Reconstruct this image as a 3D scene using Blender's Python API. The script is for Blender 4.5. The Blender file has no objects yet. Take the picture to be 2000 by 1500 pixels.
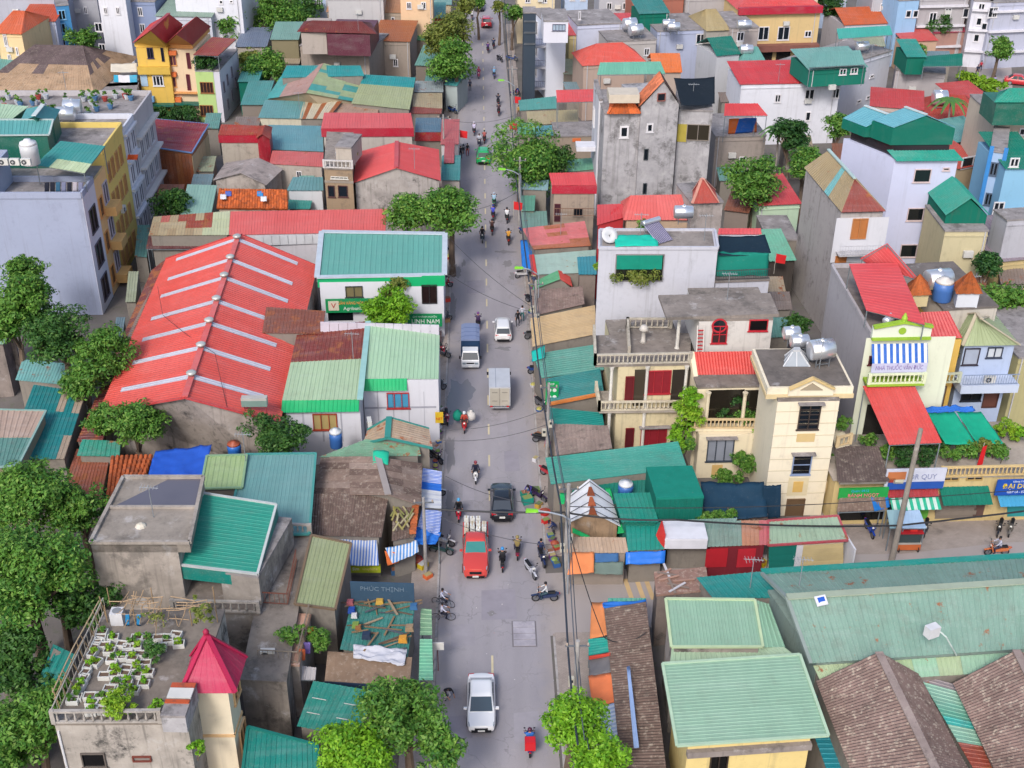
import bpy,math,random
import numpy as np
from mathutils import Vector,Matrix,Euler,noise as mnoise
RN = random.Random(11)
sc = bpy.context.scene
rad = math.radians
# ------------------------------------------------------------------ camera, sky, sun, exposure
FPX = 2447.0
CAM_LOC = Vector((0.0,0.0,56.0))
CAM_ROT = (Matrix.Rotation(rad(-1.65),3,'Z') @ Matrix.Rotation(rad(90 - 30.6),3,'X') @ Matrix.Rotation(rad(0.5),3,'Z'))
cam_d = bpy.data.cameras.new('camera'); cam = bpy.data.objects.new('camera',cam_d)
sc.collection.objects.link(cam)
cam_d.sensor_width = 36.0; cam_d.lens = 36.0 * FPX / 2000.0
cam_d.clip_start = 0.5; cam_d.clip_end = 8000
cam.matrix_world = Matrix.Translation(CAM_LOC) @ CAM_ROT.to_4x4()
sc.camera = cam
SUN_EL,SUN_AZ = 42.0,200.0 # azimuth clockwise from +Y (south-south-west, behind the camera to its left)
world = bpy.data.worlds.new('World'); sc.world = world; world.use_nodes = True
wn = world.node_tree
sky = wn.nodes.new('ShaderNodeTexSky'); sky.sky_type = 'NISHITA'; sky.sun_disc = False
sky.sun_elevation = rad(SUN_EL); sky.sun_rotation = rad(SUN_AZ)
sky.air_density = 1.0; sky.dust_density = 3.0; sky.ozone_density = 1.0
bg = wn.nodes['Background']; bg.inputs['Strength'].default_value = 0.15
wn.links.new(sky.outputs['Color'],bg.inputs['Color'])
sun_d = bpy.data.lights.new('sun','SUN'); sun_d.energy = 1.5; sun_d.angle = rad(12); sun_d.color = (1.0,0.97,0.93)
sun = bpy.data.objects.new('sun',sun_d); sc.collection.objects.link(sun)
_d = Vector((math.sin(rad(SUN_AZ)) * math.cos(rad(SUN_EL)),math.cos(rad(SUN_AZ)) * math.cos(rad(SUN_EL)),math.sin(rad(SUN_EL))))
sun.rotation_euler = _d.to_track_quat('Z','Y').to_euler(); sun.location = (0,-40,120)
vs = sc.view_settings; vs.view_transform = 'Standard'; vs.look = 'None'; vs.exposure = 0.62; vs.gamma = 1.0
vs.use_curve_mapping = False
sc.render.engine = 'CYCLES'
sc.cycles.use_denoising = True
sc.cycles.max_bounces = 6; sc.cycles.diffuse_bounces = 3; sc.cycles.glossy_bounces = 2
sc.cycles.transmission_bounces = 2; sc.cycles.transparent_max_bounces = 4
sc.cycles.caustics_reflective = False; sc.cycles.caustics_refractive = False

def P(px,py,z=0.0):
    """world point at height z seen at photo position (px, py)"""
    d = CAM_ROT @ Vector(((px - 1000) / FPX,-(py - 750) / FPX,-1.0))
    return CAM_LOC + d * ((z - CAM_LOC.z) / d.z)
def PX(p):
    q = CAM_ROT.transposed() @ (Vector(p) - CAM_LOC)
    return 1000 - FPX * q.x / q.z,750 + FPX * q.y / q.z
def mpp(p):
    """metres per photo pixel at a world point"""
    return -(CAM_ROT.transposed() @ (Vector(p) - CAM_LOC)).z / FPX
# ------------------------------------------------------------------ materials
def C(h,k=0.78):
    h = h.lstrip('#'); v = [int(h[i:i + 2],16) / 255 for i in (0,2,4)]
    return tuple((x / 12.92 if x <= .04045 else ((x + .055) / 1.055) ** 2.4) * k for x in v)
MATS = {}
class NT:
    def __init__(s,name):
        s.m = bpy.data.materials.new(name); s.m.use_nodes = True
        s.t = s.m.node_tree; s.b = s.t.nodes['Principled BSDF']
    def n(s,typ,**kw):
        nd = s.t.nodes.new(typ)
        for k,v in kw.items(): setattr(nd,k,v)
        return nd
    def l(s,a,b): s.t.links.new(a,b)
    def pos(s,sx=1,sy=1,sz=1):
        if not hasattr(s,'_g'): s._g = s.n('ShaderNodeNewGeometry')
        if (sx,sy,sz) == (1,1,1): return s._g.outputs['Position']
        v = s.n('ShaderNodeVectorMath',operation='MULTIPLY'); s.l(s._g.outputs['Position'],v.inputs[0])
        v.inputs[1].default_value = (sx,sy,sz); return v.outputs[0]
    def noise(s,scale,detail=4,vec=None,rough=.55):
        nd = s.n('ShaderNodeTexNoise'); nd.inputs['Scale'].default_value = scale
        nd.inputs['Detail'].default_value = detail; nd.inputs['Roughness'].default_value = rough
        s.l(vec if vec is not None else s.pos(),nd.inputs['Vector']); return nd.outputs['Fac']
    def ramp(s,fac,a,b,va=0.0,vb=1.0):
        nd = s.n('ShaderNodeMapRange'); nd.inputs['From Min'].default_value = a; nd.inputs['From Max'].default_value = b
        nd.inputs['To Min'].default_value = va; nd.inputs['To Max'].default_value = vb
        s.l(fac,nd.inputs['Value']); return nd.outputs['Result']
    def mix(s,fac,a,b,mode='MIX'):
        nd = s.n('ShaderNodeMix',data_type='RGBA',blend_type=mode)
        for i,v in ((0,fac),(6,a),(7,b)):
            if isinstance(v,(float,int)): nd.inputs[i].default_value = v
            elif isinstance(v,tuple): nd.inputs[i].default_value = (*v[:3],1)
            else: s.l(v,nd.inputs[i])
        return nd.outputs[2]
    def rnd(s):
        return s.n('ShaderNodeObjectInfo').outputs['Random']
    def out(s,col,rough=.6,spec=.35,metal=0.0):
        if isinstance(col,tuple): s.b.inputs['Base Color'].default_value = (*col,1)
        else: s.l(col,s.b.inputs['Base Color'])
        if isinstance(rough,(float,int)): s.b.inputs['Roughness'].default_value = rough
        else: s.l(rough,s.b.inputs['Roughness'])
        s.b.inputs['Specular IOR Level'].default_value = spec; s.b.inputs['Metallic'].default_value = metal
        return s.m
    def bump(s,fac,strength=.3,dist=.02):
        nd = s.n('ShaderNodeBump'); nd.inputs['Strength'].default_value = strength; nd.inputs['Distance'].default_value = dist
        s.l(fac,nd.inputs['Height']); s.l(nd.outputs['Normal'],s.b.inputs['Normal'])
def sc3(c,k): return tuple(min(1,x * k) for x in c)
def cached(f):
    def g(*a,**k):
        key = (f.__name__,a,tuple(sorted(k.items())))
        if key not in MATS: MATS[key] = f(*a,**k)
        return MATS[key]
    return g
@cached
def plain(h,rough=.6,metal=0.0,var=.06):
    m = NT('plain_' + h); c = C(h)
    r = m.ramp(m.rnd(),0,1,1 - var,1 + var)
    n = m.ramp(m.noise(1.3,5),.3,.7,.9,1.05)
    mu = m.n('ShaderNodeMath',operation='MULTIPLY'); m.l(r,mu.inputs[0]); m.l(n,mu.inputs[1])
    hs = m.n('ShaderNodeHueSaturation'); hs.inputs['Color'].default_value = (*c,1); m.l(mu.outputs[0],hs.inputs['Value'])
    return m.out(hs.outputs[0],rough,.4,metal)
@cached
def sheet(h,rust=0.0,dirt=.25,fade=.3,rough=.5):
    """painted steel roof sheet"""
    m = NT('sheet_' + h); c = C(h,.68)
    lum = sum(c) / 3; c = tuple(max(0,x * 1.04 - lum * .04) for x in c); dirt = dirt * 1.5
    if c[0] > 2.2 * max(c[1:]): c = (c[0],c[1] * 1.15,c[2] * .98)
    faded = tuple(x * .75 + lum * .35 + .03 for x in c)
    col = m.mix(m.ramp(m.noise(.22,5),.38,.68,0,min(1,fade * 1.2)),c,faded)
    col = m.mix(m.ramp(m.noise(1.0,5,m.pos(2.2,.25,1)),.45,.75,0,.18 + dirt * .5),col,sc3(c,.66))
    col = m.mix(m.ramp(m.noise(1.0,5,m.pos(.25,2.2,1)),.5,.75,0,.12 + dirt * .4),col,tuple(x * .6 + .2 for x in c))
    col = m.mix(m.ramp(m.rnd(),0,1,0,.4),col,sc3(c,.8))
    col = m.mix(m.ramp(m.noise(1.1,9,None,.7),.5,.78,0,dirt),col,sc3((.16,.13,.11),.8))
    col = m.mix(m.ramp(m.noise(9,3),.55,.8,0,dirt * .5),col,(.5,.48,.46))
    col = m.mix(m.ramp(m.noise(1.0,8,m.pos(.5,.5,.5),.8),.66,.7,0,.35),col,(.2,.1,.06))
    if rust:
        v = m.noise(.9,10,None,.68)
        rc = m.mix(m.noise(3.5,5),(.16,.045,.02),(.36,.13,.05))
        col = m.mix(m.ramp(v,.63 - rust * .3,.68 - rust * .26),col,rc)
    return m.out(col,rough,.35)
@cached
def wall(h,stain=.3,mould=.2):
    m = NT('plaster_' + h); c = C(h,.82)
    col = m.mix(m.ramp(m.noise(.35,5),.35,.7,0,.35),c,sc3(c,.84))
    col = m.mix(m.ramp(m.noise(2.2,9,None,.7),.5,.75,0,stain * .7),col,sc3(c,.6))
    st = m.noise(1.0,6,m.pos(2.4,2.4,.11),.6)
    col = m.mix(m.ramp(st,.56,.74,0,stain),col,sc3((.13,.12,.11),1))
    if mould:
        v = m.noise(.55,11,None,.72)
        col = m.mix(m.ramp(v,.6 - mould * .12,.72,0,min(1,mould * 1.6)),col,(.09,.085,.08))
    col = m.mix(m.ramp(m.noise(.9,12,m.pos(1,1,.5),.75),.56,.7,0,.2 + stain * .8),col,sc3(c,.5))
    m.bump(m.noise(6,6),.15,.02)
    return m.out(col,.85,.2)
@cached
def conc(h='#8f8783',mould=.45):
    m = NT('concrete_' + h); c = C(h,1.05); c = (c[0] * .96,c[1],c[2] * 1.06)
    col = m.mix(m.ramp(m.noise(.8,8,None,.65),.3,.7),sc3(c,.7),sc3(c,1.12))
    v = m.noise(.42,12,None,.74)
    col = m.mix(m.ramp(v,.52,.62,0,min(1,mould * 1.3)),col,(.06,.057,.055))
    st = m.noise(1.0,6,m.pos(3,3,.15),.6)
    col = m.mix(m.ramp(st,.55,.75,0,mould),col,(.07,.065,.06))
    v2 = m.noise(.7,9,None,.7)
    col = m.mix(m.ramp(v2,.57,.68,0,.5),col,(.49,.475,.475))
    m.bump(m.noise(5,8),.3,.03)
    return m.out(col,.9,.15)
@cached
def fibro(h='#7d6a63',lichen=.5):
    """weathered corrugated cement sheet"""
    m = NT('fibro_cement_' + h); c = C(h,1.0)
    col = m.mix(m.ramp(m.noise(.5,8,None,.65),.3,.7),sc3(c,.62),sc3(c,1.15))
    col = m.mix(m.ramp(m.rnd(),0,1,0,.4),col,sc3(c,.6))
    col = m.mix(m.ramp(m.noise(3.2,8,None,.75),.52,.66,0,lichen),col,(.5,.44,.36))
    col = m.mix(m.ramp(m.noise(1.4,9,None,.75),.55,.7,0,.7),col,(.05,.042,.038))
    m.bump(m.noise(9,5),.3,.02)
    return m.out(col,.92,.12)
@cached
def tile(h='#c8623c'):
    m = NT('clay_tile_' + h); c = C(h)
    col = m.mix(m.ramp(m.rnd(),0,1,0,.8),c,sc3(c,.45))
    col = m.mix(m.ramp(m.noise(2.5,8,None,.7),.5,.7,0,.7),col,(.07,.05,.045))
    return m.out(col,.8,.2)
@cached
def glass(h='#1b222b'):
    m = NT('window_glass_' + h); return m.out(C(h),.12,.6)
@cached
def cloth(h,rough=.75):
    m = NT('cloth_' + h); c = C(h)
    col = m.mix(m.ramp(m.noise(1.6,6),.35,.7,0,.45),c,sc3(c,.72))
    col = m.mix(m.ramp(m.noise(5,6,None,.7),.6,.8,0,.3),col,(.25,.23,.22))
    return m.out(col,rough,.25)
@cached
def stripes(h1,h2,pitch=.35,ax='y'):
    m = NT('striped_' + h1); s = m.n('ShaderNodeSeparateXYZ'); m.l(m.pos(),s.inputs[0])
    a = s.outputs[{'x': 0,'y': 1}[ax]]
    f = m.n('ShaderNodeMath',operation='MODULO'); m.l(a,f.inputs[0]); f.inputs[1].default_value = pitch
    f2 = m.n('ShaderNodeMath',operation='ABSOLUTE'); m.l(f.outputs[0],f2.inputs[0])
    g = m.ramp(f2.outputs[0],pitch * .48,pitch * .52)
    col = m.mix(g,C(h1),C(h2))
    col = m.mix(m.ramp(m.noise(1.5,7,None,.7),.5,.75,0,.4),col,(.3,.29,.28))
    return m.out(col,.7,.25)
@cached
def leafmat(h1,h2,h3):
    m = NT('leaves_' + h1)
    at = m.n('ShaderNodeAttribute',attribute_name='tone')
    if not hasattr(m,'_g'): m._g = m.n('ShaderNodeNewGeometry')
    col = m.mix(at.outputs['Fac'],C(h1),C(h2))
    col = m.mix(m.ramp(m._g.outputs['Random Per Island'],.55,1,0,.75),col,C(h3))
    col = m.mix(m.ramp(m.rnd(),0,1,0,.3),col,sc3(C(h1),.7))
    m.out(col,.55,.3)
    tr = m.n('ShaderNodeBsdfTranslucent'); m.l(col,tr.inputs['Color'])
    mx = m.n('ShaderNodeMixShader'); mx.inputs[0].default_value = .22
    m.l(m.b.outputs[0],mx.inputs[1]); m.l(tr.outputs[0],mx.inputs[2])
    m.l(mx.outputs[0],m.t.nodes['Material Output'].inputs['Surface'])
    return m.m
@cached
def carpaint(h,rough=.25):
    m = NT('car_paint_' + h); m.out(C(h),rough,.5); m.b.inputs['Coat Weight'].default_value = .6
    m.b.inputs['Coat Roughness'].default_value = .08
    return m.m
# ------------------------------------------------------------------ objects
COL = sc.collection
BASE = {}; WM = {}
def thing(name,label,cat,loc,group=None):
    o = bpy.data.objects.new(name,None); COL.objects.link(o); o.empty_display_size = .3
    o.location = loc; BASE[o.name] = Vector(loc)
    o['label'] = label; o['category'] = cat
    if group: o['group'] = group
    return o
def part(name,V,F,m,par=None,smooth=False,stuff=False):
    me = bpy.data.meshes.new(name); b = BASE[par.name] if par else Vector((0,0,0))
    bx,by,bz = b
    me.from_pydata([(v[0] - bx,v[1] - by,v[2] - bz) for v in V],[],F)
    if m: me.materials.append(m)
    if smooth: me.shade_smooth()
    o = bpy.data.objects.new(name,me); COL.objects.link(o); o.parent = par; BASE[o.name] = b
    if stuff: o['kind'] = 'stuff'
    return o
def struct(name,V,F,m):
    o = part(name,V,F,m); o['kind'] = 'structure'; return o
def inst(name,me,loc,par,rz=0.0,scale=None,m=None,rot=None):
    """an object that shares mesh data, placed at a world point under its thing"""
    o = bpy.data.objects.new(name,me); COL.objects.link(o); o.parent = par
    b = BASE[par.name] if par else Vector((0,0,0))
    w = Matrix.Translation(Vector(loc)) @ Euler(rot if rot else (0,0,rz)).to_matrix().to_4x4(); WM[o.name] = w
    l = WM[par.name].inverted() @ w if par and par.name in WM else Matrix.Translation(-b) @ w
    o.location = l.to_translation(); o.rotation_euler = l.to_euler()
    if scale is not None: o.scale = scale if hasattr(scale,'__len__') else (scale,) * 3
    if m:
        o.material_slots[0].link = 'OBJECT'; o.material_slots[0].material = m
    BASE[o.name] = b
    return o
class MB:
    def __init__(s): s.V = []; s.F = []
    def add(s,V,F):
        n = len(s.V); s.V += [tuple(v) for v in V]; s.F += [tuple(i + n for i in f) for f in F]; return s
    def hexa(s,b,t):
        """bottom quad b, top quad t, both counter-clockwise from above"""
        return s.add(list(b) + list(t),[(3,2,1,0),(4,5,6,7),(0,1,5,4),(1,2,6,5),(2,3,7,6),(3,0,4,7)])
    def box(s,c,d,rz=0.0):
        cx,cy,cz = c; x,y,z = d[0] / 2,d[1] / 2,d[2] / 2; co,si = math.cos(rz),math.sin(rz)
        q = [(cx + a * co - b * si,cy + a * si + b * co) for a,b in ((-x,-y),(x,-y),(x,y),(-x,y))]
        return s.hexa([(a,b,cz - z) for a,b in q],[(a,b,cz + z) for a,b in q])
    def beam(s,p,q,w,h):
        """bar with a rectangular section from p to q"""
        p,q = Vector(p),Vector(q); d = (q - p)
        if d.length < 1e-6: return s
        d.normalize(); up = Vector((0,0,1)) if abs(d.z) < .95 else Vector((0,1,0))
        a = d.cross(up).normalized(); b = a.cross(d).normalized()
        a *= w / 2; b *= h / 2
        return s.hexa([p - a - b,p + a - b,p + a + b,p - a + b][::-1],[q - a - b,q + a - b,q + a + b,q - a + b][::-1])
    def tube(s,pts,r,n=6,caps=True,r2=None):
        pts = [Vector(p) for p in pts]; rings = []; k = len(pts)
        for i,p in enumerate(pts):
            d = (pts[min(i + 1,k - 1)] - pts[max(i - 1,0)]).normalized()
            up = Vector((0,0,1)) if abs(d.z) < .9 else Vector((1,0,0))
            a = d.cross(up).normalized(); b = a.cross(d).normalized()
            rr = r if r2 is None else r + (r2 - r) * i / max(1,k - 1)
            rings.append([p + (a * math.cos(t) + b * math.sin(t)) * rr for t in [2 * math.pi * j / n for j in range(n)]])
        V = [v for g in rings for v in g]; F = []
        for i in range(k - 1):
            for j in range(n):
                F.append((i * n + j,i * n + (j + 1) % n,(i + 1) * n + (j + 1) % n,(i + 1) * n + j))
        if caps: F += [tuple(range(n))[::-1],tuple((k - 1) * n + j for j in range(n))]
        return s.add(V,F)
    def lathe(s,prof,c,n=12):
        cx,cy,cz = c; V = []; F = []; k = len(prof)
        for r,z in prof:
            V += [(cx + r * math.cos(2 * math.pi * j / n),cy + r * math.sin(2 * math.pi * j / n),cz + z) for j in range(n)]
        for i in range(k - 1):
            for j in range(n): F.append((i * n + j,i * n + (j + 1) % n,(i + 1) * n + (j + 1) % n,(i + 1) * n + j))
        F += [tuple(range(n))[::-1],tuple((k - 1) * n + j for j in range(n))]
        return s.add(V,F)
    def mesh(s,name,m=None,smooth=False):
        me = bpy.data.meshes.new(name); me.from_pydata(s.V,[],s.F)
        if m: me.materials.append(m)
        if smooth: me.shade_smooth()
        return me
    def part(s,name,m,par=None,smooth=False): return part(name,s.V,s.F,m,par,smooth)
def lerp(a,b,t): return a + (b - a) * t
def bil(q,u,v): return lerp(lerp(q[0],q[1],u),lerp(q[3],q[2],u),v)
# ---- sheet roofs: every sheet is an object with real ribs
PROF = {'trap': [(0,0),(.6,0),(.7,1),(.9,1)],'sine': [(0,.05),(.25,.6),(.5,1),(.75,.6)],
        'flat': [(0,0)]}
def roofsheet(par,q,m,rib=.3,amp=.032,n=None,rows=1,prof='trap',t=.03,name='roof_sheet',w=1.05,lift=0.0,mats=None,jit=.012):
    """q: eave left, eave right, ridge right, ridge left. Ribs run from eave to ridge."""
    q = [Vector(p) for p in q]
    W = ((q[1] - q[0]).length + (q[2] - q[3]).length) / 2
    if n is None: n = max(1,int(round(W / w)))
    nr = ((q[1] - q[0]).cross(q[3] - q[0])).normalized()
    if nr.z < 0: nr = -nr
    pr = PROF[prof]; outs = []
    for r in range(rows):
        for i in range(n):
            k = max(1,int(round(W / n / rib)))
            us = []
            for a in range(k):
                for f,h in pr: us.append(((a + f) / k,h))
            us.append((1.0,pr[0][1]))
            lf = lift + RN.random() * jit + (.022 * r if rows > 1 else 0)
            ov = .02 / rows if (rows > 1 and r < rows - 1) else 0
            e0 = RN.uniform(-1,1) * .0
            V = []; L = len(us)
            for side in (0,1):
                for v in (r / rows + e0,(r + 1) / rows + ov):
                    for u,h in us:
                        p = bil(q,(i + u * .996) / n,min(1,v))
                        V.append(p + nr * (lf + h * amp - side * t))
            F = []
            for j in range(L - 1):
                F.append((j,j + 1,L + j + 1,L + j))
                F.append((2 * L + j,3 * L + j,3 * L + j + 1,2 * L + j + 1))
                F.append((j,2 * L + j,2 * L + j + 1,j + 1))
                F.append((L + j,L + j + 1,3 * L + j + 1,3 * L + j))
            F += [(0,L,3 * L,2 * L),(L - 1,3 * L - 1,4 * L - 1,2 * L - 1)]
            mm = m
            if mats: mm = mats[(i * 7 + r * 3) % len(mats)] if not callable(mats) else (mats(i / max(1,n),r / max(1,rows)) or m)
            outs.append(part(name,V,F,mm,par))
    return outs
def bars(par,pts,m,w=.12,h=.1,name='trim',closed=True):
    b = MB(); k = len(pts)
    for i in range(k if closed else k - 1): b.beam(pts[i],pts[(i + 1) % k],w,h)
    return b.part(name,m,par)
def Q(pts):
    """[(px,py,z), ...] -> world points"""
    return [P(*p) for p in pts]
def down(p,z): return Vector((p[0],p[1],z))
def inset(pts,d):
    c = sum((Vector(p) for p in pts),Vector()) / len(pts); o = []
    for p in pts:
        v = Vector(p) - c; v.z = 0; l = max(v.length,.01); o.append(Vector(p) - v * (d / l))
    return o
class Wl:
    """a wall plane from A to B (left to right seen from outside)"""
    def __init__(s,A,B,z0,z1):
        s.A = Vector((A[0],A[1],0)); B = Vector((B[0],B[1],0)); s.L = (B - s.A).length
        s.U = (B - s.A).normalized(); s.N = Vector((s.U.y,-s.U.x,0)); s.z0 = z0; s.z1 = z1
        s.rz = math.atan2(s.U.y,s.U.x)
    def pt(s,u,z,d=0.0): return s.A + s.U * u + s.N * d + Vector((0,0,z))
    def uz(s,px,py):
        d = CAM_ROT @ Vector(((px - 1000) / FPX,-(py - 750) / FPX,-1.0))
        k = (s.A - CAM_LOC).dot(s.N) / d.dot(s.N); p = CAM_LOC + d * k
        return (p - s.A).dot(s.U),p.z
class Hs: pass
def mkwalls(h,c,z0,z1):
    h.w = {'f': Wl(c[0],c[1],z0,z1),'r': Wl(c[1],c[2],z0,z1),'b': Wl(c[2],c[3],z0,z1),'l': Wl(c[3],c[0],z0,z1)}
def block(label,fl,fr,bk,zt,m,z0=0.0,name='house',cat='house',side='r',roof=None,parapet=0.0,over=.12,group=None,par=None,slab=True):
    """box house. fl, fr: photo positions of the top front corners at height zt; bk: top back corner (side r or l) or a depth in metres"""
    FL,FR = P(*fl,zt),P(*fr,zt)
    if isinstance(bk,(int,float)):
        u = (FR - FL).normalized(); n = Vector((-u.y,u.x,0)); BR = FR + n * bk; BL = FL + n * bk
    elif side == 'r': BR = P(*bk,zt); BL = FL + BR - FR
    else: BL = P(*bk,zt); BR = FR + BL - FL
    c = [FL,FR,BR,BL]; h = Hs(); h.c = c; h.zt = zt; h.z0 = z0
    ctr = (FL + FR + BR + BL) / 4
    h.o = par or thing(name,label,cat,(ctr.x,ctr.y,z0),group)
    h.body = MB().hexa([down(p,z0) for p in c],[down(p,zt) for p in c]).part('wall',m,h.o)
    mkwalls(h,c,z0,zt)
    rm = roof or conc()
    if parapet:
        b = MB()
        for i in range(4):
            p,q = c[i],c[(i + 1) % 4]; d = (q - p).normalized() * .1
            if i % 2: p = p + d * 1.03; q = q - d * 1.03
            b.beam(down(p,zt + parapet / 2),down(q,zt + parapet / 2),.2,parapet)
        b.part('parapet',m,h.o)
        ci = inset(c,.28)
        MB().hexa([down(p,zt + .002) for p in ci],[down(p,zt + .06) for p in ci]).part('roof',rm,h.o)
    elif slab:
        ci = inset(c,-over)
        MB().hexa([down(p,zt + .002) for p in ci],[down(p,zt + .16) for p in ci]).part('roof',rm,h.o)
    return h
def shed(label,q,m,wm,name='shed',cat='shed',z0=0.0,ins=.25,trim=None,group=None,fascia=None,par=None,walls=True,**kw):
    """sheet-roofed building. q: 4 x (px,py,z): front-left, front-right, back-right, back-left; ribs run front to back unless side=True"""
    c = Q(q); h = Hs(); h.c = c
    ctr = sum(c,Vector()) / 4
    h.o = par or thing(name,label,cat,(ctr.x,ctr.y,z0),group)
    sd = kw.pop('side',False)
    cc = [c[1],c[2],c[3],c[0]] if sd else c
    h.sheets = roofsheet(h.o,cc,m,**kw)
    ci = inset(c,ins)
    if walls:
        h.body = MB().hexa([down(p,z0) for p in ci],[p - Vector((0,0,.09)) for p in ci]).part('wall',wm,h.o)
    zt = min(p.z for p in c)
    mkwalls(h,ci,z0,zt)
    if trim: bars(h.o,[p + Vector((0,0,.03)) for p in c],trim,.16,.12)
    if fascia:
        fm,fh = fascia
        b = MB(); d = Vector((0,0,fh / 2 + .03)); b.beam(c[0] - d,c[1] - d,.06,fh); b.part('fascia',fm,h.o)
    return h
def gable(label,q,rdg,m,wm,name='house',cat='house',z0=0.0,ins=.3,cap=None,group=None,m2=None,par=None,walls=True,trim=None,**kw):
    """gabled roof. q: 4 eave corners FL, FR, BR, BL; rdg: (front end, back end), all (px,py,z). Ridge runs front to back."""
    c = Q(q); r = Q(rdg); h = Hs(); h.c = c; h.r = r
    ctr = sum(c,Vector()) / 4
    h.o = par or thing(name,label,cat,(ctr.x,ctr.y,z0),group)
    h.left = roofsheet(h.o,[c[3],c[0],r[0],r[1]],m,**kw)
    h.right = roofsheet(h.o,[c[1],c[2],r[1],r[0]],m2 or m,**kw)
    if walls:
        ci = inset(c,ins); k = Vector((0,0,.1)); ri = inset(r,ins)
        V = [down(p,z0) for p in ci] + [p - k for p in ci] + [p - k for p in ri]
        F = [(3,2,1,0),(0,1,5,8,4),(1,2,6,5),(2,3,7,9,6),(3,0,4,7),(4,8,9,7),(5,6,9,8)]
        h.body = part('wall',V,F,wm,h.o)
        mkwalls(h,ci,z0,min(p.z for p in c))
    if cap:
        MB().beam(r[0] + Vector((0,0,.1)),r[1] + Vector((0,0,.1)),.45,.08).part('ridge_cap',cap,h.o)
    if trim:
        u = Vector((0,0,.02))
        for s in ((c[0],r[0]),(r[0],c[1]),(c[3],r[1]),(r[1],c[2])): MB().beam(s[0] + u,s[1] + u,.14,.16).part('trim',trim,h.o)
    return h
def hip(label,q,rdg,m,wm,name='house',cat='house',z0=0.0,ins=.4,group=None,par=None,walls=True,cap=None,**kw):
    """hipped roof (or pyramid when the ridge ends coincide). rdg = (left end, right end) of a ridge parallel to the front"""
    c = Q(q); r = Q(rdg); h = Hs(); h.c = c; h.r = r
    ctr = sum(c,Vector()) / 4
    h.o = par or thing(name,label,cat,(ctr.x,ctr.y,z0),group)
    l,rr = r
    mk = dict(n=kw.pop('n',1),**kw)
    for qd in ([c[0],c[1],rr,l],[c[1],c[2],rr + Vector((0,0,.001)),rr],[c[2],c[3],l,rr],[c[3],c[0],l,l + Vector((0,0,.001))]):
        roofsheet(h.o,qd,m,**mk)
    if walls:
        ci = inset(c,ins)
        h.body = MB().hexa([down(p,z0) for p in ci],[p - Vector((0,0,.08)) for p in ci]).part('wall',wm,h.o)
        mkwalls(h,ci,z0,min(p.z for p in c))
    if cap:
        b = MB(); u = Vector((0,0,.06))
        for a,e in ((l,rr),(l,c[0]),(l,c[3]),(rr,c[1]),(rr,c[2])): b.beam(a + u,e + u,.25,.1)
        b.part('ridge_cap',cap,h.o)
    return h
# ---- openings
WHITE = '#e8e6ea'
def win(h,w,x0,y0,x1,y1,fc=WHITE,n=2,pane=None,sill=True,hood=False,name='window',fr=.07,hb=0,uz=None):
    """window or door on wall w of house h, between photo positions (top-left, bottom-right)"""
    W = h.w[w]
    if uz: u0,z1,u1,z0 = uz
    else:
        u0,z1 = W.uz(x0,y0); u1,z0 = W.uz(x1,y1)
    if u1 < u0: u0,u1 = u1,u0
    if z1 < z0: z0,z1 = z1,z0
    b = MB(); f = plain(fc) if isinstance(fc,str) else fc
    d = .11
    def bar(ua,ub,za,zb,dd=d):
        p = [W.pt(ua,za,-.02),W.pt(ub,za,-.02)]; q = [W.pt(ub,za,dd),W.pt(ua,za,dd)]
        lo = [q[1],q[0],p[1],p[0]]
        b.hexa(lo,[v + Vector((0,0,zb - za)) for v in lo])
    bar(u0,u0 + fr,z0,z1); bar(u1 - fr,u1,z0,z1); bar(u0 + fr,u1 - fr,z1 - fr,z1); bar(u0 + fr,u1 - fr,z0,z0 + fr)
    for i in range(1,n):
        x = u0 + (u1 - u0) * i / n; bar(x - fr * .4,x + fr * .4,z0 + fr,z1 - fr)
    for i in range(1,hb + 1):
        z = z0 + (z1 - z0) * i / (hb + 1); bar(u0 + fr,u1 - fr,z - fr * .3,z + fr * .3,d * .8)
    o = b.part(name,f,h.o)
    pm = pane or glass()
    for i in range(n):
        ua = u0 + (u1 - u0) * i / n + fr * .5; ub = u0 + (u1 - u0) * (i + 1) / n - fr * .5
        b = MB(); b_ = b
        p = [W.pt(ua,z0,-.02),W.pt(ub,z0,-.02)]; q = [W.pt(ub,z0,.02),W.pt(ua,z0,.02)]
        lo = [v + Vector((0,0,.01)) for v in (q[1],q[0],p[1],p[0])]
        b.hexa(lo,[v + Vector((0,0,z1 - z0 - .02)) for v in lo])
        b.part('pane',pm,o)
    def ledge(z,ex,dep,th,nm):
        b = MB(); p = [W.pt(u0 - ex,z,-.02),W.pt(u1 + ex,z,-.02)]; q = [W.pt(u1 + ex,z,dep),W.pt(u0 - ex,z,dep)]
        lo = [q[1],q[0],p[1],p[0]]
        b.hexa(lo,[v + Vector((0,0,th)) for v in lo]); b.part(nm,f if nm == 'sill' else conc(),o)
    if sill: ledge(z0 - .07,.08,.12,.07,'sill')
    if hood: ledge(z1 + .1,.18,.4,.09,'hood')
    return o
def band(h,w,z,hh,m,d=.06,name='band',u0=None,u1=None):
    """a raised band along a wall"""
    W = h.w[w]; a = -.05 if u0 is None else u0; e = W.L + .05 if u1 is None else u1
    lo = [W.pt(a,z,d),W.pt(e,z,d),W.pt(e,z,-.02),W.pt(a,z,-.02)]
    return MB().hexa(lo,[v + Vector((0,0,hh)) for v in lo]).part(name,m,h.o)
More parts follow.
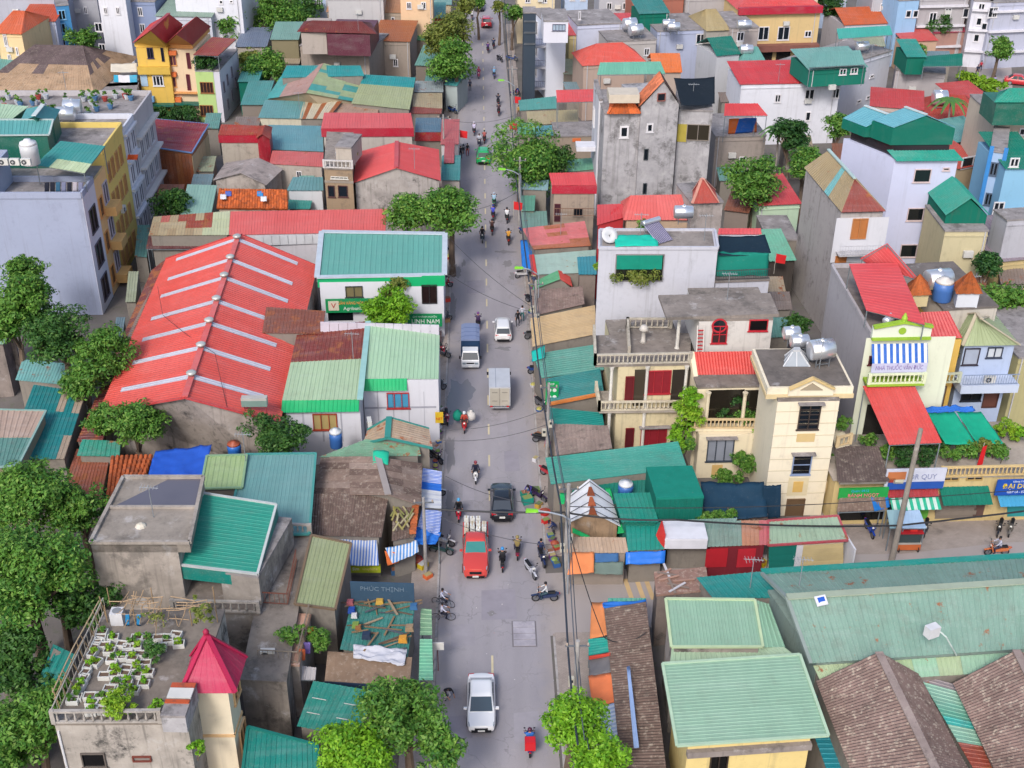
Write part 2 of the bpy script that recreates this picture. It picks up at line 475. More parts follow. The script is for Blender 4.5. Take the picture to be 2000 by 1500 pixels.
def slab_on(h,w,x0,y0,x1,y1,m,dep=.06,name='panel'):
    """flat board fixed to a wall between two photo positions"""
    W = h.w[w]; u0,z1 = W.uz(x0,y0); u1,z0 = W.uz(x1,y1)
    lo = [W.pt(u0,z0,dep),W.pt(u1,z0,dep),W.pt(u1,z0,.004),W.pt(u0,z0,.004)]
    return MB().hexa(lo,[v + Vector((0,0,z1 - z0)) for v in lo]).part(name,m,h.o)
_lib = {}
def lib(name,f):
    if name not in _lib: _lib[name] = f()
    return _lib[name]
def balustrade(par,p,q,m,h=.85,sp=.28,th=.16,posts=True):
    p,q = Vector(p),Vector(q); L = (q - p).length
    me = lib('bal',lambda: MB().lathe([(.05,0),(.06,.08),(.085,.3),(.045,.6),(.055,.85),(.06,1)],(0,0,0),6).mesh('baluster',plain('#d9cdb5'),True))
    b = MB(); up = Vector((0,0,1))
    b.beam(p + up * (h - .06),q + up * (h - .06),th * 1.2,.12); b.beam(p + up * .05,q + up * .05,th,.1)
    if posts:
        for e in (p,q): b.box(e + up * (h / 2),(.22,.22,h + .06))
    o = b.part('rail',m,par); k = max(1,int(L / sp))
    for i in range(k):
        inst('baluster',me,lerp(p,q,(i + .5) / k) + up * .1,o,scale=(1,1,h - .22),m=m)
    return o
def railing(par,p,q,m,h=.9,sp=.15):
    p,q = Vector(p),Vector(q); L = (q - p).length; b = MB(); up = Vector((0,0,1))
    b.beam(p + up * h,q + up * h,.06,.05); b.beam(p + up * .1,q + up * .1,.05,.04)
    for i in range(int(L / sp) + 1):
        x = lerp(p,q,i * sp / L); b.beam(x + up * .1,x + up * h,.025,.025)
    return b.part('railing',m,par)
# ------------------------------------------------------------------ foliage
def leaves(name,m,par,ctr,R,Rz,n,leaf,seed,clumps=None,flat=.8,stretch=(1,1)):
    """leaf-sized faces spread in clumps through a crown; ctr is a world point"""
    g = np.random.default_rng(seed)
    K = clumps or max(20,int(50 + R * 26))
    d = g.normal(size=(K,3)); d /= np.linalg.norm(d,axis=1)[:,None]
    d[:,2] = np.where(d[:,2] < -flat,-d[:,2] * .6,d[:,2])
    nl = 4 + int(g.integers(0,5)); lc = g.normal(size=(nl,3)); lc /= np.linalg.norm(lc,axis=1)[:,None]; lc *= g.uniform(.3,.66,nl)[:,None]
    lc[0] = 0; lc[:,2] = lc[:,2] * .8; lr = g.uniform(.38,.56,nl); lr[0] = .72
    kl = g.integers(0,nl,K)
    cc = (lc[kl] + d * (lr[kl] * g.uniform(.55,1.05,K) )[:,None]) * np.array([R * stretch[0],R * stretch[1],Rz])
    rc = g.uniform(.15,.3,K) * R
    tone = g.uniform(0,1,K)
    k = g.integers(0,K,n)
    e = g.normal(size=(n,3)); e /= np.linalg.norm(e,axis=1)[:,None]
    e[:,2] = np.abs(e[:,2]) * np.where(g.random(n) < .8,1,-1)
    p = cc[k] + e * (rc[k] * g.uniform(.55,1.05,n))[:,None] * np.array([1,1,.72])
    nv = e * .7 + np.array([0,0,.55]) + g.normal(size=(n,3)) * .42
    nv /= np.linalg.norm(nv,axis=1)[:,None]
    t = g.normal(size=(n,3)); t -= nv * np.sum(t * nv,1)[:,None]; t /= np.linalg.norm(t,axis=1)[:,None]
    b = np.cross(nv,t); L = leaf * g.uniform(.6,1.35,n)[:,None]
    V = np.stack([p - t * L,p + b * L * .46 + nv * L * .1,p + t * L - nv * L * .15,p - b * L * .46 + nv * L * .1],1).reshape(-1,3)
    V += np.array(ctr) - np.array(BASE[par.name])
    me = bpy.data.meshes.new(name); me.vertices.add(n * 4); me.vertices.foreach_set('co',V.astype('f').ravel())
    me.loops.add(n * 4); me.loops.foreach_set('vertex_index',np.arange(n * 4,dtype='i'))
    me.polygons.add(n); me.polygons.foreach_set('loop_start',np.arange(0,n * 4,4,dtype='i'))
    me.update(calc_edges=True)
    a = me.color_attributes.new('tone','FLOAT_COLOR','POINT')
    tv = np.repeat(np.clip(tone[k] + g.normal(size=n) * .15,0,1),4)
    a.data.foreach_set('color',np.stack([tv,tv,tv,np.ones_like(tv)],1).astype('f').ravel())
    me.materials.append(m)
    o = bpy.data.objects.new(name,me); COL.objects.link(o); o.parent = par; BASE[o.name] = BASE[par.name]
    return o,cc + np.array(ctr)
LEAF = {'dark': ('#4a7a34','#2a5224','#739c48'),'mid': ('#699c3a','#39702a','#98b956'),'bright': ('#84bd28','#5c9a22','#a9d43f'),
        'olive': ('#86913f','#5f7530','#a3a453'),'deep': ('#3b6a30','#204626','#5c8840'),'yel': ('#93bd2c','#6fa52a','#b7d146')}
def lm(k): return leafmat(*LEAF[k])
TREE_N = [0]
def tree(label,cx,cy,zc,rpx,rz=None,k='mid',name='tree',leaf=.26,dens=1.0,group=None,rzf=.85,stretch=(1,1),z0=0.0):
    """tree whose crown centre (at height zc) is seen at (cx,cy) with a half-width of rpx photo pixels"""
    c = P(cx,cy,zc); R = rpx * mpp(c); Rz = rz or R * rzf
    TREE_N[0] += 1
    o = thing(name,label,'tree',(c.x,c.y,z0),group)
    leaf *= .62; n = int(dens * 19 * (R / leaf) ** 2 + 400); n = min(n,21000)
    cr,cc = leaves('crown',lm(k),o,c,R,Rz,n,leaf,TREE_N[0] * 17 + 3,stretch=stretch)
    b = MB(); base = Vector((c.x,c.y,z0)); tr = .045 * R + .1
    mid = lerp(base,c,.62) + Vector((RN.uniform(-.3,.3),RN.uniform(-.3,.3),0))
    b.tube([base,lerp(base,mid,.5) + Vector((RN.uniform(-.1,.1),RN.uniform(-.1,.1),0)),mid],tr * 1.4,7,r2=tr)
    for i in range(5):
        e = Vector(cc[i * 3 % len(cc)]); b.tube([mid - Vector((0,0,.2)),lerp(mid,e,.5) + Vector((0,0,.2)),e],tr * .6,5,r2=.03)
    b.part('trunk',conc('#6b5a4c',.2),o)
    return o
def bush(label,cx,cy,z,rpx,k='mid',cat='plant',name='plant',leaf=.16,pot=None,n=None,group=None,rzf=.9,z0=None):
    c = P(cx,cy,z); R = rpx * mpp(c) * 1.45; TREE_N[0] += 1
    zb = z - R * rzf if z0 is None else z0
    o = thing(name,label,cat,(c.x,c.y,zb),group)
    leaves('foliage',lm(k),o,c,R,R * rzf,n or min(6000,max(200,int(34 * (R / leaf) ** 2))),leaf * .66,TREE_N[0] * 13 + 5,clumps=int(24 + R * 14),flat=.8)
    b = MB()
    for i in range(4):
        b.tube([(c.x,c.y,zb),(c.x + RN.uniform(-.5,.5) * R,c.y + RN.uniform(-.5,.5) * R,c.z + R * .3)],.025,4)
    b.part('stem',conc('#6b5a4c',.2),o)
    if pot: MB().lathe([(.14,0),(.2,.3),(.22,.32)],(c.x,c.y,zb),8).part('pot',plain(pot),o)
    return o
def vine(par,p0,p1,w,m,n,seed,leaf=.14,name='foliage'):
    """leafy mass along a segment, as a part of something"""
    c = (Vector(p0) + Vector(p1)) / 2; h = (Vector(p1) - Vector(p0)).length / 2
    g = np.random.default_rng(seed)
    return leaves(name,m,par,c,max(w,.3),max(h,.3),n,leaf,seed,clumps=14,flat=2)
# ------------------------------------------------------------------ rooftop things
def cyl_h(c,r,L,rz,n=14):
    u = Vector((math.cos(rz),math.sin(rz),0)); c = Vector(c)
    return MB().tube([c - u * L / 2 * 1.06,c - u * L / 2,c + u * L / 2,c + u * L / 2 * 1.06],r,n)
def tank_h(label,px,py,z,rz=0.0,r=.55,L=1.5,group='steel water tanks on rooftops',m=None):
    """lying stainless steel tank on a stand; (px,py) is its middle, z the floor it stands on"""
    c = P(px,py,z + r + .45)
    o = thing('water_tank',label,'water tank',(c.x,c.y,z),group)
    u = Vector((math.cos(rz),math.sin(rz),0))
    b = MB(); n = 16; ends = [(-L / 2 - .12,r * .45),(-L / 2 - .06,r * .85),(-L / 2,r),(-L * .17,r),(-L * .15,r * 1.03),(L * .15,r * 1.03),(L * .17,r),(L / 2,r),(L / 2 + .06,r * .85),(L / 2 + .12,r * .45)]
    v = Vector((-u.y,u.x,0)); w = Vector((0,0,1)); V = []; F = []
    for a,q in ends: V += [c + u * a + (v * math.cos(t) + w * math.sin(t)) * q for t in [2 * math.pi * j / n for j in range(n)]]
    for i in range(len(ends) - 1):
        for j in range(n): F.append((i * n + j,i * n + (j + 1) % n,(i + 1) * n + (j + 1) % n,(i + 1) * n + j))
    F += [tuple(range(n))[::-1],tuple((len(ends) - 1) * n + j for j in range(n))]
    part('tank_shell',V,F,m or steel(),o,True)
    b = MB()
    for a in (-L * .3,L * .3):
        for s in (-1,1):
            b.beam(down(c + u * a + v * s * r * .7,z),c + u * a + v * s * r * .6 - w * r * .6,.07,.07)
        b.beam(c + u * a + v * r * .8 - w * r * .75,c + u * a - v * r * .8 - w * r * .75,.07,.07)
    for s in (-1,1): b.beam(c - u * L * .3 + v * s * r * .7 - w * (r + .2),c + u * L * .3 + v * s * r * .7 - w * (r + .2),.06,.06)
    b.part('stand',plain('#8a8f96',.4,.5),o)
    cyl_h(c + w * r,.14,.14,1.2).part('filler_cap',steel(),o)
    return o
@cached
def steel():
    m = NT('stainless_steel'); return m.out(m.mix(m.noise(3,4),(.62,.64,.68),(.78,.78,.8)),.28,.5,.75)
def tank_v(label,px,py,z,r=.5,hgt=1.3,c1='#3f6fb5',c2='#d8dade',group=None):
    p = P(px,py,z); o = thing('water_barrel',label,'water tank',(p.x,p.y,z),group)
    MB().lathe([(r * .96,0),(r,.05),(r,hgt * .5),(r * 1.03,hgt * .55),(r,hgt * .6),(r,hgt * .85)],(p.x,p.y,z),14).part('tank_shell',plain(c1,.4),o,True)
    MB().lathe([(r,0),(r * .9,hgt * .1),(r * .4,hgt * .17),(r * .38,hgt * .22)],(p.x,p.y,z + hgt * .851),14).part('tank_top',plain(c2,.4),o,True)
    return o
def ac_unit(label,p,rz,group='air conditioner outdoor units',par=None):
    p = Vector(p); o = thing('air_conditioner',label,'air conditioner',p,group)
    me = lib('acb',lambda: MB().box((0,0,.3),(.85,.32,.6)).mesh('casing',plain('#d9d8d4')))
    fan = lib('acf',lambda: MB().tube([(-.14,-.16,.3),(-.14,-.185,.3)],.23,14).mesh('fan_grille',plain('#4a4d52')))
    hub = lib('ach',lambda: MB().tube([(-.14,-.186,.3),(-.14,-.2,.3)],.09,8).mesh('fan_hub',plain('#bdbdbd')))
    inst('casing',me,p,o,rz); f = inst('fan_grille',fan,p,o,rz)
    inst('fan_hub',hub,p,f,rz)
    return o
def dish(label,px,py,z,r=.45):
    p = P(px,py,z); o = thing('satellite_dish',label,'satellite dish',(p.x,p.y,z))
    b = MB(); n = 14; ax = Vector((.25,-.75,.6)).normalized(); a = ax.cross(Vector((0,0,1))).normalized(); e = a.cross(ax)
    c = p + Vector((0,0,.7)); V = []; F = []
    for q,dd in ((.05,-.12),(.55,-.08),(1,0),(1,-.03),(.55,-.11),(.05,-.15)):
        V += [c + ax * dd + (a * math.cos(t) + e * math.sin(t)) * r * q for t in [2 * math.pi * j / n for j in range(n)]]
    for i in range(5):
        for j in range(n): F.append((i * n + j,i * n + (j + 1) % n,(i + 1) * n + (j + 1) % n,(i + 1) * n + j))
    F += [tuple(range(n)),tuple(5 * n + j for j in range(n))[::-1]]
    part('reflector',V,F,plain('#d4d4d8'),o,True)
    MB().tube([p,c],.03,5).tube([c,c + ax * .4],.012,4).part('mast',plain('#777777'),o)
    return o
def solar(label,px,py,z,w=1.3,l=1.9,rz=0.0):
    p = P(px,py,z); o = thing('solar_water_heater',label,'solar heater',(p.x,p.y,z))
    u = Vector((math.cos(rz),math.sin(rz),0)); v = Vector((-u.y,u.x,0)); t = Vector((0,0,1.1))
    lo = p + Vector((0,0,.1)); hi = p + v * l * .8 + t
    q = [lo - u * w / 2,lo + u * w / 2,hi + u * w / 2,hi - u * w / 2]; n = (q[1] - q[0]).cross(q[3] - q[0]).normalized() * .06
    MB().hexa([x - n for x in q],q).part('collector',plain('#b9b4cf',.3),o)
    b = MB()
    for i in range(10): b.beam(lerp(q[0],q[1],(i + .5) / 10) + n * .5,lerp(q[3],q[2],(i + .5) / 10) + n * .5,.05,.05)
    b.part('tubes',plain('#6c6a86',.3),o)
    cyl_h(hi + Vector((0,0,.15)),.22,w * 1.05,rz,12).part('heater_tank',steel(),o,True)
    b = MB()
    for s in (-1,1): b.beam(down(hi + u * s * w * .4,z),hi + u * s * w * .4,.05,.05); b.beam(down(hi + u * s * w * .4,z + .1),lo + u * s * w * .4,.05,.05)
    b.part('stand',plain('#8a8f96'),o)
    return o
def tarp(label,q,m,sag=.15,nx=14,ny=10,name='tarpaulin',cat='tarpaulin',par=None,seed=1,wob=.06,group=None,fray=0.0):
    """cloth sheet over four photo corners (px,py,z), with sag, folds and thickness"""
    c = Q(q); ctr = sum(c,Vector()) / 4
    o = par or thing(name,label,cat,(ctr.x,ctr.y,min(p.z for p in c)),group)
    V = []; F = []
    for s in (0,1):
        for j in range(ny + 1):
            for i in range(nx + 1):
                u,v = i / nx,j / ny
                p = bil(c,u,v); dz = -sag * 4 * u * (1 - u) * (.4 + 2.4 * v * (1 - v))
                dz += wob * (mnoise.noise(Vector((u * 5 + seed * 7.3,v * 4,seed))) + .5 * mnoise.noise(Vector((u * 13,v * 9 + seed * 3,4.0))))
                V.append(p + Vector((0,0,dz - .025 * s)))
    k = (nx + 1) * (ny + 1)
    for j in range(ny):
        for i in range(nx):
            a = j * (nx + 1) + i; b = a + 1; d = a + nx + 2; e = a + nx + 1
            F.append((a,b,d,e)); F.append((k + e,k + d,k + b,k + a))
    rim = [i for i in range(nx + 1)] + [j * (nx + 1) + nx for j in range(1,ny + 1)] + [ny * (nx + 1) + i for i in range(nx - 1,-1,-1)] + [j * (nx + 1) for j in range(ny - 1,0,-1)]
    for a,b in zip(rim,rim[1:] + rim[:1]): F.append((b,a,k + a,k + b))
    part('sheet',V,F,m,o,True)
    return o
def awning(label,q,m,z0=None,name='awning',cat='awning',group=None,poles=True,pm=None,**kw):
    """sheet awning on posts; q as in shed"""
    c = Q(q); ctr = sum(c,Vector()) / 4; o = thing(name,label,cat,(ctr.x,ctr.y,0 if z0 is None else z0),group)
    sd = kw.pop('side',False)
    roofsheet(o,[c[1],c[2],c[3],c[0]] if sd else c,m,**kw)
    if poles:
        b = MB()
        for p in inset(c,.15): b.beam(down(p,z0 or 0),p - Vector((0,0,.05)),.07,.07)
        ci = inset(c,.12); k = Vector((0,0,.09))
        for i in range(4): b.beam(ci[i] - k,ci[(i + 1) % 4] - k,.06,.06)
        b.part('frame',pm or plain('#7c858c'),o)
    return o
def lettering(txt,par,W=None,at=None,size=.5,m=None,name='lettering',rz=0.0,tilt=90,ext=.012):
    """flat lettering as mesh, standing at a world point, facing along -Y turned by rz"""
    cu = bpy.data.curves.new('lettering','FONT'); cu.body = txt; cu.size = size; cu.extrude = ext; cu.align_x = 'CENTER'; cu.align_y = 'CENTER'
    cu.resolution_u = 2
    tmp = bpy.data.objects.new('tmp_text',cu); COL.objects.link(tmp)
    dg = bpy.context.evaluated_depsgraph_get(); me = bpy.data.meshes.new_from_object(tmp.evaluated_get(dg))
    bpy.data.objects.remove(tmp); bpy.data.curves.remove(cu)
    if W: # fit to a width
        xs = [v.co.x for v in me.vertices]; w = max(xs) - min(xs)
        if w > W:
            for v in me.vertices: v.co.x *= W / w
    me.materials.clear(); me.materials.append(m)
    return inst(name,me,at,par,rot=(rad(tilt),0,rz))
def signboard(label,h=None,w=None,rect=None,m=None,txt=(),name='sign',par_group=None,dep=.12,off=.05):
    """advertising board in front of a wall plane, standing clear of it. txt: (text, x0..x1 centre fraction, y fraction, size, colour hex, max width fraction)"""
    W = h.w[w]; x0,y0,x1,y1 = rect; u0,z1 = W.uz(x0,y0); u1,z0 = W.uz(x1,y1)
    c = W.pt((u0 + u1) / 2,z0,off)
    o = thing(name,label,'sign',c,par_group)
    lo = [W.pt(u0,z0,off + dep),W.pt(u1,z0,off + dep),W.pt(u1,z0,off),W.pt(u0,z0,off)]
    MB().hexa(lo,[v + Vector((0,0,z1 - z0)) for v in lo]).part('board',m,o)
    for t,fx,fy,size,hexc,mw in txt:
        lettering(t,o,(u1 - u0) * mw,W.pt(lerp(u0,u1,fx),lerp(z0,z1,fy),off + dep + .012),size * (z1 - z0),plain(hexc,var=0),rz=W.rz)
    o_ = o; o_['_u'] = 0; del o_['_u']
    return o,W,(u0,u1,z0,z1)
# ------------------------------------------------------------------ people
BODY = {}
def body_mesh(pose):
    if pose in BODY: return BODY[pose]
    if pose == 'ride':
        J = dict(pel=(0,.02,.86,.155),sp=(0,-.02,1.08,.14),ch=(0,-.05,1.27,.155),nk=(0,-.08,1.43,.06),hd=(0,-.1,1.53,.09),ht=(0,-.1,1.65,.085))
        A = lambda s: dict(sh=(s * .19,-.06,1.34,.075),el=(s * .27,-.28,1.13,.05),wr=(s * .27,-.48,1.06,.035),ha=(s * .27,-.55,1.04,.035))
        L = lambda s: dict(hp=(s * .1,.0,.82,.11),kn=(s * .19,-.42,.74,.075),an=(s * .17,-.3,.36,.045),ft=(s * .17,-.45,.3,.04))
    elif pose == 'stand':
        J = dict(pel=(0,0,.95,.145),sp=(0,0,1.14,.13),ch=(0,0,1.32,.15),nk=(0,0,1.47,.06),hd=(0,-.01,1.56,.088),ht=(0,-.01,1.68,.082))
        A = lambda s: dict(sh=(s * .19,0,1.4,.07),el=(s * .25,.02,1.14,.05),wr=(s * .26,-.08,.92,.035),ha=(s * .26,-.1,.84,.035))
        L = lambda s: dict(hp=(s * .1,0,.9,.1),kn=(s * .12,-.12 * s,.5,.068),an=(s * .12,.04 * s,.09,.045),ft=(s * .13,-.12 + .04 * s,.05,.04))
    elif pose == 'bend':
        J = dict(pel=(0,.15,.7,.145),sp=(0,0,.85,.13),ch=(0,-.18,.95,.15),nk=(0,-.3,1.05,.06),hd=(0,-.37,1.1,.088),ht=(0,-.43,1.2,.082))
        A = lambda s: dict(sh=(s * .19,-.2,1.0,.07),el=(s * .24,-.4,.8,.05),wr=(s * .2,-.55,.68,.035),ha=(s * .18,-.62,.63,.035))
        L = lambda s: dict(hp=(s * .1,.12,.68,.1),kn=(s * .16,-.22,.48,.068),an=(s * .13,.02,.09,.045),ft=(s * .13,-.14,.05,.04))
    names = list(J); pts = []; rads = []; tag = []; idx = {}; E = []
    def addv(n,v,t): idx[n] = len(pts); pts.append(v[:3]); rads.append(v[3]); tag.append(t)
    for n in names: addv(n,J[n],'skin' if n in ('nk','hd') else 'hair' if n == 'ht' else 'shirt' if n != 'pel' else 'pants')
    for a,b in zip(names,names[1:]): E.append((idx[a],idx[b]))
    for s in (-1,1):
        a = A(s); l = L(s)
        for k,t in (('sh','shirt'),('el','shirt'),('wr','skin'),('ha','skin')): addv(k + str(s),a[k],t)
        for k,t in (('hp','pants'),('kn','pants'),('an','pants'),('ft','shoe')): addv(k + str(s),l[k],t)
        E += [(idx['ch'],idx['sh%d' % s]),(idx['sh%d' % s],idx['el%d' % s]),(idx['el%d' % s],idx['wr%d' % s]),(idx['wr%d' % s],idx['ha%d' % s]),
              (idx['pel'],idx['hp%d' % s]),(idx['hp%d' % s],idx['kn%d' % s]),(idx['kn%d' % s],idx['an%d' % s]),(idx['an%d' % s],idx['ft%d' % s])]
    me = bpy.data.meshes.new('tmp'); me.from_pydata(pts,E,[])
    o = bpy.data.objects.new('tmp',me); COL.objects.link(o)
    md = o.modifiers.new('s','SKIN'); md.use_smooth_shade = True
    for i,v in enumerate(me.skin_vertices[0].data): v.radius = (rads[i],rads[i] * .85); v.use_root = (i == 0)
    o.modifiers.new('u','SUBSURF').levels = 1
    dg = bpy.context.evaluated_depsgraph_get(); out = bpy.data.meshes.new_from_object(o.evaluated_get(dg)); out.name = 'body_' + pose
    bpy.data.objects.remove(o)
    V = [tuple(v.co) for v in out.vertices]; F = [tuple(p.vertices) for p in out.polygons]
    PTS = [Vector(p) for p in pts]; T = {'shirt': 0,'pants': 1,'skin': 2,'hair': 3,'shoe': 3}
    mi = []
    for p in out.polygons:
        i = min(range(len(PTS)),key=lambda i: (PTS[i] - p.center).length - rads[i]); mi.append(T[tag[i]])
    b = MB(); b.V = V; b.F = F
    hd = Vector(J['hd'][:3]); n0 = len(b.F)
    b.box(hd + Vector((0,-.085,.02)),(.025,.04,.04)) # nose
    for s in (-1,1): b.box(hd + Vector((s * .085,0,.03)),(.02,.05,.06)) # ears
    for s in (-1,1): # five fingers on each hand
        h = Vector(A(s)['ha'][:3]); w = Vector(A(s)['wr'][:3]); d = (h - w).normalized(); x = Vector((1,0,0))
        for f in range(4):
            o_ = h + x * (f - 1.5) * .02; b.tube([o_ - d * .01,o_ + d * (.045 + .01 * (1 - abs(f - 1.5))),o_ + d * .07 + Vector((0,.0,-.03))],.0095,5)
        b.tube([h - d * .03,h - x * s * .045 + d * .01,h - x * s * .04 + d * .04],.01,5)
    mi += [2] * (len(b.F) - n0); n1 = len(b.F)
    for s in (-1,1): b.box(hd + Vector((s * .035,-.083,.045)),(.022,.01,.012)) # eyes
    b.box(hd + Vector((0,-.083,-.03)),(.045,.01,.01)); mi += [3] * (len(b.F) - n1)
    me = b.mesh('body_' + pose,None,True)
    for i in range(4): me.materials.append(plain('#888888'))
    me.polygons.foreach_set('material_index',mi); bpy.data.meshes.remove(out)
    BODY[pose] = (me,hd,Vector(J['ht'][:3])); return BODY[pose]
def person(label,p,rz,pose='stand',shirt='#333344',pants='#22242c',helmet=None,s=1.0,hat=None,group=None):
    me,hd,ht = body_mesh(pose); p = Vector(p)
    o = thing('person',label,'person',p,group)
    b = inst('body',me,p,o,rz,s)
    for i,m in enumerate((plain(shirt),plain(pants),plain('#c08c6e'),plain('#17141a'))):
        b.material_slots[i].link = 'OBJECT'; b.material_slots[i].material = m
    k = ht * s; off = Vector((k.x * math.cos(rz) - k.y * math.sin(rz),k.x * math.sin(rz) + k.y * math.cos(rz),k.z - .03))
    if helmet:
        hm = lib('helmet',lambda: MB().lathe([(.13,-.06),(.135,0),(.12,.07),(.075,.12),(.02,.135)],(0,0,0),12).box((0,-.13,-.03),(.16,.09,.02)).mesh('helmet',plain('#ffffff',.3),True))
        inst('helmet',hm,p + off,o,rz,s,plain(helmet,.3))
    elif hat:
        hm = lib('hat',lambda: MB().lathe([(.26,-.04),(.25,-.02),(.02,.14)],(0,0,0),14).mesh('hat',plain('#ffffff'),True))
        inst('hat',hm,p + off,o,rz,s,plain(hat))
    else:
        hm = lib('hair',lambda: MB().lathe([(.095,-.08),(.105,0),(.09,.06),(.03,.09)],(0,.01,0),10).mesh('hair',plain('#17141a'),True))
        inst('hair',hm,p + off,o,rz,s)
    return o
# ------------------------------------------------------------------ motorbikes and bicycles
def wheel_mesh(name,r,w,m,n=18,sec=None):
    b = MB(); prof = sec or [(r * .74,-w * .4),(r * .9,-w / 2),(r,-w * .25),(r,w * .25),(r * .9,w / 2),(r * .74,w * .4)]
    V = []; F = []; k = len(prof)
    for q,x in prof: V += [(x,q * math.cos(2 * math.pi * j / n),q * math.sin(2 * math.pi * j / n)) for j in range(n)]
    for i in range(k):
        for j in range(n): F.append((i * n + j,((i + 1) % k) * n + j,((i + 1) % k) * n + (j + 1) % n,i * n + (j + 1) % n))
    return b.add(V,F).mesh(name,m,True)
def disc_mesh(name,r,w,m,n=16):
    return MB().tube([(-w / 2,0,0),(w / 2,0,0)],r,n).mesh(name,m)
def rotp(p,loc,rz,s=1.0):
    c,si = math.cos(rz),math.sin(rz); return Vector((loc[0] + (p[0] * c - p[1] * si) * s,loc[1] + (p[0] * si + p[1] * c) * s,loc[2] + p[2] * s))
def motorbike(label,px,py,rz=0.0,col='#b51f2c',rider=None,group='motorbikes in the streets',z=0.0,extra=None,seat='#1c1c20'):
    """front of the bike looks along -Y turned by rz"""
    p = P(px,py,z) if py is not None else Vector(px)
    o = thing('motorbike',label,'motorbike',p,group)
    def L(k,f): return lib('mb_' + k,f)
    ty = L('tyre',lambda: wheel_mesh('tyre',.29,.1,plain('#15151a')))
    rm = L('rim',lambda: disc_mesh('rim',.2,.05,plain('#8d8f95',.35,.6),12))
    for y in (-.62,.62):
        w = inst('tyre',ty,rotp((0,y,.29),p,rz),o,rz); inst('rim',rm,rotp((0,y,.29),p,rz),w,rz)
    m = carpaint(col)
    body = L('body',lambda: MB().hexa([(-.1,-.3,.32),(.1,-.3,.32),(.13,.75,.45),(-.13,.75,.45)],[(-.07,-.3,.5),(.07,-.3,.5),(.15,.8,.74),(-.15,.8,.74)])
             .hexa([(-.09,.75,.55),(.09,.75,.55),(.05,.98,.62),(-.05,.98,.62)],[(-.12,.75,.74),(.12,.75,.74),(.06,1.0,.72),(-.06,1.0,.72)]).mesh('fairing',plain('#ffffff')))
    inst('fairing',body,p,o,rz,m=m)
    sh = L('shield',lambda: MB().hexa([(-.16,-.36,.35),(.16,-.36,.35),(.14,-.3,.35),(-.14,-.3,.35)],[(-.2,-.52,.82),(.2,-.52,.82),(.17,-.42,.84),(-.17,-.42,.84)])
           .hexa([(-.2,-.52,.82),(.2,-.52,.82),(.17,-.42,.84),(-.17,-.42,.84)],[(-.1,-.5,.98),(.1,-.5,.98),(.09,-.4,1.0),(-.09,-.4,1.0)]).mesh('leg_shield',plain('#ffffff')))
    inst('leg_shield',sh,p,o,rz,m=m)
    mg = L('mud',lambda: MB().hexa([(-.07,-.95,.5),(.07,-.95,.5),(.07,-.4,.62),(-.07,-.4,.62)],[(-.06,-.93,.54),(.06,-.93,.54),(.06,-.42,.67),(-.06,-.42,.67)]).mesh('mudguard',plain('#ffffff')))
    inst('mudguard',mg,p,o,rz,m=m)
    st = L('seat',lambda: MB().hexa([(-.12,-.02,.745),(.12,-.02,.745),(.14,.72,.745),(-.14,.72,.745)],[(-.09,.02,.82),(.09,.02,.82),(.1,.68,.86),(-.1,.68,.86)]).mesh('seat',plain('#1c1c20')))
    inst('seat',st,p,o,rz)
    hb = L('bar',lambda: MB().tube([(-.34,-.42,1.02),(-.1,-.46,.99),(.1,-.46,.99),(.34,-.42,1.02)],.02,6).tube([(-.2,-.45,1.0),(-.28,-.46,1.2)],.01,4).tube([(.2,-.45,1.0),(.28,-.46,1.2)],.01,4)
           .box((-.29,-.46,1.22),(.11,.02,.08)).box((.29,-.46,1.22),(.11,.02,.08)).tube([(0,-.62,.29),(0,-.45,.95)],.035,6).mesh('handlebar',plain('#26262b')))
    inst('handlebar',hb,p,o,rz)
    hl = L('hl',lambda: MB().hexa([(-.08,-.545,.84),(.08,-.545,.84),(.08,-.5,.84),(-.08,-.5,.84)],[(-.06,-.53,.95),(.06,-.53,.95),(.06,-.49,.95),(-.06,-.49,.95)]).mesh('headlight',plain('#f3f2ea',.2)))
    inst('headlight',hl,p,o,rz)
    tl = L('tl',lambda: MB().box((0,.99,.69),(.12,.04,.07)).mesh('tail_light',plain('#c01822',.3))); inst('tail_light',tl,p,o,rz)
    if rider:
        shirt,pants,helmet = rider[:3]
        lab = rider[3] if len(rider) > 3 else 'rider'
        person(lab,rotp((0,.12,-.03),p,rz),rz,'ride',shirt,pants,helmet,group='motorbike riders')
    return o,p
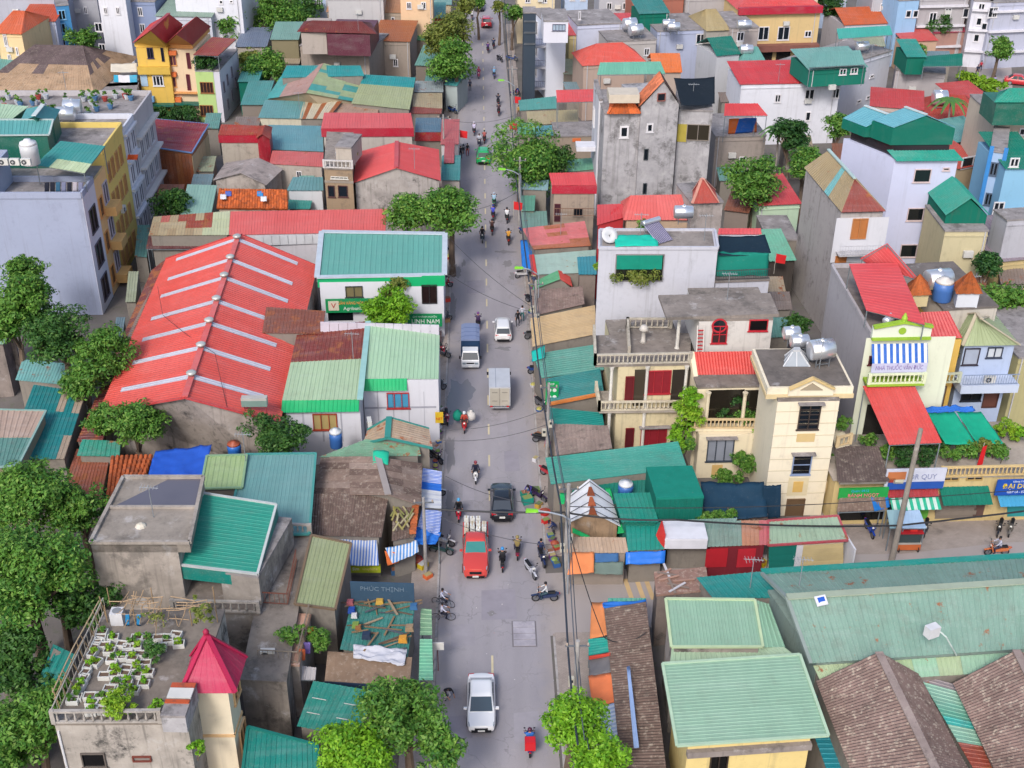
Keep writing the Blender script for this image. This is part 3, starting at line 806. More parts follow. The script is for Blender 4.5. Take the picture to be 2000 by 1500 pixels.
def bicycle(label,px,py,rz,col='#5a6670',rider=None,s=1.0):
    p = P(px,py,0); o = thing('bicycle',label,'bicycle',p,'bicycles ridden by children')
    ty = lib('bk_tyre',lambda: wheel_mesh('tyre',.32,.045,plain('#17171b'),20,[(.285,-.02),(.32,0),(.285,.02)]))
    sp = lib('bk_spokes',lambda: (lambda b: [b.beam((0,0,0),(0,.29 * math.cos(t),.29 * math.sin(t)),.008,.008) for t in [i * math.pi / 6 for i in range(12)]] and b)(MB()).mesh('spokes',plain('#9b9da3')))
    for y in (-.52,.52):
        w = inst('tyre',ty,rotp((0,y,.32),p,rz),o,rz); inst('spokes',sp,rotp((0,y,.32),p,rz),w,rz)
    fm = lib('bk_frame',lambda: MB().tube([(0,-.52,.32),(0,-.42,.8)],.02,5).tube([(0,-.43,.72),(0,.02,.3)],.02,5).tube([(0,-.43,.74),(0,.2,.7)],.02,5)
             .tube([(0,.2,.78),(0,.02,.3)],.02,5).tube([(0,.52,.32),(0,.02,.3)],.015,5).tube([(0,.52,.32),(0,.2,.7)],.015,5).mesh('frame',plain('#ffffff')))
    inst('frame',fm,p,o,rz,m=plain(col))
    inst('handlebar',lib('bk_bar',lambda: MB().tube([(-.28,-.3,.95),(-.06,-.42,.92),(.06,-.42,.92),(.28,-.3,.95)],.015,5).tube([(0,-.42,.78),(0,-.42,.93)],.015,5).mesh('handlebar',plain('#2a2a2e'))),p,o,rz)
    inst('saddle',lib('bk_sad',lambda: MB().hexa([(-.03,0,.78),(.03,0,.78),(.09,.3,.78),(-.09,.3,.78)],[(-.02,0,.83),(.02,0,.83),(.08,.3,.84),(-.08,.3,.84)]).mesh('saddle',plain('#1a1a1d'))),p,o,rz)
    if rider: person(rider[3],rotp((0,.12,-.02),p,rz),rz,'ride',rider[0],rider[1],rider[2],s=.92,group='children on bicycles')
    return o
# ------------------------------------------------------------------ cars
def loft(name,st,m,par,loc,rz,smooth=True):
    """st: list of (y, [(x,z)...]) half sections from bottom to the top middle"""
    V = []; F = []; rows = []
    for y,hs in st:
        full = [(x,z) for x,z in hs] + [(-x,z) for x,z in hs[::-1] if x > 1e-6]
        rows.append(len(full)); V += [rotp((x,y,z),loc,rz) for x,z in full]
    k = rows[0]
    for i in range(len(st) - 1):
        for j in range(k): F.append((i * k + j,i * k + (j + 1) % k,(i + 1) * k + (j + 1) % k,(i + 1) * k + j))
    F += [tuple(range(k))[::-1],tuple((len(st) - 1) * k + j for j in range(k))]
    o = part(name,V,F,m,par,smooth)
    if smooth: o.data.set_sharp_from_angle(angle=rad(38))
    return o
def car(label,p,rz,kind='sedan',col='#e9e9ee',gl='#24323c',plate=True,name='car',trim='#1a1a1e',cat='car',group=None):
    o = thing(name,label,cat,p,group); m = carpaint(col); g = glass(gl); dk = plain(trim,.4)
    S = dict(sedan=dict(L=2.2,w=.87,hood=.80,belt=.9,roof=1.47,gb=(-1.22,1.78),gt=(-.3,1.02),trunk=.97),
             suv=dict(L=2.15,w=.88,hood=.95,belt=1.05,roof=1.68,gb=(-.95,2.02),gt=(-.3,1.75),trunk=1.05),
             pickup=dict(L=2.65,w=.92,hood=1.08,belt=1.15,roof=1.78,gb=(-1.05,.95),gt=(-.3,.75),trunk=1.1))[kind]
    L,w = S['L'],S['w']; zb = .24; hd,bl = S['hood'],S['belt']; gw = w - .1
    def sec(ww,z0,z1,zc): return [(ww * .9,z0),(ww,z0 + (z1 - z0) * .35),(ww * .99,z0 + (z1 - z0) * .75),(ww * .9,z1),(ww * .45,zc),(0,zc + .015)]
    st = [(-L,sec(w * .58,.38,hd * .7,hd * .74)),(-L + .08,sec(w * .86,.28,hd * .84,hd * .9)),(-L + .4,sec(w * .97,zb,hd * .92,hd * 1.0)),(S['gb'][0] - .02,sec(w,zb,hd * 1.02,hd * 1.1)),
          (S['gb'][0] + .4,sec(w,zb,bl,bl + .02)),(.6,sec(w,zb,bl,bl + .02)),(S['gb'][1] - .1,sec(w,zb,bl + .03,S['trunk'])),(L - .2,sec(w * .95,.28,S['trunk'] - .05,S['trunk'])),(L,sec(w * .7,.4,S['trunk'] - .2,S['trunk'] - .13))]
    if kind == 'pickup':
        st = st[:6] + [(S['gb'][1] + .02,sec(w,zb + .1,bl,bl)),(S['gb'][1] + .06,sec(w,zb + .1,.7,.72)),(L,sec(w * .97,.45,.7,.72))]
    loft('body',st,m,o,p,rz)
    y0,y1 = S['gb']; t0,t1 = S['gt']; rf = S['roof']; rw = gw - .12
    def ring(t,ex=0.0):
        a,b_,ww = lerp(y0,t0,t),lerp(y1,t1,t),lerp(gw,rw,t)
        z = lerp(bl - .04,rf - .05,t); return a,b_,ww,z
    st = []
    V = []; rings = [(0,0,0),(.9,0,0),(1.0,.06,.03),(1.0,.25,.05)]
    for t,ins_,dz in rings:
        a,b_,ww,z = ring(t); a += ins_; b_ -= ins_; ww -= ins_; z += dz
        c = min(.12,ww * .3)
        V += [rotp(q,p,rz) for q in ((-ww + c,a,z),(ww - c,a,z),(ww,a + c,z),(ww,b_ - c,z),(ww - c,b_,z),(-ww + c,b_,z),(-ww,b_ - c,z),(-ww,a + c,z))]
    F = []
    for i in range(3):
        for j in range(8): F.append((i * 8 + j,i * 8 + (j + 1) % 8,(i + 1) * 8 + (j + 1) % 8,(i + 1) * 8 + j))
    F.append(tuple(24 + j for j in range(8)))
    cb = part('cabin',V,F,m,o,True); cb.data.set_sharp_from_angle(angle=rad(50))
    def gq(nm,q,mm):
        q = [Vector(v) for v in q]; n = (q[1] - q[0]).cross(q[3] - q[0]).normalized()
        pts = [rotp(v,p,rz) for v in q]; nn = rotp(n,(0,0,0),rz) * .012
        return MB().hexa([v - nn for v in pts],[v + nn for v in pts]).part(nm,mm,o)
    def face(ta,tb,side):
        out = []
        for t in (ta,tb):
            a,b_,ww,z = ring(t); out.append((a,b_,ww,z))
        return out
    (a0,b0,w0,z0),(a1,b1,w1,z1) = face(.1,.92,0)
    gq('windscreen',[(-w0 + .08,a0 - .006,z0),(w0 - .08,a0 - .006,z0),(w1 - .06,a1 - .006,z1),(-w1 + .06,a1 - .006,z1)],g)
    gq('rear_window',[(w0 - .08,b0 + .006,z0),(-w0 + .08,b0 + .006,z0),(-w1 + .06,b1 + .006,z1),(w1 - .06,b1 + .006,z1)],g)
    for s in (-1,1):
        for f0,f1 in ((.16,.5),(.53,.86)):
            q = [(s * (w0 + .006),lerp(a0,b0,f0),z0),(s * (w0 + .006),lerp(a0,b0,f1),z0),(s * (w1 + .006),lerp(a1,b1,f1 * .94 + .02),z1),(s * (w1 + .006),lerp(a1,b1,f0 * .9 + .05),z1)]
            gq('side_window',q if s > 0 else [q[1],q[0],q[3],q[2]],g)
        ty = lib('car_tyre',lambda: wheel_mesh('tyre',.33,.22,plain('#141418'),20)); rm = lib('car_rim',lambda: disc_mesh('rim',.235,.2,plain('#a9abb0',.3,.6)))
        for y in (-L * .62,L * .6):
            wv = inst('tyre',ty,rotp((s * (w - .09),y,.33),p,rz),o,rz); inst('rim',rm,rotp((s * (w - .08),y,.33),p,rz),wv,rz)
        MB().add([rotp(v,p,rz) for v in MB().box((s * (w + .09),y0 + .32,bl + .05),(.2,.12,.13)).V],MB().box((0,0,0),(1,1,1)).F).part('mirror',m if kind != 'sedan' or col != '#17171b' else dk,o)
        hl = MB().hexa([(s * w * .5,-L + .02,hd * .66),(s * w * .84,-L + .12,hd * .66),(s * w * .8,-L + .3,hd * .68),(s * w * .5,-L + .2,hd * .68)],
                       [(s * w * .52,-L + .06,hd * .84),(s * w * .86,-L + .16,hd * .86),(s * w * .9,-L + .42,hd * .93),(s * w * .55,-L + .22,hd * .88)])
        part('headlight',[rotp(v,p,rz) for v in hl.V],hl.F,plain('#8d9aa6',.12),o)
        zt = S['trunk']
        tl = MB().hexa([(s * w * .52,L - .06,zt - .24),(s * w * .86,L - .12,zt - .24),(s * w * .9,L - .25,zt - .22),(s * w * .5,L - .15,zt - .22)],
                       [(s * w * .52,L - .04,zt - .08),(s * w * .9,L - .12,zt - .08),(s * w * .93,L - .35,zt - .07),(s * w * .5,L - .14,zt - .07)])
        if kind != 'pickup': part('tail_light',[rotp(v,p,rz) for v in tl.V],tl.F,plain('#c9252e',.2),o)
    def bx(nm,c,d,mm):
        b = MB().box(c,d); return part(nm,[rotp(v,p,rz) for v in b.V],b.F,mm,o)
    bx('grille',(0,-L + .0,hd * .66),(w * .9,.06,hd * .18),dk); bx('front_bumper',(0,-L + .02,.36),(w * 1.35,.12,.16),dk)
    bx('rear_bumper',(0,L - .0,.42),(w * 1.45,.12,.2),dk)
    if plate: bx('number_plate',(0,L + .03,.66 if kind != 'pickup' else .55),(.42,.05,.13),plain('#e6e6e2')); bx('number_plate',(0,-L - .04,.42),(.42,.04,.12),plain('#e6e6e2'))
    if kind == 'pickup':
        yb0,yb1 = S['gb'][1] + .1,L - .03
        for s in (-1,1): bx('bed_side',(s * (w - .05),(yb0 + yb1) / 2,.93),(.09,yb1 - yb0,.46),m)
        bx('tailgate',(0,yb1 - .03,.93),(w * 2 - .22,.07,.46),m); bx('bed_front',(0,yb0 + .03,.95),(w * 2 - .22,.06,.5),dk)
        bx('bed_floor',(0,(yb0 + yb1) / 2,.755),(w * 2 - .2,yb1 - yb0 - .1,.05),dk)
    return o
def truck(label,p,rz,cargo='box',ccol='#c9cbd0'):
    o = thing('truck',label,'truck',p,'trucks on the road'); m = carpaint('#eceef2'); dk = plain('#1b1b20',.5); g = glass('#2c3a46')
    def bx(nm,c,d,mm):
        b = MB().box(c,d); return part(nm,[rotp(v,p,rz) for v in b.V],b.F,mm,o)
    def hx(nm,lo,hi,mm):
        b = MB().hexa(lo,hi); return part(nm,[rotp(v,p,rz) for v in b.V],b.F,mm,o)
    w = .9
    hx('cab',[(-w,-2.5,.45),(w,-2.5,.45),(w,-1.05,.45),(-w,-1.05,.45)],[(-w,-2.48,1.12),(w,-2.48,1.12),(w,-1.05,1.12),(-w,-1.05,1.12)],m)
    hx('cab_top',[(-w,-2.479,1.121),(w,-2.479,1.121),(w,-1.05,1.121),(-w,-1.05,1.121)],[(-w * .84,-1.95,1.95),(w * .84,-1.95,1.95),(w * .88,-1.08,1.98),(-w * .88,-1.08,1.98)],m)
    hx('windscreen',[(-w * .92,-2.445,1.2),(w * .92,-2.445,1.2),(w * .92,-2.40,1.2),(-w * .92,-2.40,1.2)],[(-w * .8,-2.06,1.82),(w * .8,-2.06,1.82),(w * .8,-2.0,1.82),(-w * .8,-2.0,1.82)],g)
    for s in (-1,1):
        hx('side_window',[(s * w * .985 - .02,-2.2,1.22),(s * w * .985 + .02,-2.2,1.22),(s * w * .985 + .02,-1.3,1.22),(s * w * .985 - .02,-1.3,1.22)],[(s * w * .885 - .02,-1.95,1.78),(s * w * .885 + .02,-1.95,1.78),(s * w * .885 + .02,-1.3,1.78),(s * w * .885 - .02,-1.3,1.78)],g)
        bx('headlight',(s * .62,-2.52,.82),(.34,.06,.2),plain('#8d9aa6',.15)); bx('mirror',(s * (w + .16),-2.25,1.4),(.16,.08,.3),dk)
        ty = lib('trk_tyre',lambda: wheel_mesh('tyre',.38,.24,plain('#141418'),20)); rm = lib('trk_rim',lambda: disc_mesh('rim',.24,.2,plain('#8a8c92',.4,.4)))
        for y in (-1.75,1.5): wv = inst('tyre',ty,rotp((s * .78,y,.38),p,rz),o,rz); inst('rim',rm,rotp((s * .8,y,.38),p,rz),wv,rz)
        bx('tail_light',(s * .75,2.62,.72),(.22,.05,.12),plain('#c9252e',.2))
    bx('grille',(0,-2.51,.84),(.8,.05,.14),dk); bx('front_bumper',(0,-2.52,.52),(1.75,.14,.22),plain('#c9ccd2')); bx('number_plate',(0,-2.6,.52),(.4,.02,.11),plain('#e6e6e2'))
    bx('chassis',(0,.7,.6),(.9,3.7,.22),dk); bx('rear_bumper',(0,2.6,.6),(1.7,.1,.12),plain('#9a9ca2'))
    if cargo == 'box':
        bx('cargo_box',(0,.8,1.72),(1.95,3.5,2.0),plain('#d3d5da',.35,.2))
        for s in (-1,1):
            d = bx('cargo_door',(s * .46,2.57,1.7),(.86,.05,1.8),plain('#b9b3a6',.45))
            for z in (1.3,2.2):
                b = MB().box((s * .46,2.61,z),(.5,.03,.05)); part('hinge',[rotp(v,p,rz) for v in b.V],b.F,plain('#8a877f'),d)
        bx('door_post',(0,2.575,1.7),(.05,.07,1.85),plain('#8f8a80'))
        bx('roof_rib',(.35,.8,2.73),(.04,3.5,.025),plain('#8c93a6'))
    else:
        bx('cargo_bed',(0,.8,.95),(1.95,3.5,.5),plain('#4a5d7a'))
        hx('canvas_side',[(-.97,-.95,1.2),(.97,-.95,1.2),(.97,2.55,1.2),(-.97,2.55,1.2)],[(-.93,-.95,2.6),(.93,-.95,2.6),(.93,2.55,2.6),(-.93,2.55,2.6)],cloth('#1f3a5c'))
        hx('canvas_top',[(-.95,-.98,2.601),(.95,-.98,2.601),(.95,2.58,2.601),(-.95,2.58,2.601)],[(-.55,-.98,2.76),(.55,-.98,2.76),(.55,2.58,2.76),(-.55,2.58,2.76)],cloth('#8592b4',.5))
        for y in (-.2,.7,1.6):
            hx('canvas_rib',[(-.95,y - .03,2.62),(.95,y - .03,2.62),(.95,y + .03,2.62),(-.95,y + .03,2.62)],[(-.56,y - .03,2.78),(.56,y - .03,2.78),(.56,y + .03,2.78),(-.56,y + .03,2.78)],cloth('#62769e',.5))
    return o
# ------------------------------------------------------------------ ground, road, pavements
def ground_mat():
    m = NT('packed_ground');
    col = m.mix(m.noise(.35,8,None,.65),(.07,.063,.06),(.22,.2,.19))
    col = m.mix(m.ramp(m.noise(1.4,8,None,.7),.52,.7,0,.6),col,(.08,.10,.05))
    m.bump(m.noise(4,6),.4,.05); return m.out(col,.95,.1)
def asphalt_mat(warm=0.0):
    m = NT('asphalt'); a = (.265,.25,.275); b = (.36,.335,.355)
    col = m.mix(m.ramp(m.noise(.16,6,m.pos(1,.35,1),.6),.35,.65),a,b)
    col = m.mix(m.ramp(m.noise(26,3),.35,.75,0,.35),col,(.17,.165,.175))
    col = m.mix(m.ramp(m.noise(.55,10,m.pos(1.6,.5,1),.72),.57,.7,0,.5),col,(.15,.135,.13))
    col = m.mix(m.ramp(m.noise(.9,8,None,.7),.6,.75,0,.45),col,(.45,.41,.39))
    vo = m.n('ShaderNodeTexVoronoi',feature='DISTANCE_TO_EDGE'); vo.inputs['Scale'].default_value = .45
    wv = m.n('ShaderNodeVectorMath',operation='ADD'); m.l(m.pos(),wv.inputs[0]); nz = m.n('ShaderNodeTexNoise'); nz.inputs['Scale'].default_value = 1.6; m.l(m.pos(),nz.inputs['Vector']); m.l(nz.outputs['Color'],wv.inputs[1]); m.l(wv.outputs[0],vo.inputs['Vector'])
    cf = m.n('ShaderNodeMath',operation='MULTIPLY'); m.l(m.ramp(vo.outputs['Distance'],.0,.02,.4,0),cf.inputs[0]); m.l(m.ramp(m.noise(.12,4),.48,.62),cf.inputs[1])
    col = m.mix(cf.outputs[0],col,(.09,.085,.09))
    s = m.n('ShaderNodeSeparateXYZ'); m.l(m.pos(),s.inputs[0])
    # oil-darkened wheel tracks, dusty edges
    tr = m.n('ShaderNodeMath',operation='SINE'); mu = m.n('ShaderNodeMath',operation='MULTIPLY'); m.l(s.outputs[0],mu.inputs[0]); mu.inputs[1].default_value = 3.4; m.l(mu.outputs[0],tr.inputs[0])
    col = m.mix(m.ramp(tr.outputs[0],0,1,0,.14),col,(.2,.19,.2))
    ab = m.n('ShaderNodeMath',operation='ABSOLUTE'); sb = m.n('ShaderNodeMath',operation='SUBTRACT'); m.l(s.outputs[0],sb.inputs[0]); sb.inputs[1].default_value = .75; m.l(sb.outputs[0],ab.inputs[0])
    ad = m.n('ShaderNodeMath',operation='ADD'); m.l(ab.outputs[0],ad.inputs[0]); m.l(m.ramp(m.noise(.8,6),0,1,-1.2,1.2),ad.inputs[1])
    col = m.mix(m.ramp(ad.outputs[0],2.7,4.2,0,.6),col,(.36,.31,.275))
    m.bump(m.noise(30,3),.2,.01); return m.out(col,.85,.25)
def pave_mat():
    m = NT('pavement'); col = m.mix(m.noise(.8,8,None,.7),(.2,.165,.15),(.47,.41,.37))
    br = m.n('ShaderNodeTexBrick'); m.l(m.pos(),br.inputs['Vector']); br.inputs['Scale'].default_value = 2.4
    br.inputs['Color1'].default_value = (1,1,1,1); br.inputs['Color2'].default_value = (.85,.85,.85,1); br.inputs['Mortar'].default_value = (.55,.5,.47,1)
    col = m.mix(.6,col,br.outputs['Color'],'MULTIPLY')
    col = m.mix(m.ramp(m.noise(.5,9,None,.72),.55,.7,0,.7),col,(.11,.095,.09))
    return m.out(col,.9,.15)
ASPH = asphalt_mat(); PAVE = pave_mat()
def flat(name,pts,z,m,sub=None):
    return struct(name,[(x,y,z) for x,y in pts],[tuple(range(len(pts)))],m)
flat('ground',[(-2500,-200),(2500,-200),(2500,4000),(-2500,4000)],-.02,ground_mat())
flat('road',[(-2.95,15),(4.45,15),(4.45,165),(4.1,200),(3.6,420),(-1.8,420),(-2.6,200),(-2.95,165)],.004,ASPH)
flat('side_street',[(4.45,62.2),(12,63.0),(24,64.6),(70,67),(70,75.2),(25.5,75.2),(21,70.6),(12.5,69.2),(4.45,68.6)],.0,ASPH)
def kerb_run(name,x0,x1,y0,y1):
    b = MB(); b.box(((x0 + x1) / 2,(y0 + y1) / 2,.055),(x1 - x0,y1 - y0,.11)); o = b.part(name,PAVE); o['kind'] = 'structure'
    xk = x1 + .07 if x1 < 0 else x0 - .07
    n = int((y1 - y0) / 1.0); me = lib('kerb',lambda: MB().box((0,0,.065),(.14,.96,.13)).mesh('kerb_stone',conc('#a59d97',.3)))
    k = part('kerb_bed',[(xk - .06,y0,.002),(xk + .06,y0,.002),(xk + .06,y1,.002),(xk - .06,y1,.002)],[(0,1,2,3)],PAVE,o)
    for i in range(n):
        if y0 + i > 150: break
        inst('kerb_stone',me,(xk,y0 + .5 + i,RN.uniform(-.01,.01)),o)
kerb_run('pavement',-4.9,-3.1,40,215)
kerb_run('pavement',4.6,5.7,70.5,215); kerb_run('pavement',4.75,7.2,30,62.4)
flat('forecourt',[(24.5,75.3),(60,75.3),(60,72.2),(38,71.6),(30,70.4),(25,70.4)],.012,PAVE)
DASH = plain('#d9cba8',.8)
dm = lib('dash',lambda: MB().add([(-.07,-.8,0),(.07,-.8,0),(.07,.8,0),(-.07,.8,0)],[(0,1,2,3)]).mesh('lane_dash',DASH))
for i in range(32):
    y = 59.6 + i * 4.62
    if 63 < y < 77: continue
    o = inst('lane_dash',dm,(.62,y,.009),None); o['kind'] = 'structure'
bm_ = lib('bar',lambda: MB().add([(-.16,-1.2,0),(.16,-1.2,0),(.16,1.2,0),(-.16,1.2,0)],[(0,1,2,3)]).mesh('street_bar',plain('#d8b98a',.8)))
for i,(px,py) in enumerate(((1228,1152),(1250,1150),(1268,1149))):
    o = inst('street_bar',bm_,P(px,py,.008),None,rz=.12); o['kind'] = 'structure'
def blob(name,px,py,rx,ry,m,z,seed,n=44):
    c = P(px,py,0); V = [(c.x,c.y,z)]
    for i in range(n):
        t = 2 * math.pi * i / n; k = 1 + .8 * mnoise.noise(Vector((math.cos(t) * 1.6 + seed,math.sin(t) * 1.6,seed * .7))) + .35 * mnoise.noise(Vector((math.cos(t) * 5 + seed,math.sin(t) * 5,seed)))
        V.append((c.x + rx * k * math.cos(t),c.y + ry * k * math.sin(t),z))
    return struct(name,V,[(0,i + 1,(i + 1) % n + 1) for i in range(n)],m)
def wet(nm,c,r): m = NT(nm); return m.out(c,r,.5)
WET = wet('wet_asphalt',(.19,.185,.2),.25); PATCH = wet('tar_patch',(.2,.188,.195),.85)
blob('puddle',896,775,1.0,2.6,WET,.0085,2.0); blob('puddle',884,812,.5,1.4,WET,.0088,5.0)
blob('puddle',985,681,.6,.35,WET,.0085,8.0)
for i,(px,py,a,b) in enumerate(((985,492,.9,.4),(990,515,.5,.8),(960,1198,.3,.2),(889,530,.6,1.6),(884,600,.4,2.2),(880,880,.4,2.4),(1040,990,.5,.8),(873,700,.3,1.8),(1000,540,.25,.9),(905,515,.2,.9),(878,985,.35,1.5))):
    blob('tar_patch',px,py,a,b,PATCH,.0072 + .0001 * i,11.0 + i * 3)
for i,(px,py,w,l,k) in enumerate(((975,1180,2.4,3.2,0),(905,1240,1.6,2.2,1),(1000,900,1.2,3.0,0),(915,960,.9,2.4,1),(1010,600,1.4,4,1),(930,560,1.8,3,0),(985,830,.6,5,1),(900,1420,1.4,2,0),(1030,1420,1.6,2.6,1))):
    c = P(px,py,0); flat('asphalt_patch',[(c.x - w / 2,c.y - l / 2),(c.x + w / 2,c.y - l / 2 + .1),(c.x + w / 2 - .1,c.y + l / 2),(c.x - w / 2,c.y + l / 2 - .15)],.0055 + .0002 * i,plain(('#9c97a0','#a8a3aa')[k],.9,var=.03))
# slab cover set in the carriageway
c = P(1024,1238,0); o = thing('slab_cover','rectangular concrete cover of four slabs set in the asphalt','cover',(c.x,c.y,0))
MB().box((c.x,c.y,.012),(1.62,2.5,.008)).part('frame',plain('#7d787c'),o)
for i in range(4): MB().box((c.x,c.y - .9 + i * .6,.03),(1.44,.55,.04)).part('slab',conc('#a39ca0',.15),o)
def litter(px,py,s,h,i):
    p = P(px,py,0); o = thing('litter','small crumpled scrap of %s litter on the road' % h[1],'litter',p,'litter on the road')
    b = MB(); b.add([Vector((p.x + RN.uniform(-s,s),p.y + RN.uniform(-s,s),.02 + RN.random() * s)) for _ in range(5)],[(0,1,2),(0,2,3),(0,3,4),(1,2,4)]); b.part('scrap',plain(h[0]),o)
for i,(px,py) in enumerate(((930,1188),(981,1181),(962,1200),(966,1237),(950,1278),(992,1143),(1005,1328),(890,528),(1020,705),(1060,1140),(1074,1237),(1078,1322),(1082,1330))):
    litter(px,py,.05,[('#e8e3e6','white'),('#c08a8a','pink')][i % 4 == 3],i)
# ------------------------------------------------------------------ left of the road
TEAL,TEALG,PALE,CORAL,CRIM,OLIVE = '#2f9c90','#76aaa6','#b4d4ae','#ea5e58','#c4203e','#a8b487'
GREY = conc('#93897f',.45); DARKW = wall('#8f8880',.5,.4)
# roof-garden house
h = block('weathered concrete house with a flat roof full of white planter boxes',(107,1416),(366,1414),(207,1196),8.0,conc('#a59b90',.95),side='l',roof=conc('#7d7267',.35),over=.05)
roofgarden = h; G = h.c
win(h,'f',157,1470,210,1497,fc='#6a625c',n=1,pane=glass('#0d0d10')); win(h,'f',258,1476,297,1486,fc='#7b3f35',n=1,pane=plain('#8c8580'),sill=False)
up = Vector((0,0,.17))
balustrade(h.o,G[0] + up,lerp(G[0],G[1],.8) + up,conc('#a39a90',.4),h=.85,sp=.42)
railing(h.o,G[3] + up,G[0] + up,plain('#b9b1a6'),h=.9,sp=.5)
MB().tube([P(115,1425,7.6) + Vector((0,-.12,0)),down(P(115,1425,7.6) + Vector((0,-.12,0)),0)],.06,6).part('drain_pipe',plain('#e6e6ea'),h.o)
b = block('',(314,1401),(362,1402),(384,1340),9.2,conc('#a8a3a2',.5),z0=8.17,par=h.o,over=.04)
c = b.c
for i,(a0,a1,mm,nm) in enumerate(((.86,1.0,tile('#d9694a'),'tile_strip'),(.52,.83,plain('#d6d6d2'),'cover_panel'),(.36,.46,tile('#e06a42'),'tile_strip'))):
    q = [lerp(c[0],c[3],a0),lerp(c[1],c[2],a0),lerp(c[1],c[2],a1),lerp(c[0],c[3],a1)]
    MB().hexa([down(p,9.365) for p in q],[down(p,9.43 + .01 * i) for p in q]).part(nm,mm,h.o)
# stair tower with a crimson pyramid roof
cr = '#eadcc2'
t = hip('cream stair tower with a crimson pyramid roof and ball finial',[(352,1354,8.7),(460,1354,8.7),(482,1283,8.7),(374,1281,8.7)],[(403,1240,11.3),(404,1240,11.3)],sheet('#c7265a',0,.12,.25),wall(cr,.25,.1),name='stair_tower',cat='tower',ins=.75,rib=.25,amp=.012,cap=plain('#b31f4c'))
MB().lathe([(.06,0),(.16,.12),(.17,.25),(.06,.4)],t.r[0],8).part('finial',plain('#a81d46'),t.o,True)
for z in (2,5): band(t,'f',z,.18,plain('#e2b988')); band(t,'r',z,.18,plain('#e2b988'))
win(t,'r',0,0,0,0,fc='#e2b988',n=2,uz=(.7,8.4,1.9,6.6)); win(t,'r',0,0,0,0,fc='#e2b988',n=2,uz=(.7,4.6,1.9,2.6))
# planter boxes, each one a thing
def planter(px,py,rz=0.0,k=None,s=1.0,z=8.16):
    p = P(px,py,z); o = thing('planter_box','white foam planter box with ' + {None: 'bare soil','mid': 'green herbs','bright': 'bright green seedlings','yel': 'yellow-green sprouts'}[k] + (', by the bamboo rail' if px < 205 else ', out on the open roof garden'),'planter',(p.x,p.y,z),'white foam planters of the roof garden')
    def f():
        b = MB(); b.box((0,0,.03),(.62,.46,.06))
        for a,d in (((0,-.205,.17),(.62,.05,.22)),((0,.205,.17),(.62,.05,.22)),((-.285,0,.17),(.05,.36,.22)),((.285,0,.17),(.05,.36,.22))): b.box(a,d)
        return b.mesh('box',plain('#dcdcd8'))
    inst('box',lib('planter',f),p,o,rz,s)
    inst('soil',lib('soil',lambda: MB().box((0,0,.14),(.5,.34,.14)).mesh('soil',conc('#6a5648',.2))),p,o,rz,s)
    if k:
        leaves('foliage',lm(k),o,p + Vector((0,0,.42)),.3,.2,110,.1,int(px * 7 + py),clumps=8,flat=2)
for i,(px,py) in enumerate(((240,1263),(259,1259),(268,1250),(252,1268),(266,1268),(274,1282),(220,1293),(237,1288),(205,1324),(226,1322),(244,1320),(268,1322),(224,1312),(248,1310),(268,1309),(176,1364),(200,1364),(180,1377),(203,1378),(262,1352),(315,1268),(328,1256),(301,1281),(330,1250),(190,1298),(305,1270),(143,1372),(160,1342),(168,1318),(182,1280),(192,1258),(200,1240),(178,1394),(202,1392),(152,1356),(187,1268),(228,1338),(248,1338),(285,1300),(290,1318),(215,1350),(240,1352),(282,1340),(345,1244),(350,1262),(310,1250),(290,1252),(222,1250),(205,1265),(215,1276),(165,1330),(150,1366),(173,1305),(197,1250),(260,1290),(248,1282))):
    planter(px,py,RN.uniform(-.15,.15) + (1.35 if px < 195 and py < 1360 else 0),[None,'mid','bright',None,'yel'][i % 5])
for i,(px,py,r,k,nm) in enumerate(((235,1378,30,'yel','tall feathery green shrub spilling over the roof garden balustrade'),(303,1376,14,'bright','slim upright bright green shrub beside the roof stair box'),(299,1274,20,'dark','dark round herb clump between the foam planters'),(383,1462,15,'bright','climbing bright green plant on the wall beside the cream tower'))):
    bush(nm,px,py,8.9 if i != 3 else 6.5,r,k,leaf=.12,z0=8.17 if i != 3 else 5.6)
# bamboo trellis
o = thing('bamboo_trellis','tangled bamboo pole trellis with dry vines on the roof garden','trellis',P(330,1215,8.1))
for i in range(34):
    a = P(RN.uniform(235,415),RN.uniform(1185,1232),8.2); d = RN.choice([(RN.uniform(1,2.4),RN.uniform(-.4,.4)),(RN.uniform(-.4,.4),RN.uniform(.8,2))])
    z = RN.uniform(8.6,9.3); MB().tube([(a.x - d[0] / 2,a.y - d[1] / 2,z),(a.x,a.y,z - .06),(a.x + d[0] / 2,a.y + d[1] / 2,z + RN.uniform(-.2,.2))],.03,5).part('pole',plain('#b79a78'),o)
for x,y in ((210,1215),(265,1220),(320,1222),(375,1222),(425,1215),(215,1180),(300,1180),(420,1178)):
    p = P(x,y,8.2); MB().tube([p,p + Vector((0,0,1.2))],.035,5).part('post',plain('#a88d6c'),o)
vine(o,P(395,1200,9.0),P(395,1180,10.6),.9,lm('olive'),320,5,.12); vine(o,P(305,1215,9.2),P(300,1200,10),1.0,lm('olive'),130,7,.1)
o = thing('bamboo_rail','leaning bamboo pole rail along the roof garden edge','rail',P(160,1300,8.1))
for i in range(9):
    f = i / 8; a = lerp(P(118,1385,8.2),P(207,1205,8.2),f); MB().tube([a,a + Vector((-.25,RN.uniform(-.3,.3),1.3))],.03,5).part('post',plain('#a88d6c'),o)
for k in (.7,1.2): MB().tube([P(118,1385,8.2) + Vector((-.2,0,k)),P(160,1300,8.2) + Vector((-.25,0,k + .1)),P(207,1205,8.2) + Vector((-.2,0,k))],.035,5).part('pole',plain('#bfa583'),o)
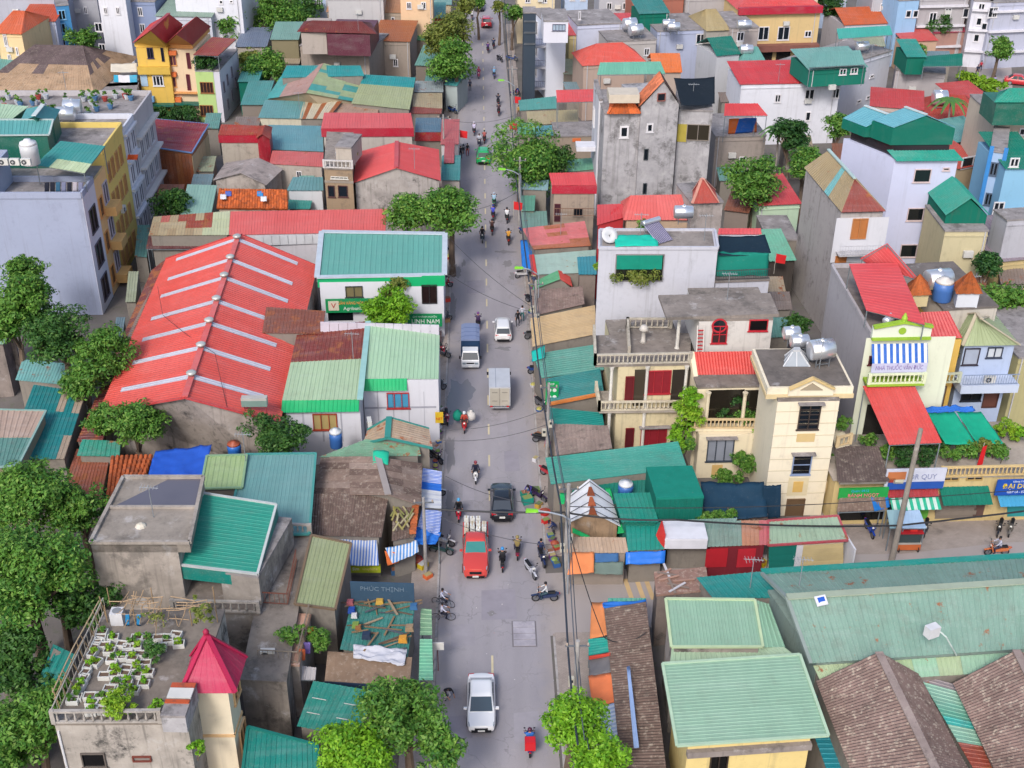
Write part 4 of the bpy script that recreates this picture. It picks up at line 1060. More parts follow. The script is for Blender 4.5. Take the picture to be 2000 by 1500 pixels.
o = thing('washing_machine','white washing machine under the bamboo trellis','washing machine',P(232,1215,8.16)); p = P(232,1215,8.16)
MB().box(p + Vector((0,0,.42)),(.7,.65,.84)).part('casing',plain('#d6d6da'),o); MB().lathe([(.25,0),(.25,.03)],p + Vector((0,0,.84)),12).part('lid',plain('#8d8f95'),o)
for px in (249,271): tarp('blue garment hung on the trellis',[(px - 4,1222,8.3),(px + 4,1222,8.3),(px + 4,1200,9.2),(px - 4,1200,9.2)],cloth('#2f8fc9'),.02,5,5,'hung_garment','clothes',group='blue garments on the trellis')
# concrete house with rain-water roof
h = block('bare grey concrete house with a rain pool on its flat roof',(178,1066),(346,1066),(398,938),9.0,conc('#a2968a',.4),roof=conc('#8f8478',.3),over=.0)
c = h.c; wm = conc('#9a8f84',.35); top = 9.17
b = MB()
ov = [lerp(c[0],c[3],0),c[1] + (c[1] - c[0]) * .15,c[2],c[3]]
MB().hexa([down(p,8.5) for p in ov],[down(p,9.165) for p in ov]).part('roof_slab',conc('#8f8478',.3),h.o)
for i in range(4): b.beam(down(ov[i],9.27),down(ov[(i + 1) % 4],9.27),.22,.2)
m0,m1 = lerp(ov[0],ov[3],.52),lerp(ov[1],ov[2],.52); b.beam(down(m0,9.262),down(m1,9.262),.2,.18); b.part('parapet',wm,h.o)
q = inset([lerp(m0,ov[3],.3),m1,ov[2],lerp(ov[3],ov[2],.55)],.2); q[0] = lerp(m0,ov[3],.06) + Vector((.3,0,0))
mw = NT('rain_water'); MB().hexa([down(p,9.17) for p in q],[down(p,9.19) for p in q]).part('water',mw.out((.11,.105,.13),.06,.5),h.o)
p = P(275,1028,9.17); o = thing('cement_lump','small heap of whitish cement on the bare concrete roof','rubble',p); MB().lathe([(.35,0),(.3,.1),(.12,.22)],p,9).part('heap',conc('#c9bda8',.2),o)
# teal lean-to over the terrace
h = shed('bright teal sheet roof over the terrace beside the concrete house',[(319,1100,7.4),(503,1122,7.2),(540,986,8.2),(397,964,8.4)],sheet('#2f9c88',0,.15,.2),conc('#7c7268',.5),name='terrace_roof',cat='roof',walls=False,w=1.1,rib=.28,amp=.014,side=True,trim=plain('#bfc5c4'))
c = h.c
f = MB(); d = Vector((0,0,.55)); f.beam(c[0] - d,c[1] - d,.06,.95); f.part('fascia',sheet('#1f8f83'),h.o)
d2 = Vector((0,-.04,.55)); MB().beam(lerp(c[0],c[1],.4) - d2,lerp(c[0],c[1],.95) - d2,.04,.8).part('fascia_panel',sheet('#9fd0a8'),h.o)
MB().beam(c[1] - d,c[2] - d,.06,.95).part('side_panel',sheet('#1f8f83'),h.o)
f = MB()
for p in inset(c,.4): f.beam(down(p,4.9),p - Vector((0,0,.06)),.14,.14)
f.part('post',plain('#83888a'),h.o)
h = block('old concrete terrace house with balustrades under the teal roof',(330,1196),(506,1200),(556,1030),4.8,conc('#8f857a',.5),roof=conc('#7b7066',.4),over=.1)
g = h.c; balustrade(h.o,lerp(g[0],g[1],.05) + up,g[1] + up,conc('#9d948a',.4),sp=.45)
block('',(430,1120),(505,1130),6.0,7.0,conc('#948a80',.4),z0=4.96,par=h.o,over=.02)
h = block('narrow concrete corridor roof with balustrades behind the olive lean-to',(470,1330),(560,1335),(607,1048),4.6,conc('#8a7f74',.55),roof=conc('#82776c',.45),over=.05)
g = h.c; balustrade(h.o,g[2] + up,g[3] + up,conc('#a59b90',.4),sp=.33); railing(h.o,P(500,1178,4.8),P(562,1182,4.8),plain('#7b4a3c'),sp=.3); railing(h.o,P(562,1182,4.8),P(580,1095,4.8),plain('#7b4a3c'),sp=.3)
h = block('concrete house with a pink balcony floor and a dark glazed door',(506,1296),(584,1300),(606,1205),4.2,conc('#9c9186',.5),roof=conc('#b98f78',.3),over=.12)
win(h,'f',516,1312,555,1390,fc='#8f9498',n=2,pane=glass('#15181b'),hb=2,sill=False,name='door')
g = h.c; railing(h.o,g[0] + up,g[1] + up,plain('#8b7f70'),sp=.3); railing(h.o,g[1] + up,g[2] + up,plain('#8b7f70'),sp=.3)
ac_unit('white air conditioner unit on the pink balcony',P(524,1284,4.37),0.0)
p = P(557,1283,4.37); o = thing('tyre','whitewashed old tyre lying on the pink balcony','tyre',p); inst('ring',lib('ring',lambda: wheel_mesh('ring',.32,.2,plain('#c9c3bb'))),p + Vector((0,0,.12)),o,rot=(0,rad(90),0))
bush('leafy potted shrub crowding the pink balcony',568,1242,5.0,20,'mid',leaf=.13,pot='#8a5a42',z0=4.37); bush('hanging vine draped from the pink balcony corner',622,1245,4.2,24,'mid',leaf=.13,z0=2.9)
for i,(px,py,hx) in enumerate(((608,1232,'#d98a30'),(600,1262,'#7d6bb0'),(590,1275,'#c9673f'))): tarp('bright garment drying by the pink balcony',[(px - 7,py + 14,3.8),(px + 6,py + 14,3.8),(px + 6,py - 8,4.6),(px - 7,py - 8,4.6)],cloth(hx),.02,4,4,'hung_garment','clothes',group='garments by the pink balcony')
awning('small grey and red peaked canopy below the pink balcony',[(576,1328,2.9),(616,1328,2.9),(618,1304,3.3),(584,1300,3.3)],sheet('#c9c4c6'),n=2)
h = shed('olive sheet roof beside the narrow corridor',[(576,1180,5.0),(655,1191,4.8),(686,1062,5.4),(608,1046,5.6)],sheet('#a6b184',0,.2),DARKW,trim=plain('#7e6a55'),n=5)
h = shed('patched teal roof with a rotten brown edge behind the street tree',[(580,1418,3.4),(690,1440,3.4),(745,1352,3.8),(612,1330,3.8)],sheet('#2e9484',0,.3),DARKW,n=6)
for v in (.3,.62):
    for k in (0,1):
        a = bil(h.c,.08 + .5 * k,v); e = bil(h.c,.3 + .5 * k,v); MB().beam(a + Vector((0,0,.08)),e + Vector((0,0,.08)),.05,.02).part('batten',plain('#d0cfc8'),h.o)
h = shed('dark teal roof in front of the pink-balcony house',[(470,1540,4.0),(625,1540,4.0),(620,1456,4.4),(484,1420,4.4)],sheet('#1f8f83',0,.2),DARKW,n=7,rib=.25,trim=plain('#17756b'))
# junk yard roof
h = shed('low teal sheet roof covered with junk beside the road',[(664,1268,3.2),(796,1286,3.2),(812,1178,3.5),(690,1166,3.5)],sheet('#3d9188',0,.4),DARKW,n=8,rows=2)
junk = h.c
h = shed('weathered brown plank roof with a dark blue edge board',[(634,1330,3.0),(800,1340,3.0),(805,1284,3.3),(640,1272,3.3)],fibro('#8a7462',.3),DARKW,n=10,prof='flat',fascia=(plain('#2c3f5a'),.5))
W_ = Hs(); W_.w = {'f': Wl(P(682,1176,3.4),P(812,1180,3.4),0,5)}
signboard('faded slate-blue signboard lying at the back of the junk roof',W_,'f',(684,1134,810,1174),cloth('#3c566e'),(('PHÚC THỊNH',.5,.66,.3,'#6f8294',.7),),dep=.08)
for i in range(26):
    a = bil(junk,RN.uniform(.05,.9),RN.uniform(.02,.95)) + Vector((0,0,.12 + RN.random() * .2)); t = RN.uniform(-.5,.5) + RN.choice([0,0,1.5]); l = RN.uniform(.8,2.6)
    k = RN.choice(['#8d7458 brown','#6b5a4a dark','#a8937a pale','#5a6068 grey']).split(); o = thing('timber_plank',('long' if l > 1.7 else 'short') + ' ' + k[1] + ' loose plank on the junk roof','plank',a,'planks on the junk roof')
    MB().beam(a - Vector((math.cos(t),math.sin(t),0)) * l / 2,a + Vector((math.cos(t),math.sin(t),.05)) * l / 2,RN.uniform(.06,.16),.05).part('plank',plain(k[0]),o)
for i,(px,py,hx,nm) in enumerate(((687,1195,'#2a50a8','blue plastic sack'),(684,1180,'#a8606a','red and white sack'),(787,1252,'#d89a3a','yellow crate'),(742,1178,'#c9a24a','straw bundle'),(695,1224,'#7f9a4a','green bucket'),(716,1245,'#2b3a52','dark bundle'),(692,1205,'#d8d8dc','white crate'),(800,1230,'#a58c70','cardboard box'),(700,1228,'#9a6a42','brown carton'),(808,1188,'#3f6f9f','blue basin'))):
    p = P(px,py,3.6); o = thing(nm.split()[-1],nm + ' left on the junk roof',nm.split()[-1],p); b = MB(); s = RN.uniform(.18,.3)
    b.hexa([p + Vector((x * s,y * s,0)) for x,y in ((-1,-.7),(1,-.8),(.9,.7),(-1,.8))],[p + Vector((x * s * .85,y * s * .8,s * 1.2)) for x,y in ((-1,-.7),(.8,-.8),(1,.9),(-.9,.8))]); b.part('body',plain(hx),o)
tarp('crumpled white plastic sheeting on the junk roof',[(690,1284,3.4),(790,1300,3.35),(795,1268,3.6),(690,1258,3.6)],cloth('#c9cbd6'),.0,22,12,seed=4,wob=.3)
for i,q in enumerate(([(820,1240,2.7),(844,1240,2.7),(843,1190,2.9),(822,1188,2.9)],[(818,1328,2.7),(846,1328,2.7),(844,1248,2.9),(820,1248,2.9)])):
    awning(('short pale green kerbside awning beside the bicycles','long mint green kerbside awning beside the junk roof')[i],q,sheet(('#86b48c','#7fd0a8')[i]),side=True,n=3)
# weathered fibre-cement market house
F1 = fibro('#85736a',.35); F2 = fibro('#6f5e57',.45)
h = gable('brown fibre-cement gabled market house with a torn ridge',[(612,966,4.0),(822,988,3.9),(824,905,3.9),(628,892,4.0)],[(758,968,5.2),(738,893,5.2)],F1,DARKW,n=6,rows=2,rib=.2,amp=.05,prof='sine',cap=plain('#a79d98'),jit=.05,mats=[F1,F2,F1,F1,fibro('#8a7a72',.3),F2])
h = shed('dark ribbed fibre-cement roof in front of the torn ridge',[(606,1046,3.5),(745,1050,3.5),(760,966,4.7),(612,966,4.5)],F2,DARKW,n=7,rows=2,rib=.2,amp=.06,prof='sine',jit=.05)
h = shed('sagging scrap roof with rotten slats beside the striped awnings',[(765,1058,3.3),(812,1050,3.2),(815,985,3.7),(768,975,3.9)],F2,DARKW,n=4,rows=3,prof='sine',rib=.2,jit=.12)
for i in range(16):
    a = P(RN.uniform(768,808),RN.uniform(990,1045),3.95); o = thing('rotten_slat','mossy yellowish slat lying on the scrap roof','slat',a,'slats on the scrap roof'); t = RN.uniform(.9,2.2)
    MB().beam(a - Vector((math.cos(t),math.sin(t),0)) * .5,a + Vector((math.cos(t),math.sin(t),.1)) * .5,.12,.05).part('slat',plain(RN.choice(['#a59a5a','#8a8a52','#b5aa84'])),o)
o = thing('tile_edge','row of orange clay tiles edging the scrap roof','tiles',P(811,1010,3.8))
for i in range(9): p = lerp(P(812,985,3.85),P(806,1038,3.6),i / 8); MB().box(p,(.45,.5,.07),.1).part('tile',tile('#d9794a'),o)
tarp('small bright turquoise tarpaulin tied over the ridge',[(727,908,5.1),(758,908,5.1),(760,882,5.3),(729,880,5.3)],cloth('#2cc9a0'),-.2,8,6)
h = shed('faded green sheet roof behind the fibre-cement house',[(622,893,4.3),(822,890,4.0),(818,868,4.3),(715,858,4.6)],sheet('#7fae90',.1,.4),DARKW,side=True,n=3)
h = gable('small tan sheet gable with teal edges below the white house',[(708,868,4.2),(845,876,4.2),(838,838,4.2),(718,840,4.2)],[(757,856,5.0),(760,816,5.3)],sheet('#bfa58a',.25,.4),DARKW,n=3,cap=plain('#3a8f86'),trim=plain('#3a8f86'))
BLS = stripes('#6f8cdc','#c6d0ee',.17,'y')
for i,(q,m) in enumerate((([(823,940,2.9),(862,946,2.7),(863,921,2.8),(826,914,3.0)],BLS),([(822,955,2.9),(862,960,2.7),(862,946,2.75),(823,940,2.95)],cloth('#2f74d8')),([(824,990,2.9),(862,998,2.7),(862,960,2.7),(823,955,2.9)],stripes('#d6d8dc','#c4c8d4',.6,'y')),([(815,1030,2.9),(858,1046,2.7),(863,1000,2.7),(826,988,2.9)],BLS))):
    awning(('blue and white striped kerbside awning beside the green edge board','plain blue kerbside awning strip between the striped ones','pale ribbed kerbside awning between two blue ones','blue and white striped kerbside awning beside the parked motorbikes')[i],q,m,side=True,n=2,amp=.02)
tarp('bright blue tarpaulin with an orange flap at the market corner',[(790,1062,2.6),(850,1062,2.4),(862,1042,2.7),(812,1028,3.0)],cloth('#2c76d6'),.15,seed=9,wob=.25)
tarp('blue and white striped tarpaulin roof of the corner stall',[(766,1100,2.4),(818,1078,2.4),(815,1055,2.9),(752,1070,2.9)],stripes('#5a96d8','#dfe3ea',.22,'x'),.12,seed=3,wob=.12)
tarp('orange tarpaulin flap hanging from the corner stall',[(757,1104,1.7),(780,1098,1.9),(770,1078,2.7),(751,1076,2.7)],cloth('#ee7d43'),.0,6,6,seed=5)
tarp('white tarpaulin with blue stripes over the grocery stall',[(684,1104,2.4),(740,1104,2.4),(736,1052,3.2),(645,1050,3.2)],stripes('#6a90d8','#e2e4ea',.2,'x'),.08,seed=6)
W_.w = {'f': Wl(P(684,1122,1.2),P(744,1122,1.2),0,3)}
signboard('narrow orange and lime shop sign under the striped tarpaulin',W_,'f',(684,1101,744,1116),plain('#b9c630'),(('Sim',.18,.5,.5,'#f4efe8',.25),('vinaphone',.65,.5,.5,'#f0e08a',.5)),dep=.1)
# grey teal roofs
h = shed('large grey-teal sheet roof behind the terrace',[(440,1048,5.0),(604,1044,5.0),(617,886,5.8),(478,888,5.8)],sheet('#78aaa8',0,.12,.3),DARKW,n=10,rib=.22,amp=.02,trim=plain('#4d9a94'))
h = shed('pale yellow-green sheet roof beside the grey-teal one',[(392,955,5.6),(473,953,5.6),(482,889,6.0),(404,891,6.0)],sheet('#a9c486',0,.25,.4),DARKW,n=4,rib=.3,trim=plain('#8fb08a'))
tarp('wrinkled royal blue tarpaulin over a roof',[(288,934,4.4),(396,934,4.4),(414,868,4.8),(304,880,4.8)],cloth('#2f62cf',.5),.12,20,14,seed=12,wob=.18)
shed('low shed under the royal blue tarpaulin',[(290,936,4.1),(396,936,4.1),(412,872,4.3),(304,884,4.3)],fibro(),DARKW,n=4)
# clay tile roof built tile by tile
q = Q([(206,990,3.2),(262,990,3.2),(300,890,4.4),(216,893,4.4)]); c0 = sum(q,Vector()) / 4
o = thing('tiled_shed','sooty orange clay tile roof beside the blue tarpaulin','shed',(c0.x,c0.y,0)); tm = lib('tile',lambda: MB().tube([(0,-.27,0),(0,.27,.03)],.15,6).mesh('tile',tile('#c86a40')))
u_ = (q[1] - q[0]).normalized(); v_ = (q[3] - q[0]).normalized(); pit = math.asin(v_.z)
W0 = (q[2] - q[3]).length; L0 = (q[3] - q[0]).length
for j in range(int(L0 / .42)):
    for i in range(int(W0 / .32)):
        inst('tile',tm,bil(q,(i + .5) / int(W0 / .32),(j + .5) / int(L0 / .42)) + Vector((0,0,RN.uniform(-.02,.03))),o,rot=(pit,0,math.atan2(-v_.x,v_.y) + RN.uniform(-.05,.05)))
MB().hexa([down(p,0) for p in inset(q,.2)],[p - Vector((0,0,.12)) for p in inset(q,.2)]).part('wall',DARKW,o)
h = shed('rust-brown sheet roof beside the clay tile shed',[(120,962,3.0),(196,985,3.0),(214,897,3.4),(150,876,3.5)],sheet('#a85a48',.35,.4),DARKW,n=4)
h = shed('short rusty roof with a teal lower edge behind the clay tile shed',[(150,890,4.0),(234,892,4.0),(236,862,4.4),(160,858,4.4)],sheet('#3fa08a',.2,.4),DARKW,n=3)
h = shed('dark teal roof with missing-sheet patches beside the red market hall',[(10,898,4.2),(126,896,4.2),(168,768,4.6),(66,752,4.6)],sheet('#1f8a8c',0,.2),DARKW,n=7,rows=3,mats=lambda u,v: sheet('#b9a590',0,.3) if RN.random() < .14 else None)
h = shed('grey-green roof with a tan upper strip at the market edge',[(-30,915,5.2),(36,910,5.2),(90,803,5.4),(-30,800,5.4)],sheet('#63978c',0,.3),wall('#a89a84'),n=5,rows=2,mats=lambda u,v: sheet('#c4a896',0,.3) if v > .3 else None,trim=plain('#8fb0a8'))
h = shed('small pale turquoise roof next to the big mango trees',[(30,742,3.6),(132,752,3.6),(150,712,3.9),(44,702,3.9)],sheet('#86c4c4',.05,.3),DARKW,n=6)
h = shed('crimson roof edge over a mossy stone wall',[(-60,636,6.2),(26,634,6.2),(24,606,6.4),(-60,600,6.4)],sheet(CRIM),conc('#8d8078',.5),n=3)
h = shed('pale green and teal striped lean-to below the crimson roof',[(-60,678,5.2),(8,672,5.2),(30,634,5.5),(-60,634,5.5)],sheet('#9fd0b0'),conc('#8d8078',.5),n=4)
h = shed('dark teal shed roof under the tall trees',[(70,1342,4.0),(118,1338,4.0),(150,1280,4.3),(104,1258,5.2)],sheet('#23968c',0,.2),DARKW,n=4)
h = shed('ribbed brown fibre-cement roof under the lower trees',[(-30,1470,4.0),(30,1440,4.0),(62,1400,4.2),(-30,1375,4.3)],F2,DARKW,n=5,prof='sine',rib=.22)
h = shed('dark blue-green roof hidden under the tall trees',[(0,1345,3.8),(40,1335,3.8),(60,1270,4.0),(-20,1270,4.0)],sheet('#1d5f68'),DARKW,n=4)
# red market hall
e0,e1,rz_ = 5.2,5.2,8.4
red = sheet('#ea5a56',0,.12,.25)
h = gable('long coral red market hall with pale skylight strips and ridge vents',[(192,806,e0),(547,826,e0),(620,520,e0),(324,506,e0)],[(361,777,rz_),(467,457,rz_)],red,conc('#a2958a',.7),name='market_hall',cat='market hall',w=1.0,rib=.33,amp=.035,cap=sheet('#e8666a'),trim=sheet('#d8494f'))
c,r = h.c,h.r
vent = lib('vent',lambda: MB().lathe([(.34,0),(.34,.22),(.5,.26),(.52,.42),(.3,.55)],(0,0,0),12).mesh('ridge_vent',plain('#c9cbc6',.4,.3),True))
for px,py in ((461,464),(449,504),(436,539),(420,585),(405,628),(389,676),(371,732)):
    p = P(px,py + 4,rz_); t = max(.02,min(.97,(p.y - r[0].y) / (r[1].y - r[0].y))); k = lerp(r[0],r[1],t); n = .9 / (r[1] - r[0]).length
    inst('ridge_vent',vent,k + Vector((0,0,.1)),h.o,scale=.75)
    for a,b_,far in ((c[0],c[3],.82),(c[1],c[2],.76)):
        ea,eb = lerp(a,b_,t - n * .35),lerp(a,b_,t + n * .35); ra,rb = lerp(r[0],r[1],t - n * .35),lerp(r[0],r[1],t + n * .35)
        qd = [lerp(ra,ea,far),lerp(rb,eb,far),lerp(rb,eb,.02),lerp(ra,ea,.02)]
        roofsheet(h.o,qd,plain('#c3c3cf',.4),n=1,rib=.35,amp=.035,lift=.055,name='skylight')
W = h.w['f']
win(h,'f',342,790,384,812,fc='#5d534e',n=1,pane=conc('#8a7d74',.6),sill=False); slab_on(h,'f',438,800,442,862,conc('#3f3a38',.5))
p = P(497,783,7.2); o = thing('roof_sign','small grey sign box on a red frame above the red hall','sign',p); MB().box(p,(1.9,.5,.7)).part('box',plain('#b9b6b0'),o); MB().box(p + Vector((0,-.27,-.1)),(1.9,.04,.5)).part('panel',plain('#7d968e'),o)
bb = MB(); [bb.beam(p + Vector((x,0,-.3)),p + Vector((x,.1,-1.6)),.08,.08) for x in (-.8,.8)]; bb.part('frame',plain('#a8414a'),o)
h2 = shed('maroon rust-streaked lean-to along the red market hall',[(150,862,4.0),(200,862,4.3),(322,508,5.0),(296,528,4.4)],sheet('#7d3436',.45,.4),DARKW,side=True,n=20,rib=.35)
h = shed('rust-brown sheet canopy lapping over the red market hall',[(512,650,6.6),(630,652,6.6),(636,608,7.0),(520,600,7.0)],sheet('#8d4a3c',.3,.35),DARKW,n=6,rows=2)
# white and green house
wh = wall('#d6d6de',.12,.0)
h = block('white panelled house with green eaves and low pale roofs',(556,783),(702,782),(718,650),5.9,wh,slab=False)
roofsheet(h.o,Q([(551,782,6.0),(703,780,6.1),(719,628,7.0),(583,640,6.4)]),sheet('#bcd6b0',0,.15),w=1.0,rib=.3,rows=2,mats=lambda u,v: sheet('#8a3832',.3,.3) if v > .3 else None)
win(h,'f',610,808,660,839,fc='#a8442e',n=3,pane=plain('#b5a06a'));
for i in range(1,4): slab_on(h,'f',556 + i * 37,806,557.2 + i * 37,862,plain('#b4b5bf'),.02,'panel_joint')
aw = Q([(549,806,5.1),(701,804,5.1),(702,780,6.05),(551,782,6.0)]); roofsheet(h.o,aw,sheet('#1fc07a',0,.05,.1),n=6,rib=.3,name='eave_sheet')
h2 = block('',(708,744),(856,742),8.0,5.95,wh,par=h.o,slab=False); h2.o = h.o
roofsheet(h.o,Q([(708,740,6.1),(857,740,6.0),(859,655,6.2),(722,630,7.2)]),sheet('#b8dcb8',0,.12),w=1.0,rib=.3)
win(h2,'f',755,767,800,797,fc='#b5383a',n=3,pane=plain('#4a9ac0'))
for i in range(1,5): slab_on(h2,'f',708 + i * 30,765,709.2 + i * 30,830,plain('#b4b5bf'),.02,'panel_joint')
slab_on(h2,'f',712,795,852,796.5,plain('#a9aab5'),.02,'panel_joint')
roofsheet(h.o,Q([(709,764,5.2),(795,763,5.2),(795,739,6.1),(708,740,6.1)]),sheet('#1fc07a',0,.05,.1),n=4,rib=.3,name='eave_sheet')
bars(h.o,Q([(703,780,6.2),(719,628,7.15)]),plain('#9cc8c4'),.45,.14,closed=False,name='ridge_cap')
b = MB(); p0,p1 = P(626,640,7.0),P(858,646,6.6)
for i in range(13):
    a,e = lerp(p0,p1,i / 13),lerp(p0,p1,(i + .96) / 13); MB().beam(a,e,.08,1.1).part('wall_panel',plain('#cfc9d6'),h.o)
ac_unit('air conditioner unit beside the tan gable',P(722,832,4.2),-1.4)
tank_v('blue and white water barrel behind the grey-teal roof',657,872,3.8,.48,1.5)
tank_v('bright blue plastic drum by the gable wall of the red hall',459,888,4.4,.5,1.1,'#2f6fc4','#a8553a')
# bank
h = block('bank office with a teal roof, green fascia and white walls',(624,552),(866,548),(868,462),5.9,wall('#dcdce4',.06,0),slab=False,name='bank_office',cat='office')
roofsheet(h.o,Q([(619,541,6.3),(868,536,6.3),(869,456,6.9),(628,452,6.9)]),sheet('#6fb5a8',0,.08,.15),w=1.0,rib=.4)
bars(h.o,Q([(619,541,6.4),(868,536,6.4),(869,456,7.0),(628,452,7.0)]),plain('#c4cfda'),.5,.14)
MB().beam(P(621,548,5.9) - Vector((0,.3,0)),P(869,545,5.9) - Vector((0,.3,0)),.12,1.05).part('fascia',sheet('#1fbf7a',0,.04,.1),h.o)
win(h,'f',674,559,709,580,fc='#3a3f3c',n=2,pane=plain('#7c7250')); win(h,'f',823,556,854,592,fc='#2a2426',n=2,pane=glass('#2a1d1c'),name='door',sill=False)
for i in range(4): c0 = h.w['f'].pt(h.w['f'].L * .86,.1,.5 + .3 * (3 - i)); MB().box(c0 + Vector((0,0,.1 + i * .2)),(2.6,.5,.2)).part('step',plain('#5a4a4e'),h.o)
o,W,(u0,u1,z0,z1) = signboard('long green bank signboard with a square logo and orange lettering',h,'f',(636,579,762,603),sheet('#189a5c',0,.04,.1),(('NGÂN HÀNG NÔNG NGHIỆP',.5,.7,.3,'#ef9a4a',.7),('Agribank',.42,.3,.34,'#e9efe6',.4)),off=.5)
lo = [W.pt(u0 + .25,z0 + .25,.66),W.pt(u0 + 1.2,z0 + .25,.66),W.pt(u0 + 1.2,z0 + .25,.62),W.pt(u0 + .25,z0 + .25,.62)]; MB().hexa(lo,[v + Vector((0,0,.95)) for v in lo]).part('logo_plate',plain('#d8cdb8'),o)
lettering('V',o,None,W.pt(u0 + .72,z0 + .72,.68),.7,plain('#b5343a'),'logo')
slab_on(h,'f',640,605,690,625,glass('#14181b'),.05,'shop_window')
W_.w = {'f': Wl(P(800,650,1.0),P(866,650,1.0),0,4)}
signboard('low green street signboard in front of the bank steps',W_,'f',(796,612,864,636),sheet('#139a5c',0,.04,.1),(('CHI NHÁNH HUYỆN',.5,.8,.2,'#d9efdf',.7),('LINH NAM',.52,.42,.5,'#f0f4f0',.8)),dep=.15)
# long red roofs behind the bank
h = shed('long coral red sheet roof behind the bank',[(447,459,5.4),(753,453,5.4),(756,408,6.2),(450,413,6.2)],sheet('#e4666a',0,.1,.25),wall('#c9c6cc',.3),w=1.1)
for i in range(8): p0 = lerp(P(500,468,4.8),P(628,464,4.8),i / 8); p1 = lerp(P(500,468,4.8),P(628,464,4.8),(i + .95) / 8); MB().beam(p0 - Vector((0,.3,0)),p1 - Vector((0,.3,0)),.08,1.0).part('wall_panel',plain('#cfd0d4'),h.o)
PT = [sheet('#b5a07f',.1,.3),sheet('#a5483c',.4,.3),sheet('#bfae8c',0,.3),sheet('#c9d0ac',0,.2),sheet('#c86a66',.2,.3),sheet('#b8a888',.2,.3)]
h = shed('patchwork tan and rust roof joined to the long red roof',[(290,460,5.3),(447,459,5.4),(450,413,6.2),(300,424,6.0)],PT[0],DARKW,n=9,rows=3,mats=lambda u,v: (PT[1] if (v > .3 and .3 < u < .75 and RN.random() < .7) else PT[4] if v > .6 and RN.random() < .5 else PT[3] if u > .65 else PT[int(RN.random() * 2) * 2]))
awning('maroon sheet fringe under the patchwork roof',[(285,486,4.0),(390,486,4.0),(392,460,4.6),(290,460,4.6)],sheet('#6e3a42',.1,.3),n=8)
# red gable of mottled concrete
h = gable('square concrete house with a plain coral red gable roof',[(690,357,6.6),(861,353,6.6),(857,292,6.6),(697,297,6.6)],[(774,328,8.4),(775,277,8.4)],sheet('#e4565c',0,.08,.15),conc('#a89e96',.65),w=.9,rib=.3,cap=sheet('#d8505a'))
win(h,'f',754,347,765,352,n=1,sill=False,fc='#4a4644'); win(h,'f',788,347,800,352,n=1,sill=False,fc='#4a4644')
h = block('narrow balconied house with a cluttered terrace left of the red gable',(633,330),(688,332),(690,262),8.4,wall('#a08a72',.5,.4),roof=conc('#8d8177',.5))
win(h,'f',646,344,680,350,fc='#d8d4cc',n=4); band(h,'f',6.9,.25,plain('#9a8f84')); g = h.c; balustrade(h.o,g[0] + up,g[1] + up,plain('#d8d4d2'),sp=.4); win(h,'f',640,362,655,385,fc='#5a3a3a',n=1); win(h,'f',660,362,680,385,fc='#5a3a3a',n=1); band(h,'f',3.6,.25,plain('#9a8f84'))
block('',(655,288),(686,290),4.0,10.6,wall('#b9b0a6',.4,.2),z0=8.5,par=h.o)
tank_h('steel tank on the cluttered terrace',664,298,8.5,1.5,.45,1.2)
bush('yellow-green shrub on the cluttered terrace',683,300,9.2,12,'yel',leaf=.2,z0=8.56)
# roofs further up
h = shed('long coral roof with a deep crimson fascia',[(627,251,6.6),(808,250,6.6),(803,221,7.2),(633,220,7.2)],sheet('#e0616a',0,.1,.2),wall('#bdb5ae',.5,.3),w=1.0,fascia=(sheet(CRIM),1.0))
awning('bright green awning under the crimson fascia',[(630,274,4.3),(714,272,4.3),(713,255,5.0),(630,255,5.0)],sheet('#28b088'),n=6); awning('blue and white awning beside the bright green one',[(716,274,4.3),(752,274,4.3),(750,256,5.0),(716,256,5.0)],stripes('#5a6fa0','#d0d2da',.8,'x'),n=4)
h = shed('small dark roof with a tattered red front by the road',[(810,258,5.0),(866,258,4.6),(862,230,5.0),(812,230,5.4)],sheet('#5f7f94',0,.4),DARKW,n=4,fascia=(sheet('#b5303a',.2,.4),1.1))
h = gable('big shed with patched pink and olive roof and turquoise top strip',[(520,193,4.6),(690,198,4.6),(712,146,4.6),(548,150,4.6)],[(598,182,6.4),(632,124,6.4)],sheet('#a8b98c',0,.3),wall('#b0a288'),w=1.2,rows=3,mats=lambda u,v: None)
for i,s in enumerate(h.left): s.data.materials[0] = sheet('#b58f86',.05,.4) if i % len(h.left) > 8 else sheet('#4aa8a8')
for i,s in enumerate(h.right):
    if RN.random() < .25: s.data.materials[0] = sheet('#4aa6a0')
h = shed('turquoise strip along the top of the patched shed',[(548,152,6.0),(712,148,6.0),(704,128,6.3),(560,128,6.3)],sheet('#2aa4a4'),DARKW,w=1.2)
h = shed('large olive roof with a turquoise top beside the patched shed',[(686,202,4.8),(800,214,4.6),(812,152,5.4),(712,146,5.6)],sheet('#b3bb8c',0,.2),DARKW,rows=3,n=8,mats=lambda u,v: sheet('#25a0a0') if v > .6 else None)
h = shed('grey-teal roof in front of the patched shed',[(504,230,4.2),(590,232,4.2),(596,198,4.8),(518,195,4.8)],sheet('#6fa6a6',0,.2),wall('#cfc9b5'),n=6)
h = shed('cream and rust striped roof beside the grey-teal one',[(583,232,4.2),(640,232,4.2),(668,198,4.8),(594,198,4.8)],sheet('#d8c9a8',.1,.3),DARKW,n=8,mats=[sheet('#d9cdb0'),sheet('#b5643c',.3),sheet('#ddd2b8')])
h = shed('pinkish brown slatted roof between the olive and coral roofs',[(640,222,4.0),(738,222,4.0),(742,205,4.4),(668,202,4.4)],sheet('#b99a86',.2,.4),DARKW,n=8)
